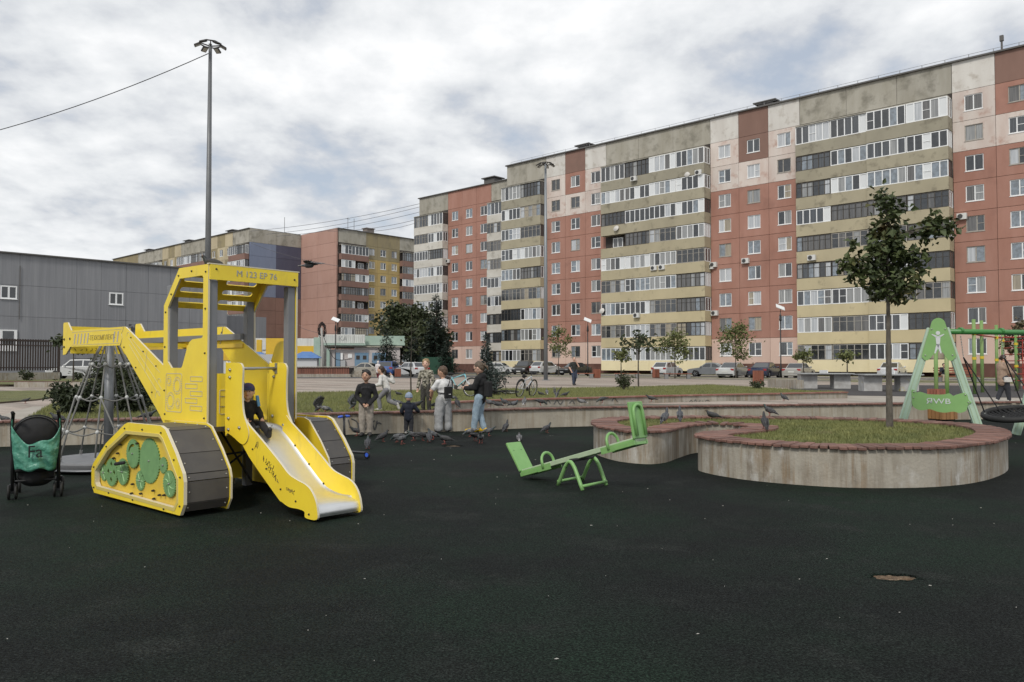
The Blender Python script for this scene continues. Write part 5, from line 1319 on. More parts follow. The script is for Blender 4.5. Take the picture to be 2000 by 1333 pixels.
bk = MB(); bk.box((0, .06, .54), (.40, .14, .50), Matrix.Rotation(radians(-10), 3, 'X')); bk.box((0, .20, .36), (.40, .34, .10)); blend(bk, 'seat_shell', m_blk, stl, .012, 7, noise_amt=.006, noise_scale=9)
ca = MB(); ca.ball((0, .06, .70), (.235, .20, .215), 20, 14); ca.ball((0, .22, .72), (.225, .18, .17), 18, 12); ca.box((0, .05, .62), (.44, .16, .2)); blend(ca, 'canopy', m_blk, stl, .012, 5, noise_amt=.004, noise_scale=14)
for yy, rr_ in ((-.02, .225), (.10, .238)):
    o = MB(); o.tube([(rr_ * cos(pi * i / 14), yy, .70 + rr_ * .93 * sin(pi * i / 14)) for i in range(15)], .009, 6); o.build('canopy_hoop', m_blkf, stl, smooth=True)
bs = MB(); bs.ball((0, .16, .23), (.19, .22, .12), 14, 9); bs.box((0, .06, .30), (.36, .10, .16)); blend(bs, 'basket', m_blk, stl, .012, 4, noise_amt=.006, noise_scale=12)
o = MB(); o.tube([(-.22, -.01, .20), (.22, -.01, .20)], .012, 6); o.build('rear_axle', m_blkf, stl)
bg = MB(); vs_, fs_ = [], []; nx, nz_ = 17, 15
for i in range(nx):
    for j in range(nz_):
        u, t = i / (nx - 1) * 2 - 1, j / (nz_ - 1)
        topz = .63 + .19 * (abs(u) ** 3.2); z = .33 + .02 * sin(6 * u) + (topz - .33) * t; w = .195 + .04 * t + .01 * sin(t * 3)
        vs_.append((u * w, -.10 - .075 * (1 - u * u) * (1 - .4 * t) - .012 * sin(9 * u + 4 * t) - .008 * sin(17 * t + 5 * u), z))
for i in range(nx - 1):
    for j in range(nz_ - 1): fs_.append((i * nz_ + j, (i + 1) * nz_ + j, (i + 1) * nz_ + j + 1, i * nz_ + j + 1))
bg.add(vs_, fs_); bgo = bg.build('plastic_bag', m_bag, None, smooth=True); bgo.location = stl.location; bgo.rotation_euler = stl.rotation_euler
sm_ = bgo.modifiers.new('t', 'SOLIDIFY'); sm_.thickness = .004
tag(bgo, 'teal plastic carrier bag lettered Fa, hanging from the stroller handles', 'bag')
text_mesh('lettering', 'Fa', .19, .003, m_blk, bgo, (.0, -.196, .53), (radians(86), 0, 0), .9)
for x in (-.23, .23):
    o = MB(); o.tube([(x * .98, -.10, .925), (x * 1.0, -.09, .86), (x, -.06, .80)], .006, 5); o.build('bag_strap', m_bag, bgo)
# ---- scooter
m_blu = mat('bright blue plastic', (.045, .12, .60), .4)
p = gp(674, 893); sc = empty('kick_scooter', tuple(p), radians(-30)); tag(sc, 'black kick scooter with blue grips and wheel beside the far track', 'scooter')
o = MB(); o.tube([(0, 0, .08), (-.02, .0, .42), (-.03, 0, .65)], .02, 8); o.build('stem', m_blkf, sc, smooth=True)
o = MB(); o.tube([(-.03, -.06, .655), (-.03, .06, .655)], .016, 8); o.build('handlebar', m_blkf, sc)
for s_ in (-1, 1): o = MB(); o.cone((-.03, s_ * .05, .655), .022, (-.03, s_ * .12, .65), .02, 8); o.build('grip', m_blu, sc, smooth=True)
bk = MB(); bk.box((.22, 0, .09), (.42, .10, .03)); blend(bk, 'deck', m_blkf, sc, .008, 4)
for x, y in ((.03, -.06), (.03, .06), (.46, 0)):
    w = MB().lathe([(.03, -.012), (.056, -.013), (.06, 0), (.056, .013), (.03, .012)], 16, m=Matrix.Rotation(radians(90), 3, 'X')).build('wheel', m_tyre, sc, smooth=True); w.location = (x, y, .06)
    MB().lathe([(.034, -.015), (.034, .015)], 12, m=Matrix.Rotation(radians(90), 3, 'X')).build('hub', m_blu, w)
o = MB(); o.ball((.03, 0, .125), (.06, .07, .03), 10, 6); o.build('fender', m_blu, sc, smooth=True)
# ---- bicycles
def bike(name, label, loc, rz, roll, m_fr, m_fork, ws=.30, wheel_m=None):
    """x forward, standing on z = 0; roll tips it over"""
    root = empty(name, loc, rz); root.rotation_euler = (roll, 0, rz); tag(root, label, 'bicycle', 'bicycles left on the lawn')
    wb = ws * 3.2; fx, rx = wb / 2, -wb / 2
    for x, tn in ((fx, .0), (rx, 0)):
        t = MB(); t.tube([(x + ws * .94 * cos(2 * pi * k / 28), 0, ws + ws * .94 * sin(2 * pi * k / 28)) for k in range(28)], ws * .075, 8, closed=True); w = t.build('wheel', m_tyre, root, smooth=True)
        t = MB(); t.tube([(x + ws * .86 * cos(2 * pi * k / 28), 0, ws + ws * .86 * sin(2 * pi * k / 28)) for k in range(28)], ws * .03, 6, closed=True); t.build('rim', m_bolt, w, smooth=True)
        t = MB()
        for k in range(16):
            an = 2 * pi * k / 16; t.tube([(x, .02 * (-1) ** k, ws), (x + ws * .86 * cos(an), 0, ws + ws * .86 * sin(an))], .0025, 4)
        t.tube([(x, -.035, ws), (x, .035, ws)], .02, 8); t.build('spokes', m_bolt, w)
    bb = (-.05 * ws / .3, 0, ws * .95); st = (-.26 * ws / .3, 0, ws * 2.05); hd1 = (fx - .27 * ws / .3, 0, ws * 2.35); hd0 = (fx - .20 * ws / .3, 0, ws * 1.85)
    f = MB()
    for p_, q, r_ in ((bb, st, .016), (bb, hd0, .02), ((st[0] * .9, 0, st[2] * .9), hd1, .018), (hd0, hd1, .022)): f.tube([p_, q], r_, 8)
    for y in (-.05, .05): f.tube([(bb[0], y * .5, bb[2]), (rx, y, ws)], .010, 6); f.tube([(st[0] * .92, y * .4, st[2] * .9), (rx, y, ws)], .009, 6)
    f.build('frame', m_fr, root, smooth=True)
    f = MB(); f.tube([hd0, (hd0[0] + .02, 0, hd0[2] - .05)], .02, 8)
    for y in (-.045, .045): f.tube([(hd0[0] + .015, y, hd0[2] - .04), (fx, y, ws)], .013, 6)
    f.build('fork', m_fork, root, smooth=True)
    f = MB(); f.tube([hd1, (hd1[0] - .01, 0, hd1[2] + .10)], .014, 6); f.tube(catmull([(hd1[0] - .08, -.28, hd1[2] + .14), (hd1[0] + .02, -.12, hd1[2] + .11), (hd1[0] + .02, .12, hd1[2] + .11), (hd1[0] - .08, .28, hd1[2] + .14)], 4), .011, 6); f.build('handlebar', m_blkf, root, smooth=True)
    f = MB(); f.cone((st[0] - .10, 0, st[2] + .10), .06, (st[0] + .12, 0, st[2] + .10), .022, 8); f.tube([st, (st[0], 0, st[2] + .09)], .012, 6); f.build('saddle', m_blk, root, smooth=True)
    f = MB(); f.lathe([(.075, -.006), (.075, .006)], 18, c=(bb[0], -.05, bb[2]), m=Matrix.Rotation(radians(90), 3, 'X')); f.tube([(bb[0], -.07, bb[2]), (bb[0] + .12, -.07, bb[2] - .08)], .009, 5); f.tube([(bb[0], .07, bb[2]), (bb[0] - .12, .07, bb[2] + .08)], .009, 5); f.box((bb[0] + .12, -.11, bb[2] - .08), (.08, .08, .02)); f.box((bb[0] - .12, .11, bb[2] + .08), (.08, .08, .02)); f.build('crank', m_dark, root)
    f = MB()
    an = [radians(a_) for a_ in range(20, 170, 15)]; f.tube([(rx + ws * 1.08 * cos(t_), 0, ws + ws * 1.08 * sin(t_)) for t_ in an], .018, 5); f.build('mudguard', m_blkf, root)
    return root
m_bw = mat('white bike paint', (.62, .64, .66), .35); m_bt = mat('teal bike paint', (.20, .48, .54), .35)
p = gp(1026, 776, LZ); bike('bicycle', 'white bicycle with blue trim standing on the lawn', (p.x, p.y, LZ), radians(62), radians(10), m_bw, m_bw)
p = gp(893, 775, LZ); bike('bicycle', 'teal bicycle leaning behind the girl in jeans', (p.x, p.y, LZ), radians(-28), radians(-8), m_bt, m_bw, .33)
p = gp(968, 772, LZ); bike('bicycle', 'black bicycle lying on its side on the lawn', (p.x, p.y, LZ + .06), radians(10), radians(80), m_blkf, m_blkf)
# ---- masts and lamps
m_mast = mat('galvanised mast', (.12, .125, .13), .5, .4, c2=(.16, .165, .17), scale=1)
def mast(x, y, h, label, seed, m=None):
    root = empty('lighting_mast', (x, y, .2)); tag(root, label, 'mast', 'lighting masts'); m = m or m_mast
    o = MB(); o.tube([(0, 0, 0), (0, 0, h * .5), (0, 0, h)], [.17, .14, .085], 12); o.build('pole', m, root, smooth=True)
    o = MB(); o.box((0, 0, .03), (.6, .6, .06)); o.build('base_plate', m, root)
    o = MB(); o.tube([(.55 * cos(2 * pi * k / 8), .55 * sin(2 * pi * k / 8), h) for k in range(8)], .035, 6, closed=True)
    for k in range(4): an = pi * k / 2 + .4; o.bar((0, 0, h - .12), (.55 * cos(an), .55 * sin(an), h), .05, .05)
    o.build('crown_ring', m_dark, root)
    for k in range(6):
        an = 2 * pi * k / 6 + .3; rot = Matrix.Rotation(an, 3, 'Z') @ Matrix.Rotation(radians(28), 3, 'Y')
        f = MB(); f.box((.62 * cos(an), .62 * sin(an), h - .10), (.34, .26, .09), rot); fo = f.build('floodlight', m_dark, root)
        g = MB(); g.box(Vector((.62 * cos(an), .62 * sin(an), h - .10)) + rot @ Vector((0, 0, -.05)), (.28, .2, .01), rot); g.build('lens', mat('floodlight lens', (.5, .5, .46), .2), fo)
    return root
mp_ = dp(404, 700, 40.7); mast(mp_.x, mp_.y, 17.85, 'tall lighting mast with floodlight crown behind the excavator cab', 1)
mp2 = gp(1066, 743.5, .2); mast(mp2.x, mp2.y, 17.6, 'lighting mast on the plaza in front of the red block', 2, mat('pale galvanised mast', (.24, .255, .27), .5, .4))
w = MB(); A_ = Vector((mp_.x - .1, mp_.y, 17.55)); B_ = dp(-160, 292, 44); 
w.tube([A_.lerp(B_, t) - Vector((0, 0, 4 * .5 * t * (1 - t))) for t in [k / 16 for k in range(17)]], .022, 5); tag(w.build('overhead_cable', m_rope), 'black overhead cable running left from the mast top', 'cable')
def lantern(px, d, h, label):
    p = dp(px, 700, d); root = empty('street_lamp', (p.x, d, .2)); tag(root, label, 'street lamp', 'solar panel street lamps')
    o = MB(); o.tube([(0, 0, 0), (0, 0, 1.0), (0, 0, 1.1), (0, 0, h - .5)], [.11, .10, .06, .05], 8); o.build('pole', m_blkf, root, smooth=True)
    o = MB(); o.lathe([(.08, h - 1.1), (.12, h - 1.0), (.08, h - .55), (.03, h - .4)], 8); o.build('lamp_head', m_blkf, root)
    o = MB(); o.tube([(0, 0, h - .5), (0, 0, h)], .03, 5); o.build('panel_bracket', m_blkf, root)
    o = MB(); o.box((0, 0, h + .12), (.80, .62, .05), Matrix.Rotation(radians(22), 3, 'Y') @ Matrix.Rotation(radians(34), 3, 'X')); o.build('solar_panel', mat('white panel', (.75, .76, .76), .35), root)
lantern(655, 84, 5.9, 'black street lamp with white square top near the pavilion')
lantern(1148, 83, 5.8, 'black street lamp with white square top by the dark parked sedan')
lantern(1525, 70, 6.2, 'black street lamp with white square top between the blue and silver cars')
p = dp(631, 700, 89); up_ = empty('utility_pole', (p.x, 89, .2)); tag(up_, 'leaning concrete utility pole with a coil of black cable', 'pole')
o = MB(); o.tube([(.1, 0, 0), (-.2, 0, 5.4)], [.2, .12], 8); o.build('pole', mat('pale concrete pole', (.33, .32, .3), .9), up_, smooth=True)
cl = MB(); rr = random.Random(4)
for k in range(10): cl.tube([(-.15 + rr.uniform(-.15, .15) + (.3 + rr.uniform(0, .12)) * cos(t), rr.uniform(-.1, .1), 5.2 + rr.uniform(-.3, .2) + .7 * sin(t)) for t in [2 * pi * q / 12 for q in range(12)]], .03, 4, closed=True)
cl.build('cable_coil', m_rope, up_)
o = MB(); o.tube(catmull([(-.2, 0, 5.0), (.8, 0, 2.6), (1.6, 0, 1.8), (3.2, 0, 1.9)], 6), .035, 5); o.build('cable', m_rope, up_)
# wires across the gap between the blocks
for i, (a0, b0) in enumerate((((487, 452), (830, 396)), ((520, 458), (830, 402)), ((540, 462), (830, 412)), ((640, 452), (830, 425)), ((700, 452), (830, 430)), ((587, 640), (668, 650)), ((490, 475), (662, 520)))):
    A_, B_ = dp(*a0, 162), dp(*b0, 136 if b0[0] > 800 else 162); w = MB(); w.tube([A_.lerp(B_, t) - Vector((0, 0, 1.6 * 4 * t * (1 - t) * .4)) for t in [k / 10 for k in range(11)]], .035, 4)
    tag(w.build('overhead_wire', mat('thin grey wire', (.12, .12, .13), .7)), 'thin overhead wire strung between the distant apartment blocks, ' + ('topmost of the fan', 'second of the fan from the top', 'third of the fan from the top', 'fourth of the fan from the top', 'lowest of the fan', 'low across the pink end wall', 'sagging over the blue end wall')[i], 'wire', 'wires between the far blocks')
# ---- benches, bins, tables
m_bin = mat('red brown bin slat', (.25, .09, .055), .7, rand=.15); m_lid = mat('grey bench leg', (.2, .2, .2), .8)
def bin_(px, py, label, h=.85, w=.5, m=None, z=.2, rz=.6):
    p = gp(px, py, z); root = empty('litter_bin', tuple(p), rz); tag(root, label, 'litter bin', 'slatted litter bins')
    MB().box((0, 0, h / 2), (w * .8, w * .8, h * .92)).build('liner', m_inner, root)
    for s_ in range(4):
        an = s_ * pi / 2
        for k in range(4):
            rot = Matrix.Rotation(an, 3, 'Z'); MB().box(rot @ Vector(((k - 1.5) * w * .25, w * .45, h / 2 + .03)), (w * .21, .03, h * .94), rot).build('slat', m or m_bin, root)
bin_(1166, 739.5, 'slatted litter bin on the plaza under the street lamp'); bin_(1281, 739, 'slatted litter bin beside the white hatchback'); bin_(1481, 752, 'slatted litter bin at the lawn edge before the blue sedan', .9)
bin_(777, 737, 'slatted litter bin behind the running girl near the blue car')
bin_(1841, 822, 'light wooden slatted litter bin under the swing frame', .62, .52, mat('fresh pine slat', (.30, .155, .06), .7, rand=.2), 0.0, .3)
bin_(1829, 783, 'dark slatted litter bin just beyond the low wall, behind the swing frame', .4, .45)
def bench(pxa, pxb, py, label, back=False):
    a, b_ = gp(pxa, py, .2), gp(pxb, py, .2); c = (a + b_) / 2; L = (b_ - a).length
    root = empty('bench', tuple(c), atan2((b_ - a).y, (b_ - a).x)); tag(root, label, 'bench', 'plaza benches')
    for k in range(3): MB().box((0, -.16 + k * .16, .46), (L, .13, .06)).build('seat_slat', m_bin, root)
    for s_ in (-1, 1): MB().box((s_ * (L / 2 - .25), 0, .22), (.3, .42, .42)).build('leg', m_lid, root)
    if back:
        for k in range(3): MB().box((0, .28 + k * .03, .68 + k * .17), (L, .04, .12)).build('back_slat', m_bin, root)
bench(1120, 1160, 739.5, 'low slatted bench nearest the street lamp'); bench(1200, 1250, 740, 'low slatted bench between the two litter bins'); bench(1296, 1350, 740.5, 'low slatted bench right of the white hatchback'); bench(1828, 1912, 748, 'red-brown bench with backrest carrying a seated person', True)
def pingpong(px, py, L, label, rz):
    p = gp(px, py, .21); root = empty('table_tennis_table', tuple(p), rz); tag(root, label, 'table', 'concrete table tennis tables')
    b = MB(); b.box((0, 0, .79), (L, 1.5, .06)); bevel(b.build('table_top', mat('grey table top', (.36, .37, .37), .7, c2=(.28, .29, .29), scale=2), root), .01)
    for s_ in (-1, 1):
        b = MB(); b.box((s_ * L * .31, 0, .38), (.85, .75, .76)); o = b.build('pedestal', mat('painted concrete', (.45, .45, .44), .85, c2=(.33, .32, .31), scale=3, c3=(.42, .36, .1), scale3=1.4, lo3=.62, hi3=.7), root)
    b = MB(); b.box((0, 0, .90), (.04, 1.5, .15)); b.build('net', m_white, root)
pingpong(1609, 759, 2.75, 'grey concrete table tennis table left of the foreground tree', radians(-6)); pingpong(1735, 764, 2.75, 'grey concrete table tennis table right behind the foreground tree trunk', radians(-4))
a, b_ = gp(1506, 756, .2), gp(1563, 760, .2); o = MB(); o.bar(a + Vector((0, 0, .22)), b_ + Vector((0, 0, .22)), .4, .5); tag(o.build('low_concrete_block', m_conc2), 'low rough concrete block beside the table tennis table', 'block')
# ---- climbing frame
cf0 = gp(1930, 770, .21); cf = empty('climbing_frame', tuple(cf0)); tag(cf, 'green post climbing frame with red bars beyond the swing', 'climbing frame')
m_red_bar = mat('red bar', (.36, .04, .03), .5); m_ycol = mat('yellow collar', (.62, .45, .03), .5); m_cpost = mat('green weathered post', (.12, .27, .06), .6, c2=(.25, .32, .13), scale=1.5, stretch=(1, 1, .4))
PXP = [(1829, 776, 2.1), (1850, 778, 2.1), (1904, 770, 3.25), (1919, 767, 3.3), (1948, 764, 3.2), (1960, 762, 3.1), (1986, 764, 2.9), (2030, 766, 3.0)]
pp = []
for px, py, h in PXP:
    q = gp(px, py, .21) - cf0; pp.append((q, h)); o = MB(); o.tube([q, q + UP * h], .075, 10); o.build('post', m_cpost, cf, smooth=True)
    for z in (h - .62, h - 1.7):
        if h > 2.5: MB().lathe([(.09, -.06), (.09, .06)], 10, c=q + UP * z).build('collar', m_ycol, cf)
for i, j in ((1, 2), (2, 3), (3, 4), (4, 6), (6, 7), (2, 5)):
    z = 2.6; o = MB(); o.tube([pp[i][0] + UP * z, pp[j][0] + UP * z], .03, 6); o.build('bar', m_red_bar, cf)
for k in range(7):
    z = .5 + k * .32; o = MB(); o.tube([pp[5][0] + UP * z, pp[6][0] + UP * z], .025, 6); o.build('rung', m_red_bar, cf); o = MB(); o.tube([pp[6][0] + UP * z, pp[7][0] + UP * z], .025, 6); o.build('rung', m_red_bar, cf)
for t in (.3, .6): q = pp[6][0].lerp(pp[7][0], t); o = MB(); o.tube([q + UP * .1, q + UP * 2.5], .025, 6); o.build('bar', m_red_bar, cf)
# ================================================================== CARS
m_cglass = mat('car glass', (.018, .02, .022), .06, coat=1.0, spec=.8); m_trim = mat('black car trim', (.015, .015, .016), .6); m_plate = mat('number plate', (.6, .6, .58), .5)
m_tail = mat('red tail lamp', (.30, .012, .01), .25, coat=1.0); m_head = mat('clear headlamp', (.55, .57, .58), .15, coat=1.0); m_rimc = mat('alloy rim', (.38, .39, .4), .35, .8)
def paint(name, c): return mat('car paint ' + name, c, .32, coat=.8, c2=tuple(x * .92 for x in c), scale=1.2)
def arc(cx, r, a0, a1, n=8, cz=.32): return [(cx + r * cos(radians(a0 + (a1 - a0) * k / n)), cz + r * sin(radians(a0 + (a1 - a0) * k / n))) for k in range(n + 1)]
CAR = {  # length, width, height, belt, nose of bonnet, bonnet height, windscreen base, roof front, roof rear, rear window base, boot height, tail
    'sedan': dict(L=4.4, W=1.72, H=1.46, belt=.93, hood=.90, ws=.95, rf=.25, rr=-.75, rw=-1.45, boot=.98),
    'old': dict(L=4.3, W=1.65, H=1.40, belt=.92, hood=.90, ws=.85, rf=.30, rr=-.70, rw=-1.20, boot=.96),
    'hatch': dict(L=3.9, W=1.70, H=1.52, belt=.95, hood=.96, ws=.95, rf=.35, rr=-1.25, rw=-1.75, boot=1.0),
    'wagon': dict(L=4.5, W=1.78, H=1.50, belt=.96, hood=.95, ws=.95, rf=.30, rr=-1.55, rw=-2.0, boot=1.02),
    'suv': dict(L=4.5, W=1.82, H=1.70, belt=1.08, hood=1.08, ws=.95, rf=.35, rr=-1.60, rw=-2.05, boot=1.12)}
_cars = {}
def car_parts(kind, pm):
    D = CAR[kind]; L, W, H = D['L'] / 2, D['W'] / 2, D['H']; belt = D['belt']; wx = L * .60; wr = .33 if kind != 'suv' else .37; cz = wr
    z0 = .20 if kind != 'suv' else .28
    prof = [(L - .06, z0 + .06), (L, .45), (L - .02, .66), (L - .16, .78), (D['ws'] + .55, D['hood'] - .03), (D['ws'], belt + .015), (D['rw'], D['boot'])]
    prof += ([(-L + .12, D['boot'] - .02), (-L + .02, D['boot'] - .12)] if kind in ('sedan', 'old') else [(-L + .06, D['boot'] - .10)]) + [(-L, .55), (-L + .05, z0 + .06)]
    prof += arc(-wx, wr * 1.17, 190, -10, 10, cz) + [(0, z0)] + arc(wx, wr * 1.17, 190, -10, 10, cz)
    def loaf(b, P, ys, ins):
        n = len(P); vs_, fs_ = [], []; cxm = sum(p[0] for p in P) / n; czm = sum(p[1] for p in P) / n
        for y, s_ in zip(ys, ins):
            for (x, z) in P: vs_.append((cxm + (x - cxm) * s_[0], y, czm + (z - czm) * s_[1]))
        for i in range(len(ys) - 1):
            for k in range(n): fs_.append((i * n + k, i * n + (k + 1) % n, (i + 1) * n + (k + 1) % n, (i + 1) * n + k))
        b.add(vs_, fs_)
        for i in (0, len(ys) - 1):
            bm = bmesh.new(); vv = [bm.verts.new(vs_[i * n + k]) for k in range(n)]; f = bm.faces.new(vv); bmesh.ops.triangulate(bm, faces=[f]); bm.verts.index_update()
            b.add([v.co.copy() for v in bm.verts], [[v.index for v in f.verts] for f in bm.faces]); bm.free()
    parts = []
    b = MB(); loaf(b, prof, [-W, -W + .10, -W + .35, W - .35, W - .10, W], [(.965, .93), (.992, .985), (1, 1), (1, 1), (.992, .985), (.965, .93)])
    # greenhouse
    gh = [(D['ws'] + .02, belt - .02), (D['rf'], H - .03), (D['rf'] - .3, H), (D['rr'] + .25, H), (D['rr'], H - .04), (D['rw'] - .02, D['boot'] - .02)]
    def wz(z): return (W - .07) * (1 - .20 * max(0, (z - belt) / (H - belt)))
    n = len(gh); vs_ = []
    for s_ in (-1, 1):
        for (x, z) in gh: vs_.append((x, s_ * wz(z), z))
    fs_ = [(k, (k + 1) % n, n + (k + 1) % n, n + k) for k in range(n)]; b.add(vs_, fs_ + [tuple(range(n - 1, -1, -1)), tuple(range(n, 2 * n))])
    parts.append(('body', b.mesh('body', pm), (0, 0, 0), None)); 
    me = parts[0][1]; bm = bmesh.new(); bm.from_mesh(me); bmesh.ops.recalc_face_normals(bm, faces=bm.faces[:]); bm.to_mesh(me); bm.free(); me.polygons.foreach_set('use_smooth', [True] * len(me.polygons)); me.set_sharp_from_angle(angle=radians(32))
    # glass
    def quad(name, pts, m): b = MB().add(pts, [tuple(range(len(pts)))]); return (name, b.mesh(name, m), (0, 0, 0), None)
    mid = (D['rf'] + D['rr']) / 2 - .05
    def side(s_, P): return [(x, s_ * (wz(z) + .006), z) for x, z in P]
    for s_ in (-1, 1):
        f = [(D['ws'] - .20, belt + .05), (D['rf'] - .02, H - .12), (mid + .05, H - .09), (mid + .05, belt + .05)]
        r = [(mid - .05, belt + .05), (mid - .05, H - .09), (D['rr'] + .10, H - .12), (D['rw'] + .32, belt + .12), (D['rw'] + .42, belt + .05)]
        parts.append(quad('side_window', side(s_, f), m_cglass)); parts.append(quad('side_window', side(s_, r), m_cglass))
        b = MB(); b.ball((D['ws'] - .22, s_ * (W + .05), belt + .10), (.07, .11, .08), 8, 6); parts.append(('mirror', b.mesh('mirror', pm, True), (0, 0, 0), None))
        for hx in (.35, -.62): b = MB(); b.box((hx, s_ * (W * .985), belt - .12), (.2, .03, .03)); parts.append(('door_handle', b.mesh('door_handle', m_trim if kind == 'old' else pm), (0, 0, 0), None))
        b = MB(); b.box((mid, s_ * (W - .005), .60), (.012, .012, .62)); b.box((mid + .98, s_ * (W - .012), .66), (.012, .012, .45)); parts.append(('door_seam', b.mesh('door_seam', m_trim), (0, 0, 0), None))
        b = MB(); b.box((-L + .02 + .05, s_ * (W - .17), .80 if kind in ('sedan', 'old') else .86), (.10, .30, .17)); parts.append(('tail_light', b.mesh('tail_light', m_tail), (0, 0, 0), None))
        b = MB(); b.ball((L - .12, s_ * (W - .24), .69), (.14, .20, .075), 10, 6); parts.append(('headlight', b.mesh('headlight', m_head, True), (0, 0, 0), None))
    def band(p0, p1, o0, o1, m, name):
        (xa, za), (xb, zb) = p0, p1; dx, dz = xb - xa, zb - za; l = sqrt(dx * dx + dz * dz); nx_, nz2 = dz / l * .008, -dx / l * .008
        sg = 1 if name == 'windscreen' else -1
        A = (xa + dx * .07 + sg * abs(nx_), za + dz * .07 + abs(nz2)); B = (xb - dx * .08 + sg * abs(nx_), zb - dz * .08 + abs(nz2))
        return quad(name, [(A[0], -wz(A[1]) * .90, A[1]), (A[0], wz(A[1]) * .90, A[1]), (B[0], wz(B[1]) * .90, B[1]), (B[0], -wz(B[1]) * .90, B[1])], m)
    parts.append(band(gh[0], gh[1], 0, 0, m_cglass, 'windscreen')); parts.append(band(gh[5], gh[4], 0, 0, m_cglass, 'rear_window'))
    b = MB(); b.box((-L - .005, 0, .62 if kind in ('sedan', 'old') else .72), (.02, .52, .115)); b.box((L + .005, 0, .40), (.02, .52, .115)); parts.append(('number_plate', b.mesh('number_plate', m_plate), (0, 0, 0), None))
    b = MB(); b.box((L - .02, 0, .56), (.06, W * 1.1, .13)); b.box((L - .03, 0, .30), (.07, W * 1.4, .12)); parts.append(('grille', b.mesh('grille', m_trim), (0, 0, 0), None))
    b = MB(); b.box((-L + .03, 0, .36), (.09, W * 1.75, .10)); parts.append(('rear_bumper_trim', b.mesh('rear_bumper_trim', m_trim if kind != 'old' else pm), (0, 0, 0), None))
    tm = MB().lathe([(wr * .62, -.09), (wr * .94, -.10), (wr, -.07), (wr, .07), (wr * .94, .10), (wr * .62, .09)], 20, m=Matrix.Rotation(radians(90), 3, 'X')).mesh('wheel', m_tyre, True)
    rm = MB(); rm.lathe([(wr * .62, -.092), (wr * .58, -.06), (.04, -.075), (.03, -.09)], 16, m=Matrix.Rotation(radians(90), 3, 'X'))
    rm2 = MB().lathe([(wr * .66, -.06), (wr * .66, .06)], 16, m=Matrix.Rotation(radians(90), 3, 'X')).mesh('rim', m_rimc)
    hub = MB()
    for k in range(5): an = 2 * pi * k / 5; hub.bar((0, -.094, 0), (wr * .6 * cos(an), -.094, wr * .6 * sin(an)), .03, .07, up=(0, 1, 0)); hub.bar((0, .094, 0), (wr * .6 * cos(an), .094, wr * .6 * sin(an)), .03, .07, up=(0, 1, 0))
    hub = hub.mesh('spokes', m_rimc)
    for sx in (-1, 1):
        for s_ in (-1, 1): parts.append(('wheel', tm, (sx * wx, s_ * (W - .13), cz), [('rim', rm2), ('spokes', hub)]))
    b = MB()
    for sx in (-1, 1): b.box((sx * wx, 0, .5), (wr * 2.1, W * 1.75, .42))
    parts.append(('underbody', b.mesh('underbody', m_trim), (0, 0, 0), None))
    if kind == 'suv':
        b = MB()
        for s_ in (-1, 1): b.tube([(D['rf'] - .2, s_ * (W - .35), H + .06), (D['rr'] + .2, s_ * (W - .35), H + .06)], .025, 6)
        for x in (.0, -1.0): b.bar((x, -W + .3, H + .08), (x, W - .3, H + .08), .06, .03)
        parts.append(('roof_rack', b.mesh('roof_rack', m_trim), (0, 0, 0), None))
    return parts
def car(kind, colour, px, py, head, label, sc=1.0):
    key = (kind, colour[0])
    if key not in _cars: _cars[key] = car_parts(kind, paint(*colour))
    p = gp(px, py, .225); root = empty('parked_car', tuple(p), atan2(head[1], head[0])); root.scale = (sc, sc, sc); tag(root, label, 'car', 'cars parked along the road')
    for name, me, loc, subs in _cars[key]:
        o = inst(name, me, root, loc)
        for nm, m2 in subs or (): inst(nm, m2, o)
    return root
WH, BK, SV, GR, BL, BB, BE = ('white', (.58, .59, .59)), ('black', (.016, .017, .019)), ('silver', (.36, .35, .33)), ('grey', (.16, .17, .18)), ('dark blue', (.018, .026, .065)), ('bright blue', (.03, .08, .26)), ('beige', (.36, .34, .29))
IN = (.60, .80)
car('wagon', WH, 978, 730.5, (.93, -.36), 'white estate car parked left of the black off-roader'); car('suv', BK, 1024, 731.5, (-.35, -.94), 'black off-roader with roof rack parked facing the plaza')
car('hatch', WH, 1066, 732, (.70, .71), 'white crossover parked behind the plaza lighting mast', 1.08); car('sedan', BK, 1122, 733.5, (-.72, -.69), 'black sedan parked facing the plaza behind the walking man')
car('hatch', WH, 1303, 736, (.62, .78), 'white hatchback parked tail-first beside the small plaza trees'); car('sedan', GR, 1386, 736, (-.90, .43), 'grey coupe-like sedan parked side-on in front of the red block')
car('sedan', WH, 1433, 739, IN, 'white sedan parked behind the small tree, tail to the plaza'); car('sedan', BL, 1495, 739.5, IN, 'dark blue sedan parked left of the street lamp')
car('old', SV, 1560, 740, IN, 'old silver sedan parked right of the street lamp'); car('sedan', WH, 1743, 739, IN, 'white sedan parked behind the table tennis tables')
car('sedan', BE, 713, 734.5, (-.97, .24), 'beige sedan parked above the concrete steps'); car('hatch', BB, 760, 735.5, (.12, .99), 'bright blue hatchback parked beside the white estate', 1.05)
car('wagon', WH, 803, 736, (-.62, .78), 'white estate car parked under the dark trees'); car('suv', WH, 150, 741, (-.97, -.22), 'white crossover parked in front of the grey hall')
car('sedan', BK, 893, 727, (-.5, -.86), 'black car half hidden behind the spruce by the pink wall')
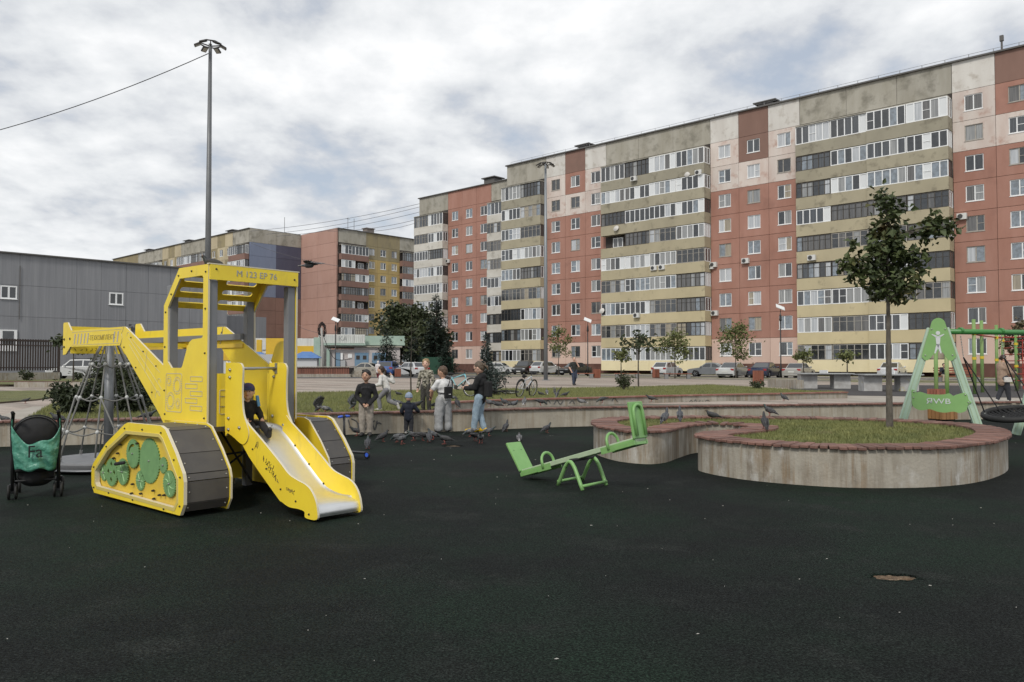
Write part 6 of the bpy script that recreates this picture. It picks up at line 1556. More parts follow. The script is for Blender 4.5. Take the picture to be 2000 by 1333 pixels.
# a small white truck behind the terrace
p = gp(586, 733, .22); tr = empty('white_truck', tuple(p), radians(8)); tag(tr, 'white truck cab showing beside the cab post, before the blue-roofed stall', 'truck')
b = MB(); b.box((-.2, 0, 1.15), (1.7, 1.7, 1.5)); o = b.build('cab', paint(*WH), tr); bevel(o, .12, 3)
b = MB(); b.box((-2.4, 0, 1.0), (2.6, 1.8, .3)); b.build('flatbed', m_trim, tr)
b = MB(); b.box((.1, -.86, 1.45), (.8, .02, .55)); b.build('side_window', m_cglass, tr); b = MB(); b.box((.66, 0, 1.5), (.02, 1.4, .6)); b.build('windscreen', m_cglass, tr)
b = MB(); b.box((.55, -1.0, 1.45), (.08, .18, .35)); b.build('mirror', m_trim, tr)
for x in (.25, -2.6):
    for y in (-.75, .75): w = inst('wheel', [q for q in _cars[('suv', 'white')] if q[0] == 'wheel'][0][1], tr, (x, y, .37))
# ================================================================== TREES AND SHRUBS
m_bark = mat('grey brown bark', (.13, .115, .095), .9, c2=(.07, .06, .048), scale=14, stretch=(1, 1, .35), bump=.6, bscale=40, bdist=.01, c3=(.2, .185, .16), scale3=9, lo3=.55, hi3=.75)
m_barkd = mat('dark bark', (.06, .05, .04), .9, bump=.4, bscale=30)
def leafmat(name, c, c2, c3=None, scale=1.2):
    m = mat(name, c, .55, c2=c2, scale=scale, detail=3, c3=c3, scale3=2.2, lo3=.56, hi3=.72, spec=.35)
    return m
m_leaf_f = leafmat('large dark leaf', (.082, .105, .036), (.042, .060, .022), (.14, .10, .04), 3.0)
m_leaf_a = leafmat('maple leaf', (.15, .165, .06), (.10, .12, .042), (.19, .16, .065), 1.0)
m_leaf_b = leafmat('dull dark leaf', (.058, .070, .030), (.034, .046, .02), (.075, .068, .03), .5)
m_needle = leafmat('dark spruce needle', (.022, .036, .024), (.013, .024, .017), None, .6)
m_needleb = leafmat('blue spruce needle', (.075, .095, .085), (.042, .06, .055), None, .8)
m_juni = leafmat('juniper needle', (.020, .030, .013), (.035, .046, .02), None, 2.0)
def leaves(r, pts, size, asp=.7, fold=.25, up=.3):
    """bent leaf blades of two triangles at the given points"""
    V_, F_ = [], []
    for p in pts:
        s_ = size * r.uniform(.6, 1.3); d = Vector((r.gauss(0, 1), r.gauss(0, 1), r.gauss(0, .6) - .2)).normalized()
        n = Vector((r.gauss(0, 1), r.gauss(0, 1), r.gauss(0, 1) + up * 3)); w = d.cross(n)
        if w.length < 1e-3: continue
        w.normalize(); n = w.cross(d); a = Vector(p)
        i = len(V_); tip = a + d * s_ - n * (s_ * .18)
        V_ += [tuple(a), tuple(a + d * s_ * .5 + w * s_ * asp * .5 + n * s_ * fold * .5), tuple(tip), tuple(a + d * s_ * .5 - w * s_ * asp * .5 + n * s_ * fold * .5)]
        F_ += [(i, i + 1, i + 2), (i, i + 2, i + 3)]
    return V_, F_
def tree(name, label, loc, h, trunk_h, crown_r, seed, m_leaf, n_leaf, leaf, bark=m_bark, r0=.05, limbs=9, shape=(1, 1), group=None, lobes=None, stakes=0, lean=(0, 0), cat='tree', clump=.17):
    """trunk, limbs reaching into the crown, and leaves clustered round the twig ends"""
    r = random.Random(seed); root = empty(name, tuple(loc)); tag(root, label, cat, group)
    top = Vector((lean[0], lean[1], h * .93)); t = MB()
    tr = catmull([(0, 0, -.1), (r.uniform(-.03, .03) * h * .2, r.uniform(-.03, .03) * h * .2, trunk_h * .5), (lean[0] * .5, lean[1] * .5, trunk_h), (top.x, top.y, top.z)], 6)
    rs = [r0 * (1 - .8 * (k / (len(tr) - 1))) for k in range(len(tr))]; rs[0] *= 1.25
    t.tube(tr, rs, 9); t.build('trunk', bark, root, smooth=True)
    bl = MB(); ends = []
    for k in range(limbs):
        f = (k + .5) / limbs; z = trunk_h * .97 + (h * .85 - trunk_h) * f; st = Vector((lean[0] * z / h, lean[1] * z / h, z)); an = k * 2.4 + r.uniform(-.5, .5)
        prof = sin(pi * min(1, .22 + .72 * f)) ** .8
        ln = crown_r * prof * r.uniform(.7, 1.05); el = r.uniform(.25, .75)
        en = st + Vector((cos(an) * ln * shape[0], sin(an) * ln * shape[0], ln * el * shape[1]))
        md = st.lerp(en, .5) + Vector((0, 0, ln * .06)); bl.tube([st, md, en], [r0 * .42 * (1 - .5 * f), r0 * .28, r0 * .10], 6)
        for q in range(4):
            u = r.uniform(.35, 1); b0 = st.lerp(en, u); e2 = b0 + Vector((r.gauss(0, 1), r.gauss(0, 1), r.gauss(.2, .7))).normalized() * ln * r.uniform(.25, .5); bl.tube([b0, e2], [r0 * .14, r0 * .05], 5); ends += [e2, b0.lerp(e2, .6)]
        ends += [en, st.lerp(en, .75)]
    ends.append(top)
    if lobes:
        for (lx, ly, lz, lr, n) in lobes:
            bl.tube([(lean[0] * .7, lean[1] * .7, max(trunk_h, lz - lr * 1.1)), (lx * .6, ly * .6, lz - lr * .3), (lx, ly, lz)], [r0 * .35, r0 * .22, r0 * .1], 6)
            for q in range(n): ends.append(Vector((lx, ly, lz)) + Vector((r.gauss(0, 1), r.gauss(0, 1), r.gauss(0, .8))) * lr * .5)
    bl.build('limbs', bark, root, smooth=True)
    pts = []
    sg = crown_r * clump
    for k in range(n_leaf): e = r.choice(ends); pts.append(e + Vector((r.gauss(0, sg), r.gauss(0, sg), r.gauss(0, sg * .8))))
    V_, F_ = leaves(r, pts, leaf); me = bpy.data.meshes.new('crown'); me.from_pydata(V_, [], F_); me.materials.append(m_leaf); o = bpy.data.objects.new('crown', me); col.objects.link(o); o.parent = root; o['kind'] = 'stuff'
    for k in range(stakes):
        s_ = MB(); s_.tube([(.25 * (-1) ** k, 0, 0), (.25 * (-1) ** k, 0, 1.2)], .03, 6); s_.build('stake', bark, root)
    return root
def conifer(label, loc, h, rad, seed, m, name='spruce_tree', group=None, dens=1.0, bare=.08, spray=.5):
    r = random.Random(seed); root = empty(name, tuple(loc)); tag(root, label, 'tree', group)
    t = MB(); t.tube([(0, 0, -.1), (0, 0, h * .5), (0, 0, h * .98)], [h * .02, h * .012, h * .003], 8); t.build('trunk', m_barkd, root, smooth=True)
    V_, F_ = [], []; nl = int(18 * dens + h * 2.2); bl = MB()
    for i in range(nl):
        f = i / nl; z = h * (bare + (1 - bare) * f); R = rad * (1 - f) ** .85 + .04 * h * .3
        nb = max(5, int(9 * (1 - f * .5)))
        for k in range(nb):
            an = 2 * pi * k / nb + i * 1.7 + r.uniform(-.25, .25); ln = R * r.uniform(.62, 1.12); d = Vector((cos(an), sin(an), -.16 + .30 * f)); tip = Vector((0, 0, z)) + d * ln
            if ln > .5: bl.tube([(0, 0, z), tip], [.016 * h * .12, .004 * h * .12], 4, cap=False)
            ns = max(4, int(ln / spray * 7 * dens))
            for q in range(ns):
                u = r.uniform(.15, 1.05); b0 = Vector((0, 0, z)).lerp(tip, u); s_ = spray * r.uniform(.5, 1.1) * (1.1 - .5 * u)
                dd = (d * .8 + Vector((r.gauss(0, .6), r.gauss(0, .6), r.gauss(-.15, .35)))).normalized(); w = dd.cross(Vector((r.gauss(0, .4), r.gauss(0, .4), 1))); w.normalize()
                j = len(V_); V_ += [tuple(b0), tuple(b0 + dd * s_ * .5 + w * s_ * .17), tuple(b0 + dd * s_), tuple(b0 + dd * s_ * .5 - w * s_ * .17)]; F_ += [(j, j + 1, j + 2), (j, j + 2, j + 3)]
    bl.build('limbs', m_barkd, root)
    me = bpy.data.meshes.new('crown'); me.from_pydata(V_, [], F_); me.materials.append(m); o = bpy.data.objects.new('crown', me); col.objects.link(o); o.parent = root; o['kind'] = 'stuff'
    return root
def bush(label, loc, rx, rz, seed, m, n, leaf, name='bush', sh=1.0, group=None, stems=7):
    r = random.Random(seed); root = empty(name, tuple(loc)); tag(root, label, 'bush', group)
    b = MB(); pts = []
    for k in range(stems):
        an = 2 * pi * k / stems + r.uniform(-.3, .3); q = Vector((cos(an) * rx * r.uniform(.4, .9), sin(an) * rx * r.uniform(.4, .9), rz * r.uniform(.6, 1.1))); b.tube([(0, 0, 0), q * .5 + Vector((0, 0, rz * .1)), q], [.018, .012, .005], 5)
        for i in range(n // stems):
            u = r.uniform(.15, 1.1) ** .7; pts.append(q * u + Vector((r.gauss(0, rx * .22), r.gauss(0, rx * .22), r.gauss(0, rz * .14))))
    b.build('stems', m_barkd, root)
    pts = [p for p in pts if p.z > .0]
    V_, F_ = leaves(r, pts, leaf, .5); me = bpy.data.meshes.new('foliage'); me.from_pydata(V_, [], F_); me.materials.append(m); o = bpy.data.objects.new('foliage', me); col.objects.link(o); o.parent = root; o['kind'] = 'stuff'
    return root
# the young tree in the planter: dark broad leaves, a long arm to the right
tp = gp(1738, 837, .44)
tree('young_tree', 'young broad-leaved tree with dark crown growing in the planter', tp, 3.95, 2.15, .42, 11, m_leaf_f, 1950, .125, m_bark, .06, 10, (.9, 1.1), clump=.17,
     lobes=[(-.46, .1, 2.62, .26, 18), (-.62, 0, 2.75, .14, 9), (-.28, -.15, 2.85, .30, 16), (-.05, .05, 3.30, .26, 16), (-.02, 0, 3.78, .20, 12), (.05, -.1, 3.55, .2, 10), (.30, .1, 2.70, .30, 18), (.42, -.05, 2.95, .24, 12), (.55, -.1, 3.28, .20, 11), (.76, -.1, 3.36, .17, 11), (.93, -.15, 3.32, .12, 8), (.02, .2, 2.35, .26, 14), (-.15, -.2, 2.45, .2, 8), (.22, -.2, 2.28, .16, 7)])
SG_ = 'young trees along the plaza'
def small(px, py, top, tr_top, cr, seed, label, n, leaf=.26, z=.22, m=None, r0=.07):
    p = gp(px, py, z); d = p.y; h = (py - top) * d / LENS_PX; th = (py - tr_top) * d / LENS_PX; R = cr * d / LENS_PX
    tree('young_tree', label, p, h, th, R, seed, m or m_leaf_a, n, leaf, m_barkd, r0, 9, group=SG_)
small(1091, 735, 634, 698, 30, 21, 'young maple beside the walking man and the lighting mast', 620)
small(1318, 739, 645, 702, 34, 22, 'young leafy maple in front of the white hatchback', 950)
small(1437, 740, 625, 702, 38, 23, 'young maple in front of the white sedan on the right', 950)
small(1213, 738, 682, 705, 18, 24, 'little tree with yellow-green tuft before the ochre balcony', 260, .3)
small(1247, 757, 644, 690, 36, 25, 'thin sparse sapling standing at the lawn edge', 190, .22, .4, m_leaf_b, .045)
small(1569, 744, 682, 705, 18, 26, 'drooping little tree right of the silver car', 240, .26)
small(1655, 744, 684, 705, 20, 27, 'drooping little tree behind the left table tennis table', 200, .26)
small(803, 768, 600, 690, 26, 28, 'very thin bare sapling on the lawn between the children', 60, .16, .4, m_leaf_b, .035)
small(143, 745, 648, 690, 30, 29, 'small dark tree standing at the fence end', 700, .3, .3, m_leaf_b)
small(1991, 760, 610, 700, 26, 30, 'reddish young tree at the right edge behind the climbing frame', 500, .22, .22, leafmat('rusty leaf', (.10, .075, .035), (.07, .06, .03), (.16, .08, .04)))
# big dark trees at the left end of the block
def at_d(px, d, z=.2): q = dp(px, 700, d); return Vector((q.x, d, z))
BG = 'dark trees beside the white-balcony wing'
tree('broad_tree', 'large dull green broadleaf tree left of the white balconies', at_d(795, 112), 9.2, 2.2, 4.2, 41, m_leaf_b, 5200, .62, m_barkd, .22, 16, group=BG)
tree('broad_tree', 'dark broadleaf tree behind the green fence by the white balconies', at_d(838, 108), 7.0, 1.6, 3.0, 42, m_leaf_b, 3200, .6, m_barkd, .2, 12, group=BG)
conifer('tall dark spruce rising before the white balconies', at_d(852, 104), 10.4, 2.9, 43, m_needle, group=BG, spray=.75)
conifer('dark spruce beside the blue doors of the pavilion', at_d(755, 92), 5.4, 2.0, 44, m_needle, group=BG, spray=.55)
conifer('dark spruce above the white estate car', at_d(808, 94), 4.6, 1.9, 45, m_needle, group=BG, spray=.55, bare=.2)
conifer('small dark spruce before the pink ground floor', at_d(872, 96), 4.3, 1.7, 46, m_needle, group=BG, spray=.5)
p = gp(950, 772, LZ); conifer('slim young blue spruce standing behind the girl in jeans', p, 2.1 * 0 + (772 - 652) * p.y / LENS_PX, .46, 47, m_needleb, spray=.20, dens=1.6, bare=.02)
o = MB(); q = at_d(850, 100); o.box((q.x, 100, 1.3), (4.6, .08, 2.2)); tag(o.build('green_fence', mat('dark green mesh fence', (.012, .06, .035), .7)), 'dark green mesh fence panel under the spruces', 'fence')
# shrubs
def shrub(px, py, rpx, hpx, seed, m, n, leaf, label, z=LZ, group=None, name='bush'):
    p = gp(px, py, z); bush(label, p, rpx * p.y / LENS_PX, hpx * p.y / LENS_PX, seed, m, n, leaf, name, group=group, stems=11)
shrub(150, 808, 46, 52, 51, m_juni, 2600, .12, 'dark juniper bush left of the carousel pole'); shrub(258, 806, 42, 44, 52, m_juni, 2200, .12, 'dark juniper bush right of the carousel pole')
shrub(212, 790, 30, 72, 53, m_leaf_b, 1100, .15, 'tall loose shrub behind the carousel pole'); shrub(262, 780, 40, 58, 54, m_leaf_b, 1000, .16, 'loose grey-green shrub under the excavator boom')
shrub(52, 744, 12, 18, 55, m_leaf_b, 260, .2, 'small shrub at the foot of the brown fence', .3); shrub(152, 744, 10, 16, 56, m_leaf_b, 160, .2, 'tiny shrub beside the white crossover', .3)
shrub(1218, 762, 17, 27, 57, m_leaf_b, 420, .12, 'small spreading shrub on the lawn beside the thin sapling'); shrub(1478, 760, 14, 14, 58, m_leaf_b, 300, .11, 'small dark shrub at the foot of the litter bin')
shrub(965, 765, 26, 44, 59, m_needleb, 900, .12, 'blue-green low conifer shrub around the young spruce')
# ================================================================== PEOPLE
def cloth(name, c, c2=None, **k): return mat(name, c, .88, c2=c2 or tuple(x * .72 for x in c), scale=k.pop('scale', 14), lo=.4, hi=.68, coords='object', bump=.7, bscale=k.pop('bscale', 16), bdist=.014, **k)
m_skin = mat('light skin', (.62, .40, .30), .55, c2=(.56, .34, .25), scale=12, coords='object'); m_skin2 = mat('tan skin', (.50, .30, .205), .55, c2=(.44, .25, .165), scale=12, coords='object')
m_eye = mat('dark eye', (.02, .015, .012), .3); m_lip = mat('lip', (.36, .13, .11), .5)
def hairm(name, c): return mat('hair ' + name, c, .6, c2=tuple(x * .55 for x in c), scale=60, stretch=(1, 1, .15), coords='object', bump=.5, bscale=90)
m_camo = bpy.data.materials.new('camouflage print')
def camo_nodes():
    m = m_camo; m.use_nodes = True; N, L = m.node_tree.nodes, m.node_tree.links; b = N['Principled BSDF']; b.inputs['Roughness'].default_value = .9
    tc = N.new('ShaderNodeTexCoord'); mp = N.new('ShaderNodeMapping'); mp.inputs['Scale'].default_value = (1, 1, 2.2); L.new(tc.outputs['Object'], mp.inputs['Vector'])
    n = N.new('ShaderNodeTexNoise'); n.inputs['Scale'].default_value = 17; n.inputs['Detail'].default_value = 2.5; L.new(mp.outputs[0], n.inputs['Vector'])
    r = N.new('ShaderNodeValToRGB'); r.color_ramp.interpolation = 'CONSTANT'; e = r.color_ramp.elements; e[0].color = (.03, .03, .027, 1); e[0].position = 0; e[1].position = .58; e[1].color = (.40, .38, .32, 1)
    for p_, c in ((.43, (.13, .12, .085)), (.5, (.26, .245, .19))): k = e.new(p_); k.color = (*c, 1)
    L.new(n.outputs['Fac'], r.inputs[0]); L.new(r.outputs[0], b.inputs['Base Color'])
camo_nodes()
def V3(t): return Vector(t)
def person(label, loc, rz, H, pose=None, top=None, bottom=None, shoes=None, skin=None, hair=None, hair_style='short', child=True, build=1.0, sleeves='long', wide=1.0, head_turn=0.0, head_tilt=0.0, lean=(0, 0), top_len=.0, hood=False, jacket=1.0, seated=False, group=None, voxel=.0085):
    """pose: joints in units of the height, x to the person's right, y forward"""
    root = empty('person', tuple(loc), rz); tag(root, label, 'person', group); S = H
    hk = 1.22 if child else 1.0
    if H < 1.0: hk = 1.42
    hipz = .49 if child else .515; shz = .775 if child else .805
    if H < 1.0: hipz, shz = .43, .70
    J = dict(pelvis=(0, 0, hipz + .03), chest=(lean[0] * .7, lean[1] * .7, shz - .06), neck=(lean[0], lean[1], shz + .025), lh=(-.05, 0, hipz), rh=(.05, 0, hipz), lk=(-.058, .012, hipz * .53), rk=(.058, .012, hipz * .53), la=(-.06, -.01, .045), ra=(.06, -.01, .045),
             ls=(-.098 + lean[0], lean[1], shz - .022), rs=(.098 + lean[0], lean[1], shz - .022), le=(-.145, -.01, shz - .17), re=(.145, -.01, shz - .17), lw=(-.145, .05, shz - .31), rw=(.145, .05, shz - .31), lt=None, rt=None)
    J.update(pose or {})
    P = {k: V3(v) * S for k, v in J.items() if v is not None}
    up_n = (P['neck'] - P['pelvis']).normalized()
    hr = .066 * hk * S; R = Matrix.Rotation(head_turn, 3, 'Z') @ Matrix.Rotation(-head_tilt, 3, 'X')
    hc = P['neck'] + (Vector((0, .0, 1)) * .6 + up_n * .4).normalized() * (.052 + .052 * hk) * S + Vector((0, .012 * S, 0)) + R @ Vector((0, .01 * S, 0))
    def hd(x, y, z): return hc + R @ Vector((x * hr, y * hr, z * hr))
    f = build
    # ---- one continuous body
    b = MB()
    b.ball(P['pelvis'], (.075 * S * f, .058 * S * f, .06 * S)); b.cone(P['pelvis'], .060 * S * f, P['chest'], .068 * S * f, 12); b.ball(P['chest'] + Vector((0, 0, -.02 * S)), (.092 * S * f, .062 * S * f, .085 * S)); b.cone(P['ls'] * .9 + P['rs'] * .1, .034 * S, P['rs'] * .9 + P['ls'] * .1, .034 * S)
    [b.cone(P[q_ + 's'], .026 * S, P['neck'] + up_n * .0 * S, .022 * S) for q_ in 'lr']; b.cone(P['neck'] - up_n * .03 * S, .03 * S, hc - Vector((0, 0, hr * .6)), .028 * S)
    b.ball(hc, (hr * .80, hr * .94, hr * 1.08), 16, 12, R); b.ball(hd(0, .30, -.48), (hr * .56, hr * .58, hr * .55), 12, 9, R); b.ball(hd(0, .62, -.78), hr * .22); b.ball(hd(0, .98, -.18), (hr * .13, hr * .16, hr * .20), 8, 6, R); b.ball(hd(0, .80, .10), (hr * .45, hr * .12, hr * .1), 8, 6, R)
    for s_ in (-1, 1): b.ball(hd(s_ * .82, -.02, -.10), (hr * .11, hr * .18, hr * .27), 8, 6, R); b.ball(hd(s_ * .40, .62, -.32), (hr * .22, hr * .2, hr * .2), 8, 6, R)
    for q in 'lr':
        b.cone(P[q + 's'], .032 * S * f, P[q + 'e'], .026 * S * f); b.cone(P[q + 'e'], .026 * S * f, P[q + 'w'], .0195 * S * f)
        b.cone(P[q + 'h'], .058 * S * f, P[q + 'k'], .040 * S * f); b.cone(P[q + 'k'], .040 * S * f, P[q + 'a'], .026 * S)
        # hand: palm, four fingers of different length, thumb from the side
        w = P[q + 'w']; d = (w - P[q + 'e']).normalized()
        if q + 't' in P: d = (P[q + 't'] - w).normalized()
        sd = Vector((1 if q == 'r' else -1, 0, 0)); n = d.cross(sd)
        if n.length < .3: n = d.cross(Vector((0, 0, 1)))
        n.normalize(); sd = n.cross(d).normalized(); hl = .062 * S
        b.cone(w, .0175 * S, w + d * hl * .45, .0185 * S, 8); b.ball(w + d * hl * .5, (.021 * S, .021 * S, .021 * S))
        inw = -n if n.y < 0 else n
        for i, ln in enumerate((.78, .9, .84, .62)):
            o = sd * ((i - 1.5) * .0125 * S); p0 = w + d * hl * .7 + o; p1 = p0 + (d * .8 + inw * .25).normalized() * hl * ln * .45; p2 = p1 + (d * .5 + inw * .55).normalized() * hl * ln * .35
            rr_ = max(.0062 * S, .006); b.cone(p0, rr_ * 1.05, p1, rr_, 6); b.cone(p1, rr_, p2, rr_ * .85, 6)
        th = w + d * hl * .3 + inw * .016 * S; b.cone(th, .0085 * S, th + (d * .7 + inw * .6).normalized() * hl * .5, .007 * S, 6)
        a = P[q + 'a']; td = Vector((.15 if q == 'r' else -.15, 1, 0)).normalized() if q + 'f' not in P else (P[q + 'f'] - a).normalized()
        b.cone(a - Vector((0, 0, .012 * S)), .026 * S, a + td * .085 * S + Vector((0, 0, -.018 * S if q + 'f' not in P else 0)), .02 * S)
    blend(b, 'body', skin or m_skin, root, voxel * S / 1.3, 3, .5)
    for s_ in (-1, 1):
        o = MB(); o.ball(hd(s_ * .34, .84, .02), (hr * .11, hr * .06, hr * .055), 8, 6, R); o.build('eye', m_eye, root, smooth=True)
        o = MB(); o.ball(hd(s_ * .34, .87, .20), (hr * .19, hr * .05, hr * .035), 8, 6, R); o.build('eyebrow', hair or m_eye, root, smooth=True)
    o = MB(); o.ball(hd(0, .86, -.52), (hr * .24, hr * .07, hr * .055), 8, 6, R); o.build('mouth', m_lip, root, smooth=True)
    # ---- clothes
    jk = jacket; t = MB()
    tl = P['pelvis'] - Vector((0, 0, (.02 + top_len) * S))
    t.ball(P['pelvis'] + Vector((0, 0, -.005 * S)), (.088 * S * f * jk, .068 * S * f * jk, .05 * S)); t.cone(tl, .074 * S * f * jk, P['chest'], .080 * S * f * jk, 14); t.ball(P['chest'] + Vector((0, 0, -.02 * S)), (.108 * S * f * jk, .076 * S * f * jk, .095 * S)); t.ball(tl, (.098 * S * f * jk, .074 * S * f * jk, .035 * S))
    t.cone(P['ls'] * .95 + P['rs'] * .05, .040 * S * jk, P['rs'] * .95 + P['ls'] * .05, .040 * S * jk); [t.cone(P[q_ + 's'], .036 * S * jk, P['neck'] - up_n * .012 * S, .030 * S) for q_ in 'lr']; t.cone(P['chest'], .05 * S, P['neck'] - up_n * .012 * S, .036 * S)
    for q in 'lr':
        e, w = P[q + 'e'], P[q + 'w']
        if sleeves == 'long': t.cone(P[q + 's'], .044 * S * f * jk, e, .037 * S * f * jk); t.cone(e, .037 * S * f * jk, e.lerp(w, .93), .030 * S * f * jk)
        else: t.cone(P[q + 's'], .042 * S * f ** .5 * jk, P[q + 's'].lerp(e, .74), .043 * S * f ** .5 * jk)
    if hood: t.ball(P['neck'] + Vector((0, -.045 * S, -.01 * S)), (.065 * S, .045 * S, .05 * S)); t.cone(P['neck'] - up_n * .01 * S, .046 * S, P['neck'] + up_n * .012 * S, .042 * S)
    to = blend(t, 'top', top, root, .011 * S / 1.3, 4, .6, .0065 * S, 16 / S)
    bo = MB(); wd = wide
    bo.ball(P['pelvis'] - Vector((0, 0, .01 * S)), (.084 * S * f, .066 * S * f, .055 * S))
    for q in 'lr':
        h, k_, a = P[q + 'h'], P[q + 'k'], P[q + 'a']; bo.cone(h, .066 * S * f, k_, .048 * S * f * wd); bo.cone(k_, .048 * S * f * wd, a + (k_ - a).normalized() * .015 * S, .038 * S * wd)
        if wd > 1.2: bo.cone(a.lerp(k_, .35), .047 * S * wd, a + (k_ - a).normalized() * .02 * S, .05 * S * wd)
    blend(bo, 'trousers', bottom, root, .011 * S / 1.3, 3, .5, .006 * S, 15 / S)
    for q in 'lr':
        a = P[q + 'a']; s_ = MB(); td = Vector((.15 if q == 'r' else -.15, 1, 0)).normalized()
        if q + 'f' in P:
            td = (P[q + 'f'] - a).normalized(); s_.cone(a - td * .01 * S, .034 * S, a + td * .10 * S, .028 * S)
        else:
            s_.cone(a + Vector((0, 0, -.008 * S)) - td * .018 * S, .033 * S, a + td * .05 * S + Vector((0, 0, -.012 * S)), .031 * S); s_.cone(a + td * .03 * S + Vector((0, 0, -.016 * S)), .029 * S, a + td * .105 * S + Vector((0, 0, -.02 * S)), .025 * S)
        so_ = blend(s_, 'shoe', shoes, root, .008 * S / 1.3, 3, .5)
    # ---- hair or headgear
    hh = MB(); hs = hair_style
    if hs in ('short', 'buzz', 'bob', 'pony', 'bun'):
        k = 1.02 if hs == 'buzz' else 1.10 if hs == 'short' else 1.03
        hh.ball(hd(0, -.16, .24), (hr * .84 * k, hr * .90 * k, hr * .90 * k), 16, 12, R); hh.ball(hd(0, -.42, -.12), (hr * .74 * k, hr * .58 * k, hr * .72 * k), 14, 10, R)
        if hs == 'short':
            rr = random.Random(int(H * 1000))
            for i in range(14): hh.ball(hd(rr.uniform(-.55, .55), rr.uniform(-.2, .5), .84 + rr.uniform(-.08, .18)), (hr * .26, hr * .26, hr * .16), 8, 6, R)
            for i in range(5): hh.ball(hd(-.5 + i * .25, .60, .62 + .06 * (i % 2)), (hr * .2, hr * .16, hr * .17), 8, 6, R)
        if hs in ('pony', 'bun'): hh.ball(hd(0, .18, .60), (hr * .62, hr * .50, hr * .40), 12, 8, R); hh.ball(hd(.56, .05, .22), (hr * .24, hr * .42, hr * .45), 8, 6, R); hh.ball(hd(-.56, .05, .22), (hr * .24, hr * .42, hr * .45), 8, 6, R)
        ho = blend(hh, 'hair', hair, root, .007 * S / 1.3, 2, .5, .003 * S, 40 / S)
        if hs == 'pony':
            pt = MB(); pp_ = [hd(0, -1.0, .25), hd(0, -1.35, -.3), hd(.1, -1.25, -1.3), hd(.15, -1.1, -2.5), hd(.1, -1.0, -3.3)]; pt.tube(catmull(pp_, 4), [hr * (.30 - .012 * i) for i in range(17)], 9); blend(pt, 'ponytail', hair, root, .008 * S / 1.3, 3, .5, .003 * S, 40 / S)
        if hs == 'bun': pt = MB(); pt.ball(hd(0, -1.05, .05), hr * .36); pt.tube([hd(0, -1.1, 0), hd(.1, -1.45, -.5), hd(.1, -1.4, -1.1)], [hr * .25, hr * .26, hr * .08], 8); blend(pt, 'ponytail', hair, root, .008 * S / 1.3, 2, .5, .004 * S, 40 / S)
    elif hs == 'beanie':
        hh.ball(hd(0, -.06, .30), (hr * .93, hr * 1.02, hr * .92), 16, 12, R); hh.lathe([(hr * .93, -hr * .25), (hr * .99, -hr * .1), (hr * .97, hr * .15)], 18, hd(0, -.08, .10), R); hh.ball(hd(0, -.1, 1.22), hr * .16)
        blend(hh, 'beanie', hair, root, .008 * S, 2, .5)
    elif hs == 'cap':
        hh.ball(hd(0, -.06, .34), (hr * .92, hr * 1.02, hr * .84), 16, 12, R); c_ = blend(hh, 'cap', hair, root, .008 * S, 2, .5)
        br = MB(); br.ball(hd(0, 1.05, .34), (hr * .70, hr * .62, hr * .10), 14, 6, R @ Matrix.Rotation(-.22, 3, 'X')); br.build('peak', mat('navy cap peak', (.02, .03, .07), .7), root, smooth=True)
    elif hs == 'headscarf':
        hh.ball(hd(0, -.08, .1), (hr * .98, hr * 1.05, hr * 1.15), 14, 10, R); hh.ball(hd(0, -.3, -.8), (hr * .8, hr * .7, hr * .6), 12, 8, R); blend(hh, 'hood', hair, root, .01 * S, 2, .5)
    root['_'] = 0; del root['_']
    return root, P, hc, hr, R
LG = 'children at the low wall'
m_blackc = cloth('black sweatshirt', (.012, .012, .014), (.007, .007, .008)); m_beigep = cloth('beige grey joggers', (.34, .30, .255)); m_shoe_d = mat('dark shoe', (.03, .028, .028), .7); m_shoe_w = mat('pale shoe', (.42, .41, .38), .7)
# 1 boy in the black sweatshirt
p = gp(715, 852); q = person('boy in black sweatshirt and beige joggers standing with hands clasped', (p.x, p.y, 0), radians(185), 1.38, dict(le=(-.15, -.01, .60), re=(.15, -.01, .60), lw=(-.045, .10, .475), rw=(.03, .105, .485), lt=(.0, .13, .46), rt=(.0, .13, .455), la=(-.05, -.01, .045), ra=(.055, .0, .045)), m_blackc, m_beigep, m_shoe_d, m_skin2, hairm('black', (.018, .014, .012)), 'short', head_turn=radians(-12), group=LG, wide=1.12)
text_mesh('chest_print', 'BADBLAY', .045, .001, mat('dark grey print', (.05, .05, .052), .8), q[0], (0, .118, 1.02), (radians(82), 0, radians(180)))
# 2 running girl
p = gp(752, 803, .4); q = person('girl in white sweater and grey jeans running with a long ponytail', (p.x, 18.9, .38), radians(78), 1.08, dict(pelvis=(0, -.04, .50), lh=(-.05, -.04, .47), rh=(.05, -.04, .47), lk=(-.055, .13, .30), la=(-.055, .10, .06), rk=(.055, -.06, .24), ra=(.055, -.26, .16), rf=(.055, -.30, .06), le=(-.17, .06, .60), lw=(-.14, .26, .56), re=(.17, -.12, .64), rw=(.16, -.08, .78)), cloth('white sweater', (.62, .61, .58)), cloth('grey washed denim', (.20, .20, .215)), m_shoe_w, m_skin, hairm('dark brown', (.045, .025, .016)), 'pony', lean=(0, .07), group=LG, wide=1.1, jacket=1.12)
# 3 toddler
p = gp(798, 848); q = person('toddler in navy padded jacket and pale blue hat seen from behind', (p.x, p.y, 0), radians(-4), .93, dict(re=(.19, .06, .55), rw=(.20, .20, .50), le=(-.17, .02, .52), lw=(-.13, .14, .42)), cloth('navy padded jacket', (.012, .016, .03)), cloth('charcoal trousers', (.028, .029, .034)), m_shoe_w, m_skin, cloth('pale blue knit', (.27, .33, .43), scale=40), 'beanie', jacket=1.25, top_len=.08, hood=True, group=LG, wide=1.15)
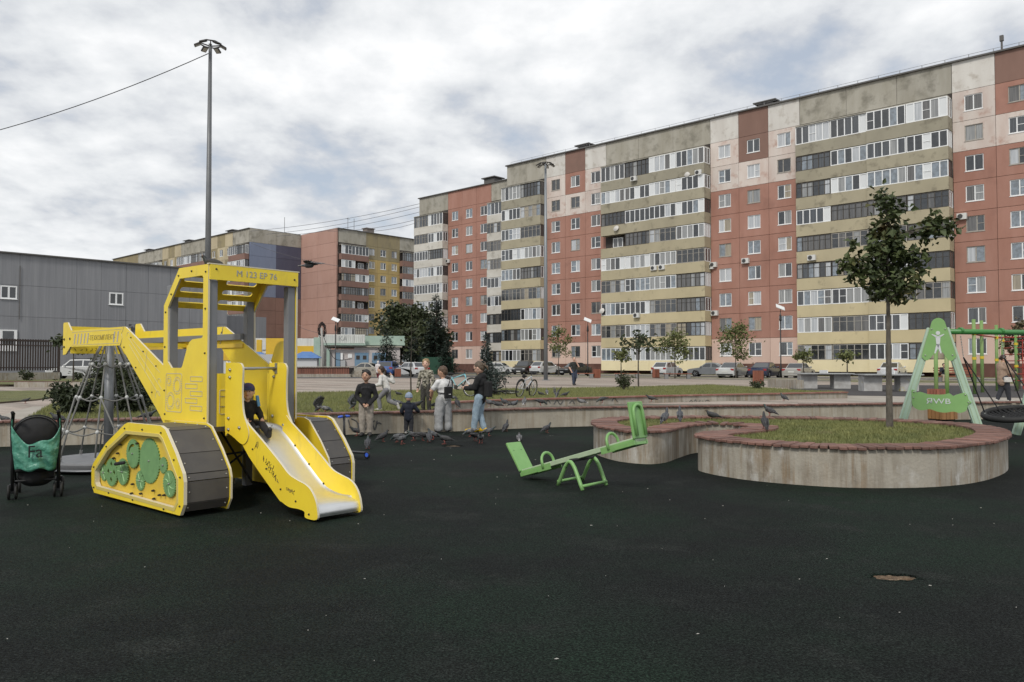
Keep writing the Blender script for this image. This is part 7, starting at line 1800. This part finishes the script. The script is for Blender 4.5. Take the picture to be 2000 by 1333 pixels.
# 4 boy in camouflage, beyond the wall
p = gp(828, 806, .4); q = person('blond boy in camouflage sweatshirt standing behind the low wall', (p.x, 18.7, .38), radians(165), 1.24, dict(lw=(-.13, .06, .46), rw=(.15, .04, .45)), m_camo, cloth('black speckled trousers', (.02, .02, .02), (.09, .085, .07), scale=45), m_shoe_d, m_skin, hairm('blond', (.36, .25, .13)), 'short', head_turn=radians(8), group=LG)
# 5 boy in white shirt
p = gp(866, 844); q = person('boy in white shirt and wide grey joggers with black crossbody bag', (p.x, p.y, 0), radians(38), 1.46, dict(la=(-.085, .0, .045), ra=(.085, .0, .045), lk=(-.078, .012, .26), rk=(.078, .012, .26), le=(-.165, .06, .63), lw=(-.13, .15, .52), re=(.15, .07, .62), rw=(.10, .18, .55)), cloth('white cotton shirt', (.66, .66, .66)), cloth('light grey joggers', (.33, .335, .34)), m_shoe_d, m_skin2, hairm('brown crop', (.10, .06, .035)), 'buzz', build=1.15, sleeves='short', wide=1.36, head_turn=radians(30), head_tilt=radians(14), group=LG, top_len=.02)
r_, P_ = q[0], q[1]
sh = MB(); sh.ball(P_['pelvis'] + Vector((0, -.01, -.03)), (.155, .125, .09)); sh.cone(P_['pelvis'] + Vector((-.09, -.03, -.05)), .06, P_['lk'] + Vector((-.02, .0, .16)), .05); blend(sh, 'tied_shirt', cloth('pale grey tied shirt', (.45, .45, .44)), r_, .012, 3, .5, .006, 14)
bg = MB(); bg.box((.02, -.165, .88), (.19, .07, .25)); o = blend(bg, 'crossbody_bag', m_blk, None, .008, 5, .6); o.location = r_.location; o.rotation_euler = r_.rotation_euler; tag(o, 'small black crossbody bag worn on the back of the white-shirted boy', 'bag')
MB().tube(catmull([(.02, -.14, 1.0), (.09, -.12, 1.14), (.13, -.02, 1.21), (.07, .12, 1.08), (-.05, .15, .95), (-.16, .0, .88), (-.06, -.15, .86)], 5), .011, 6).build('strap', m_blk, o, smooth=True)
MB().box((.03, -.208, .84), (.05, .004, .014)).build('badge', m_white, o)
o = MB(); w = P_['lw'].lerp(P_['le'], .12); o.tube([w + Vector((.034 * cos(t), .012 * cos(t), .034 * sin(t))) for t in [2 * pi * k / 12 for k in range(12)]], .012, 6, closed=True); o.build('wristwatch', m_blk, r_)
# 6 girl in black jacket
p = gp(938, 844); q = person('girl in black jacket, pale jeans and yellow shoes looking at her phone', (p.x, p.y, 0), radians(72), 1.56, dict(re=(.13, .06, .63), rw=(.08, .20, .64), le=(-.13, .04, .63), lw=(-.06, .21, .62), rt=(.04, .26, .66), lt=(-.02, .27, .64), rk=(.05, .03, .26), ra=(.05, -.04, .04), la=(-.05, .08, .04), lk=(-.05, .05, .27)), cloth('black hooded jacket', (.012, .012, .013), (.007, .007, .008)), cloth('pale blue denim', (.30, .39, .46), (.21, .28, .35)), mat('yellow shoe', (.66, .42, .02), .55), m_skin, hairm('mousy brown', (.12, .085, .055)), 'bun', head_tilt=radians(24), group=LG, hood=True, jacket=1.14, wide=1.12, top_len=.03)
o = MB(); o.box((q[1]['rw'] + q[1]['lw']) / 2 + Vector((0, .09, .03)), (.075, .012, .15), Matrix.Rotation(radians(-40), 3, 'X')); o = o.build('phone', m_blk); o.location = q[0].location; o.rotation_euler = q[0].rotation_euler; tag(o, 'dark phone held by the girl in the black jacket', 'phone')
hc, hr, R = q[2], q[3], q[4]
o = MB()
for s_ in (-1, 1): o.tube([hc + R @ Vector((s_ * .36 * hr + .22 * hr * cos(t), .98 * hr, .02 * hr + .18 * hr * sin(t))) for t in [2 * pi * k / 12 for k in range(12)]], .0035, 5, closed=True); o.tube([hc + R @ Vector((s_ * .6 * hr, .95 * hr, .04 * hr)), hc + R @ Vector((s_ * .86 * hr, .0, .02 * hr))], .003, 4)
o.build('glasses', m_blk, q[0])
bp = MB(); bp.box((0, -.19, .95), (.26, .12, .34)); o = blend(bp, 'backpack', m_blk, None, .012, 5); o.location = q[0].location; o.rotation_euler = q[0].rotation_euler; tag(o, 'small black backpack on the girl in the black jacket', 'backpack')
# 7 child on the slide (placed in the excavator's frame)
Mx = Matrix.Rotation(-radians(41), 4, 'Z'); lp_ = Vector((-3.26, 8.55, 0)) + Mx.to_3x3() @ Vector((.07, .42, .425))
q = person('small child in black clothes and blue cap sitting on the slide', lp_, -radians(41) - pi / 2, .88, dict(pelvis=(0, 0, .47), chest=(0, .0, .66), neck=(0, .01, .755), lh=(-.05, .03, .455), rh=(.05, .03, .455), lk=(-.07, .24, .475), rk=(.09, .25, .47), la=(-.05, .43, .355), ra=(.13, .46, .395), lf=(-.02, .50, .44), rf=(.17, .53, .47), ls=(-.10, .0, .72), rs=(.10, .0, .72), le=(-.15, .05, .60), re=(.15, .05, .60), lw=(-.10, .18, .54), rw=(.12, .18, .54)), m_blackc, cloth('black trousers', (.014, .014, .016)), mat('black shoe', (.016, .016, .018), .55), m_skin, cloth('blue cap', (.035, .05, .13), (.09, .04, .08), scale=30), 'cap', jacket=1.15, head_turn=radians(-38), group='other people')
o = MB(); o.box((-.085, .085, .67), (.03, .02, .12), Matrix.Rotation(.2, 3, 'Y')); o.build('jacket_stripe', mat('sky blue stripe', (.10, .28, .55), .7), q[0])
# 8 walking man
p = gp(1121, 753, .2); q = person('man in dark t-shirt and jeans walking across the plaza', p, radians(195), 1.75, dict(la=(-.04, -.10, .05), ra=(.06, .12, .045), lk=(-.05, .02, .28), rk=(.05, .08, .28), re=(.17, .0, .64), rw=(.12, .05, .51), le=(-.16, .06, .66), lw=(-.06, .10, .82)), cloth('dark green t-shirt', (.022, .026, .024)), cloth('dark blue denim', (.035, .045, .075)), m_shoe_d, m_skin, hairm('grey brown', (.10, .08, .06)), 'buzz', child=False, build=1.1, sleeves='short', group='other people', voxel=.01)
# 9 woman with phone
p = gp(1940, 785, .2); q = person('woman in beige shirt and dark jeans walking and looking at a phone', (p.x, 27.2, .2), radians(-82), 1.62, dict(re=(.14, .05, .63), rw=(.10, .20, .62), le=(-.14, .05, .63), lw=(-.08, .21, .63), rk=(.05, .07, .27), ra=(.05, .10, .04), lk=(-.05, .0, .27), la=(-.05, -.10, .05), rt=(.05, .27, .65), lt=(-.03, .27, .65)), cloth('beige overshirt', (.33, .235, .175)), cloth('black jeans', (.03, .032, .04)), m_shoe_w, m_skin, hairm('dark chestnut', (.045, .022, .014)), 'bun', child=False, head_tilt=radians(18), build=1.2, jacket=1.15, top_len=.08, group='other people')
o = MB(); o.box((q[1]['rw'] + q[1]['lw']) / 2 + Vector((0, .11, .05)), (.075, .012, .15), Matrix.Rotation(radians(-50), 3, 'X')); o = o.build('phone', m_blk); o.location = q[0].location; o.rotation_euler = q[0].rotation_euler; tag(o, 'dark phone held by the woman in the beige shirt', 'phone')
bg = MB(); bg.box((.20, .03, .78), (.09, .27, .17)); o = blend(bg, 'handbag', cloth('white leather', (.60, .58, .55)), None, .012, 5); o.location = q[0].location; o.rotation_euler = q[0].rotation_euler; tag(o, 'white handbag at the hip of the woman in the beige shirt', 'bag')
# 10 seated man
p = gp(1842, 748, .2); q = person('person in dark top and beige trousers seated on the far bench', (p.x, p.y - .05, .2), radians(172), 1.65, dict(pelvis=(0, 0, .33), chest=(0, .02, .56), neck=(0, .03, .655), lh=(-.05, .02, .31), rh=(.05, .02, .31), lk=(-.07, .26, .30), rk=(.08, .26, .31), la=(-.06, .28, .05), ra=(.14, .34, .05), ls=(-.11, .02, .625), rs=(.11, .02, .625), le=(-.16, .10, .48), re=(.16, .10, .48), lw=(-.03, .17, .58), rw=(.05, .17, .58)), cloth('dark navy top', (.02, .025, .04)), cloth('beige chinos', (.32, .27, .2)), m_shoe_d, m_skin, hairm('dark short', (.04, .03, .025)), 'short', child=False, group='other people', voxel=.012)
# 11 woman in white
p = gp(738, 741, .2); q = person('person in white hooded coat and dark red trousers walking by the cars', p, radians(-25), 1.6, dict(la=(-.05, .08, .045), ra=(.05, -.08, .05)), cloth('white quilted coat', (.60, .57, .57)), cloth('dark red trousers', (.12, .02, .025)), m_shoe_w, m_skin, cloth('white hood', (.6, .58, .57)), 'headscarf', child=False, jacket=1.3, top_len=.12, group='other people', voxel=.012)
# ================================================================== PIGEONS
def plumage(name, body, neck, tail):
    m = bpy.data.materials.new(name); m.use_nodes = True; N, L = m.node_tree.nodes, m.node_tree.links; b = N['Principled BSDF']; b.inputs['Roughness'].default_value = .6
    tc = N.new('ShaderNodeTexCoord'); sp = N.new('ShaderNodeSeparateXYZ'); L.new(tc.outputs['Object'], sp.inputs[0])
    mr = N.new('ShaderNodeMapRange'); mr.inputs[1].default_value = -.22; mr.inputs[2].default_value = .18; L.new(sp.outputs[0], mr.inputs[0])
    r = N.new('ShaderNodeValToRGB'); e = r.color_ramp.elements; e[0].position = 0; e[0].color = (*tail, 1); e[1].position = 1; e[1].color = (*neck, 1)
    for p_, c in ((.16, tail), (.24, body), (.70, body), (.80, neck)): k = e.new(p_); k.color = (*c, 1)
    L.new(mr.outputs[0], r.inputs[0])
    n = N.new('ShaderNodeTexNoise'); n.inputs['Scale'].default_value = 38; L.new(tc.outputs['Object'], n.inputs['Vector'])
    hs = N.new('ShaderNodeHueSaturation'); mr2 = N.new('ShaderNodeMapRange'); mr2.inputs[1].default_value = .3; mr2.inputs[2].default_value = .7; mr2.inputs[3].default_value = .6; mr2.inputs[4].default_value = 1.35
    L.new(n.outputs['Fac'], mr2.inputs[0]); L.new(mr2.outputs[0], hs.inputs['Value']); L.new(r.outputs[0], hs.inputs['Color']); L.new(hs.outputs[0], b.inputs['Base Color'])
    return m
PL = [plumage('blue bar plumage', (.062, .066, .075), (.035, .05, .05), (.03, .03, .033)), plumage('dark plumage', (.03, .03, .034), (.02, .026, .026), (.015, .015, .016)), plumage('checker plumage', (.042, .044, .05), (.03, .045, .04), (.025, .025, .028)), plumage('pied plumage', (.10, .10, .105), (.04, .05, .055), (.35, .34, .33))]
WG = [mat('blue grey wing', (.11, .115, .122), .65, c2=(.02, .02, .022), scale=17, stretch=(1.4, .3, .3), lo=.5, hi=.56, coords='object'), mat('dark wing', (.028, .028, .03), .65, coords='object', c2=(.05, .05, .052), scale=25), mat('checker wing', (.08, .08, .084), .65, c2=(.018, .018, .02), scale=42, lo=.46, hi=.54, coords='object'), mat('pied wing', (.19, .19, .19), .65, c2=(.06, .06, .062), scale=14, lo=.48, hi=.56, coords='object')]
m_pink = mat('pigeon leg', (.34, .10, .08), .6); m_beak = mat('pigeon beak', (.04, .035, .035), .5); m_peye = mat('pigeon eye', (.45, .12, .02), .3)
_pg = {}
def pigeon_meshes(pose, k):
    key = (pose, k)
    if key in _pg: return _pg[key]
    pm, wm = PL[k], WG[k]; parts = []; b = MB()
    pit = {'stand': .42, 'alert': .62, 'peck': -.18, 'walk': .22, 'up': .75, 'fly': .05, 'sit': .25}[pose]
    Rb = Matrix.Rotation(-pit, 3, 'Y'); c = Vector((0, 0, .135 if pose != 'sit' else .085))
    b.ball(c, (.105, .058, .060), 16, 12, Rb); b.ball(c + Rb @ Vector((.045, 0, .0)), (.062, .056, .060), 12, 10, Rb)
    nb = c + Rb @ Vector((.085, 0, .015))
    hd = {'stand': Vector((.115, 0, .255)), 'alert': Vector((.085, 0, .295)), 'peck': Vector((.175, 0, .055)), 'walk': Vector((.155, 0, .225)), 'up': Vector((.10, 0, .29)), 'fly': Vector((.175, 0, .16)), 'sit': Vector((.11, 0, .17))}[pose]
    b.cone(nb, .036, hd, .021, 10); b.ball(hd + Vector((.006, 0, .0)), (.027, .022, .023), 10, 8)
    tl = c + Rb @ Vector((-.20, 0, .0)); ts = c + Rb @ Vector((-.07, 0, .0)); b.cone(ts, .030, tl, .014, 8); b.ball((ts + tl) / 2 + Rb @ Vector((-.03, 0, 0)), (.085, .032 if pose != 'fly' else .06, .011), 12, 6, Rb)
    o = blend(b, 'tmp_body', pm, None, .0075, 2, .5); me = o.data; bpy.data.objects.remove(o); parts.append(('body', me))
    bd = Vector((1, 0, -.15)) if pose != 'peck' else Vector((.6, 0, -.8)); bd.normalize(); t = MB(); t.tube([hd + bd * .022, hd + bd * .05], [.007, .001], 6); parts.append(('beak', t.mesh('beak', m_beak)))
    for s_ in (-1, 1):
        t = MB(); t.ball(hd + Vector((.012, s_ * .0215, .005)), .0045, 6, 5); parts.append(('eye', t.mesh('eye', m_peye)))
        t = MB()
        if pose in ('up', 'fly'):
            root_ = c + Rb @ Vector((.05, s_ * .045, .035)); V_, F_ = [], []
            el = 1.15 if pose == 'up' else .22; nf = 9
            for i in range(nf):
                f = i / (nf - 1); ang = (.35 + f * 1.65) if pose == 'up' else (-.25 + f * 1.7); L_ = .34 - .15 * abs(f - .25) * 1.6
                fw = Vector((cos(ang), 0, 0)); ou = Vector((0, s_ * cos(el), sin(el))); d = (fw * 1.0 + ou * sin(ang)).normalized() if pose == 'fly' else (Vector((.55 - f * 1.1, 0, 0)) + ou).normalized()
                w = .030; sdv_ = Vector((1, 0, 0)) if abs(d.x) < .7 else Vector((0, s_, 0)); st_ = root_ + Rb @ Vector((-.10 * f, 0, 0)); j = len(V_); nn = d.cross(sdv_).normalized(); sdv_ = nn.cross(d).normalized()
                V_ += [st_ - sdv_ * w * .6, st_ + sdv_ * w * .6, st_ + d * L_ * .8 + sdv_ * w * .75 + nn * .012, st_ + d * L_, st_ + d * L_ * .8 - sdv_ * w * .75]; F_.append((j, j + 1, j + 2, j + 3, j + 4))
            t.add(V_, F_); t.ball(root_ + Rb @ Vector((-.03, s_ * .02, .02)), (.06, .03, .03), 8, 6)
        else:
            t.ball(c + Rb @ Vector((-.035, s_ * .048, .012)), (.115, .018, .046), 14, 8, Rb @ Matrix.Rotation(s_ * .09, 3, 'Z')); tp_ = c + Rb @ Vector((-.19, s_ * .018, .012)); t.cone(c + Rb @ Vector((-.10, s_ * .042, .01)), .02, tp_, .007, 8)
        parts.append(('wing', t.mesh('wing', wm, True)))
        if pose not in ('fly', 'sit'):
            t = MB(); hp = c + Rb @ Vector((-.005, s_ * .026, -.045)); ft = Vector((.0 + (.02 * s_ if pose == 'walk' else 0), s_ * .028, .006)); t.tube([hp, Vector((-.012, s_ * .028, .05)), ft], [.012, .006, .005], 6)
            for a in (-.5, 0, .5, pi): t.tube([ft, ft + Vector((cos(a), sin(a), -.003)) * (.035 if a < 3 else .018)], .0035, 4)
            parts.append(('leg', t.mesh('leg', m_pink, True)))
    _pg[key] = parts
    return parts
def pigeon(pos, head, pose, k, label, group, sc=.84):
    root = empty('pigeon', tuple(pos), radians(head)); root.scale = (sc,) * 3; tag(root, label, 'pigeon', group)
    for nm, me in pigeon_meshes(pose, k): inst(nm, me, root)
GR_, GC, GL_, GP = 'pigeons on the rubber', 'pigeons on the coping', 'pigeons on the lawn', 'pigeons on the planter'
for (px, py, hd_, pose, k, lab) in (
    (718, 877, 95, 'stand', 2, 'pigeon nearest the scooter, standing apart on the rubber'), (748, 863, 35, 'stand', 1, 'dark pigeon standing between the black-shirted boy and the toddler'), (776, 864, 150, 'peck', 0, 'blue-grey pigeon pecking behind the toddler, left of a pair'), (786, 868, -15, 'walk', 0, 'blue-grey pigeon facing right, right one of the pair behind the toddler'),
    (808, 861, 165, 'walk', 2, 'chequered pigeon beside the toddler right foot'), (826, 861, 20, 'peck', 1, 'dark pigeon pecking in the huddle before the white-shirted boy'), (838, 864, 100, 'stand', 2, 'chequered pigeon standing in the huddle before the white-shirted boy'), (846, 859, 200, 'stand', 0, 'blue-grey pigeon at the white-shirted boy left shoe'),
    (868, 868, 175, 'walk', 1, 'dark pigeon walking left past the worn hole'), (918, 853, -160, 'peck', 3, 'pied pigeon pecking left of the yellow shoes'), (928, 862, 60, 'peck', 1, 'dark pigeon pecking in front of the yellow shoes'), (939, 866, -95, 'stand', 3, 'pied pigeon with white belly right in front of the yellow shoes'), (955, 852, 15, 'walk', 0, 'blue-grey pigeon walking right of the yellow shoes'),
    (988, 843, 60, 'alert', 2, 'pigeon standing upright near the wall foot, left of centre'), (1014, 862, 90, 'sit', 3, 'pale pigeon crouching alone above the seesaw'), (1068, 846, 35, 'stand', 2, 'pigeon by itself near the planter left lobe'), (658, 862, 10, 'sit', 0, 'pigeon half hidden behind the scooter stem'), (697, 852, 190, 'walk', 1, 'dark pigeon at the black-shirted boy heels')):
    p = gp(px, py, 0); pigeon((p.x, p.y, 0), hd_, pose, k, lab, GR_)
for (px, py, hd_, pose, k, lab) in (
    (893, 796, 120, 'alert', 1, 'black pigeon standing on the coping just right of the white-shirted boy'), (956, 795, 140, 'walk', 0, 'blue-grey pigeon on the coping, first right of the girl in jeans'), (971, 795, 160, 'sit', 1, 'dark pigeon on the coping, second right of the girl in jeans'), (985, 794, 130, 'walk', 2, 'stout chequered pigeon on the coping, third right of the girl in jeans'), (1004, 794, 25, 'sit', 0, 'pigeon on the coping leaning right, before the white bicycle'), (1024, 793, 80, 'stand', 3, 'pigeon facing away on the coping under the white bicycle front wheel'), (1056, 793, 10, 'peck', 2, 'plump pigeon on the coping right of the white bicycle'),
    (1135, 789, 160, 'sit', 3, 'white-tailed pigeon on the coping below the walking man'), (1176, 788, 200, 'peck', 2, 'pecking pigeon on the coping left of the seesaw backrest'), (1272, 786, 160, 'walk', 1, 'dark pigeon walking on the coping right of the seesaw backrest'), (1531, 784, 120, 'stand', 2, 'lone pigeon on the coping far right before the upper wall'),
    (112, 829, 170, 'walk', 1, 'dark pigeon on the coping beside the stroller hood'), (288, 823, 20, 'walk', 2, 'dark pigeon on the coping behind the carousel ropes'), (852, 796, 10, 'sit', 2, 'pigeon on the coping at the white-shirted boy elbow'), (814, 799, 15, 'walk', 1, 'dark pigeon on the coping at the toddler hand')):
    p = gp(px, py, .472); pigeon((p.x, p.y, .472), hd_, pose, k, lab, GC)
for (px, py, hd_, pose, k, lab) in (
    (622, 806, 20, 'up', 2, 'pigeon with both wings raised behind the far track'), (636, 808, 0, 'peck', 3, 'white-headed pigeon pecking beside the wing-raised one'), (690, 800, 35, 'up', 0, 'pigeon lifting its wings at the black-shirted boy left shoulder'), (778, 773, 190, 'sit', 1, 'dark pigeon sitting on the lawn right of the running girl'), (1088, 778, 60, 'up', 3, 'pale pigeon with wings spread high on the lawn'), (1104, 777, 20, 'walk', 2, 'dark pigeon just right of the wing-spreading one'), (1068, 772, 95, 'stand', 3, 'white-bellied pigeon left of the wing-spreading one'), (1056, 773, 170, 'sit', 1, 'dark pigeon crouched at the white bicycle front wheel'), (884, 781, 180, 'sit', 0, 'pigeon resting under the teal bicycle wheel'), (778, 795, 160, 'walk', 0, 'pigeon on the lawn left of the toddler hat'), (955, 780, 40, 'peck', 2, 'pigeon pecking under the young spruce')):
    p = gp(px, py, LZ + .01); pigeon((p.x, p.y, LZ + .01), hd_, pose, k, lab, GL_)
for (px, py, hd_, pose, k, lab) in ((1299, 827, 50, 'alert', 0, 'blue-grey pigeon on the planter left lobe, nearest the seesaw'), (1328, 822.5, 80, 'alert', 0, 'blue-grey pigeon on the planter left lobe, second from the seesaw'), (1391, 818, 160, 'sit', 1, 'black pigeon crouched at the planter inlet'), (1503, 813, 145, 'stand', 2, 'pigeon perched on the planter back rim'), (1494, 838, 85, 'alert', 1, 'black pigeon facing away on the planter front coping')):
    p = gp(px, py, .505); pigeon((p.x, p.y, .505), hd_, pose, k, lab, GP)
p = gp(50, 789, .21); pigeon(p, 10, 'walk', 1, 'dark pigeon walking on the pale path at far left', 'other pigeons'); p = gp(8, 824, .21); pigeon(p, 180, 'sit', 2, 'pigeon cut by the left frame edge on the path', 'other pigeons')
p = dp(603, 531, 14.0); pigeon(p, -8, 'fly', 3, 'pigeon flying in front of the pink end wall', 'other pigeons')
q = Vector((-3.26, 8.55, 0)) + Matrix.Rotation(-radians(41), 3, 'Z') @ Vector((-.40, .25, 2.575)); pigeon(q, 200, 'sit', 1, 'dark pigeon sitting on the excavator cab roof', 'other pigeons')
bpy.data.scenes.remove(bench_scene)
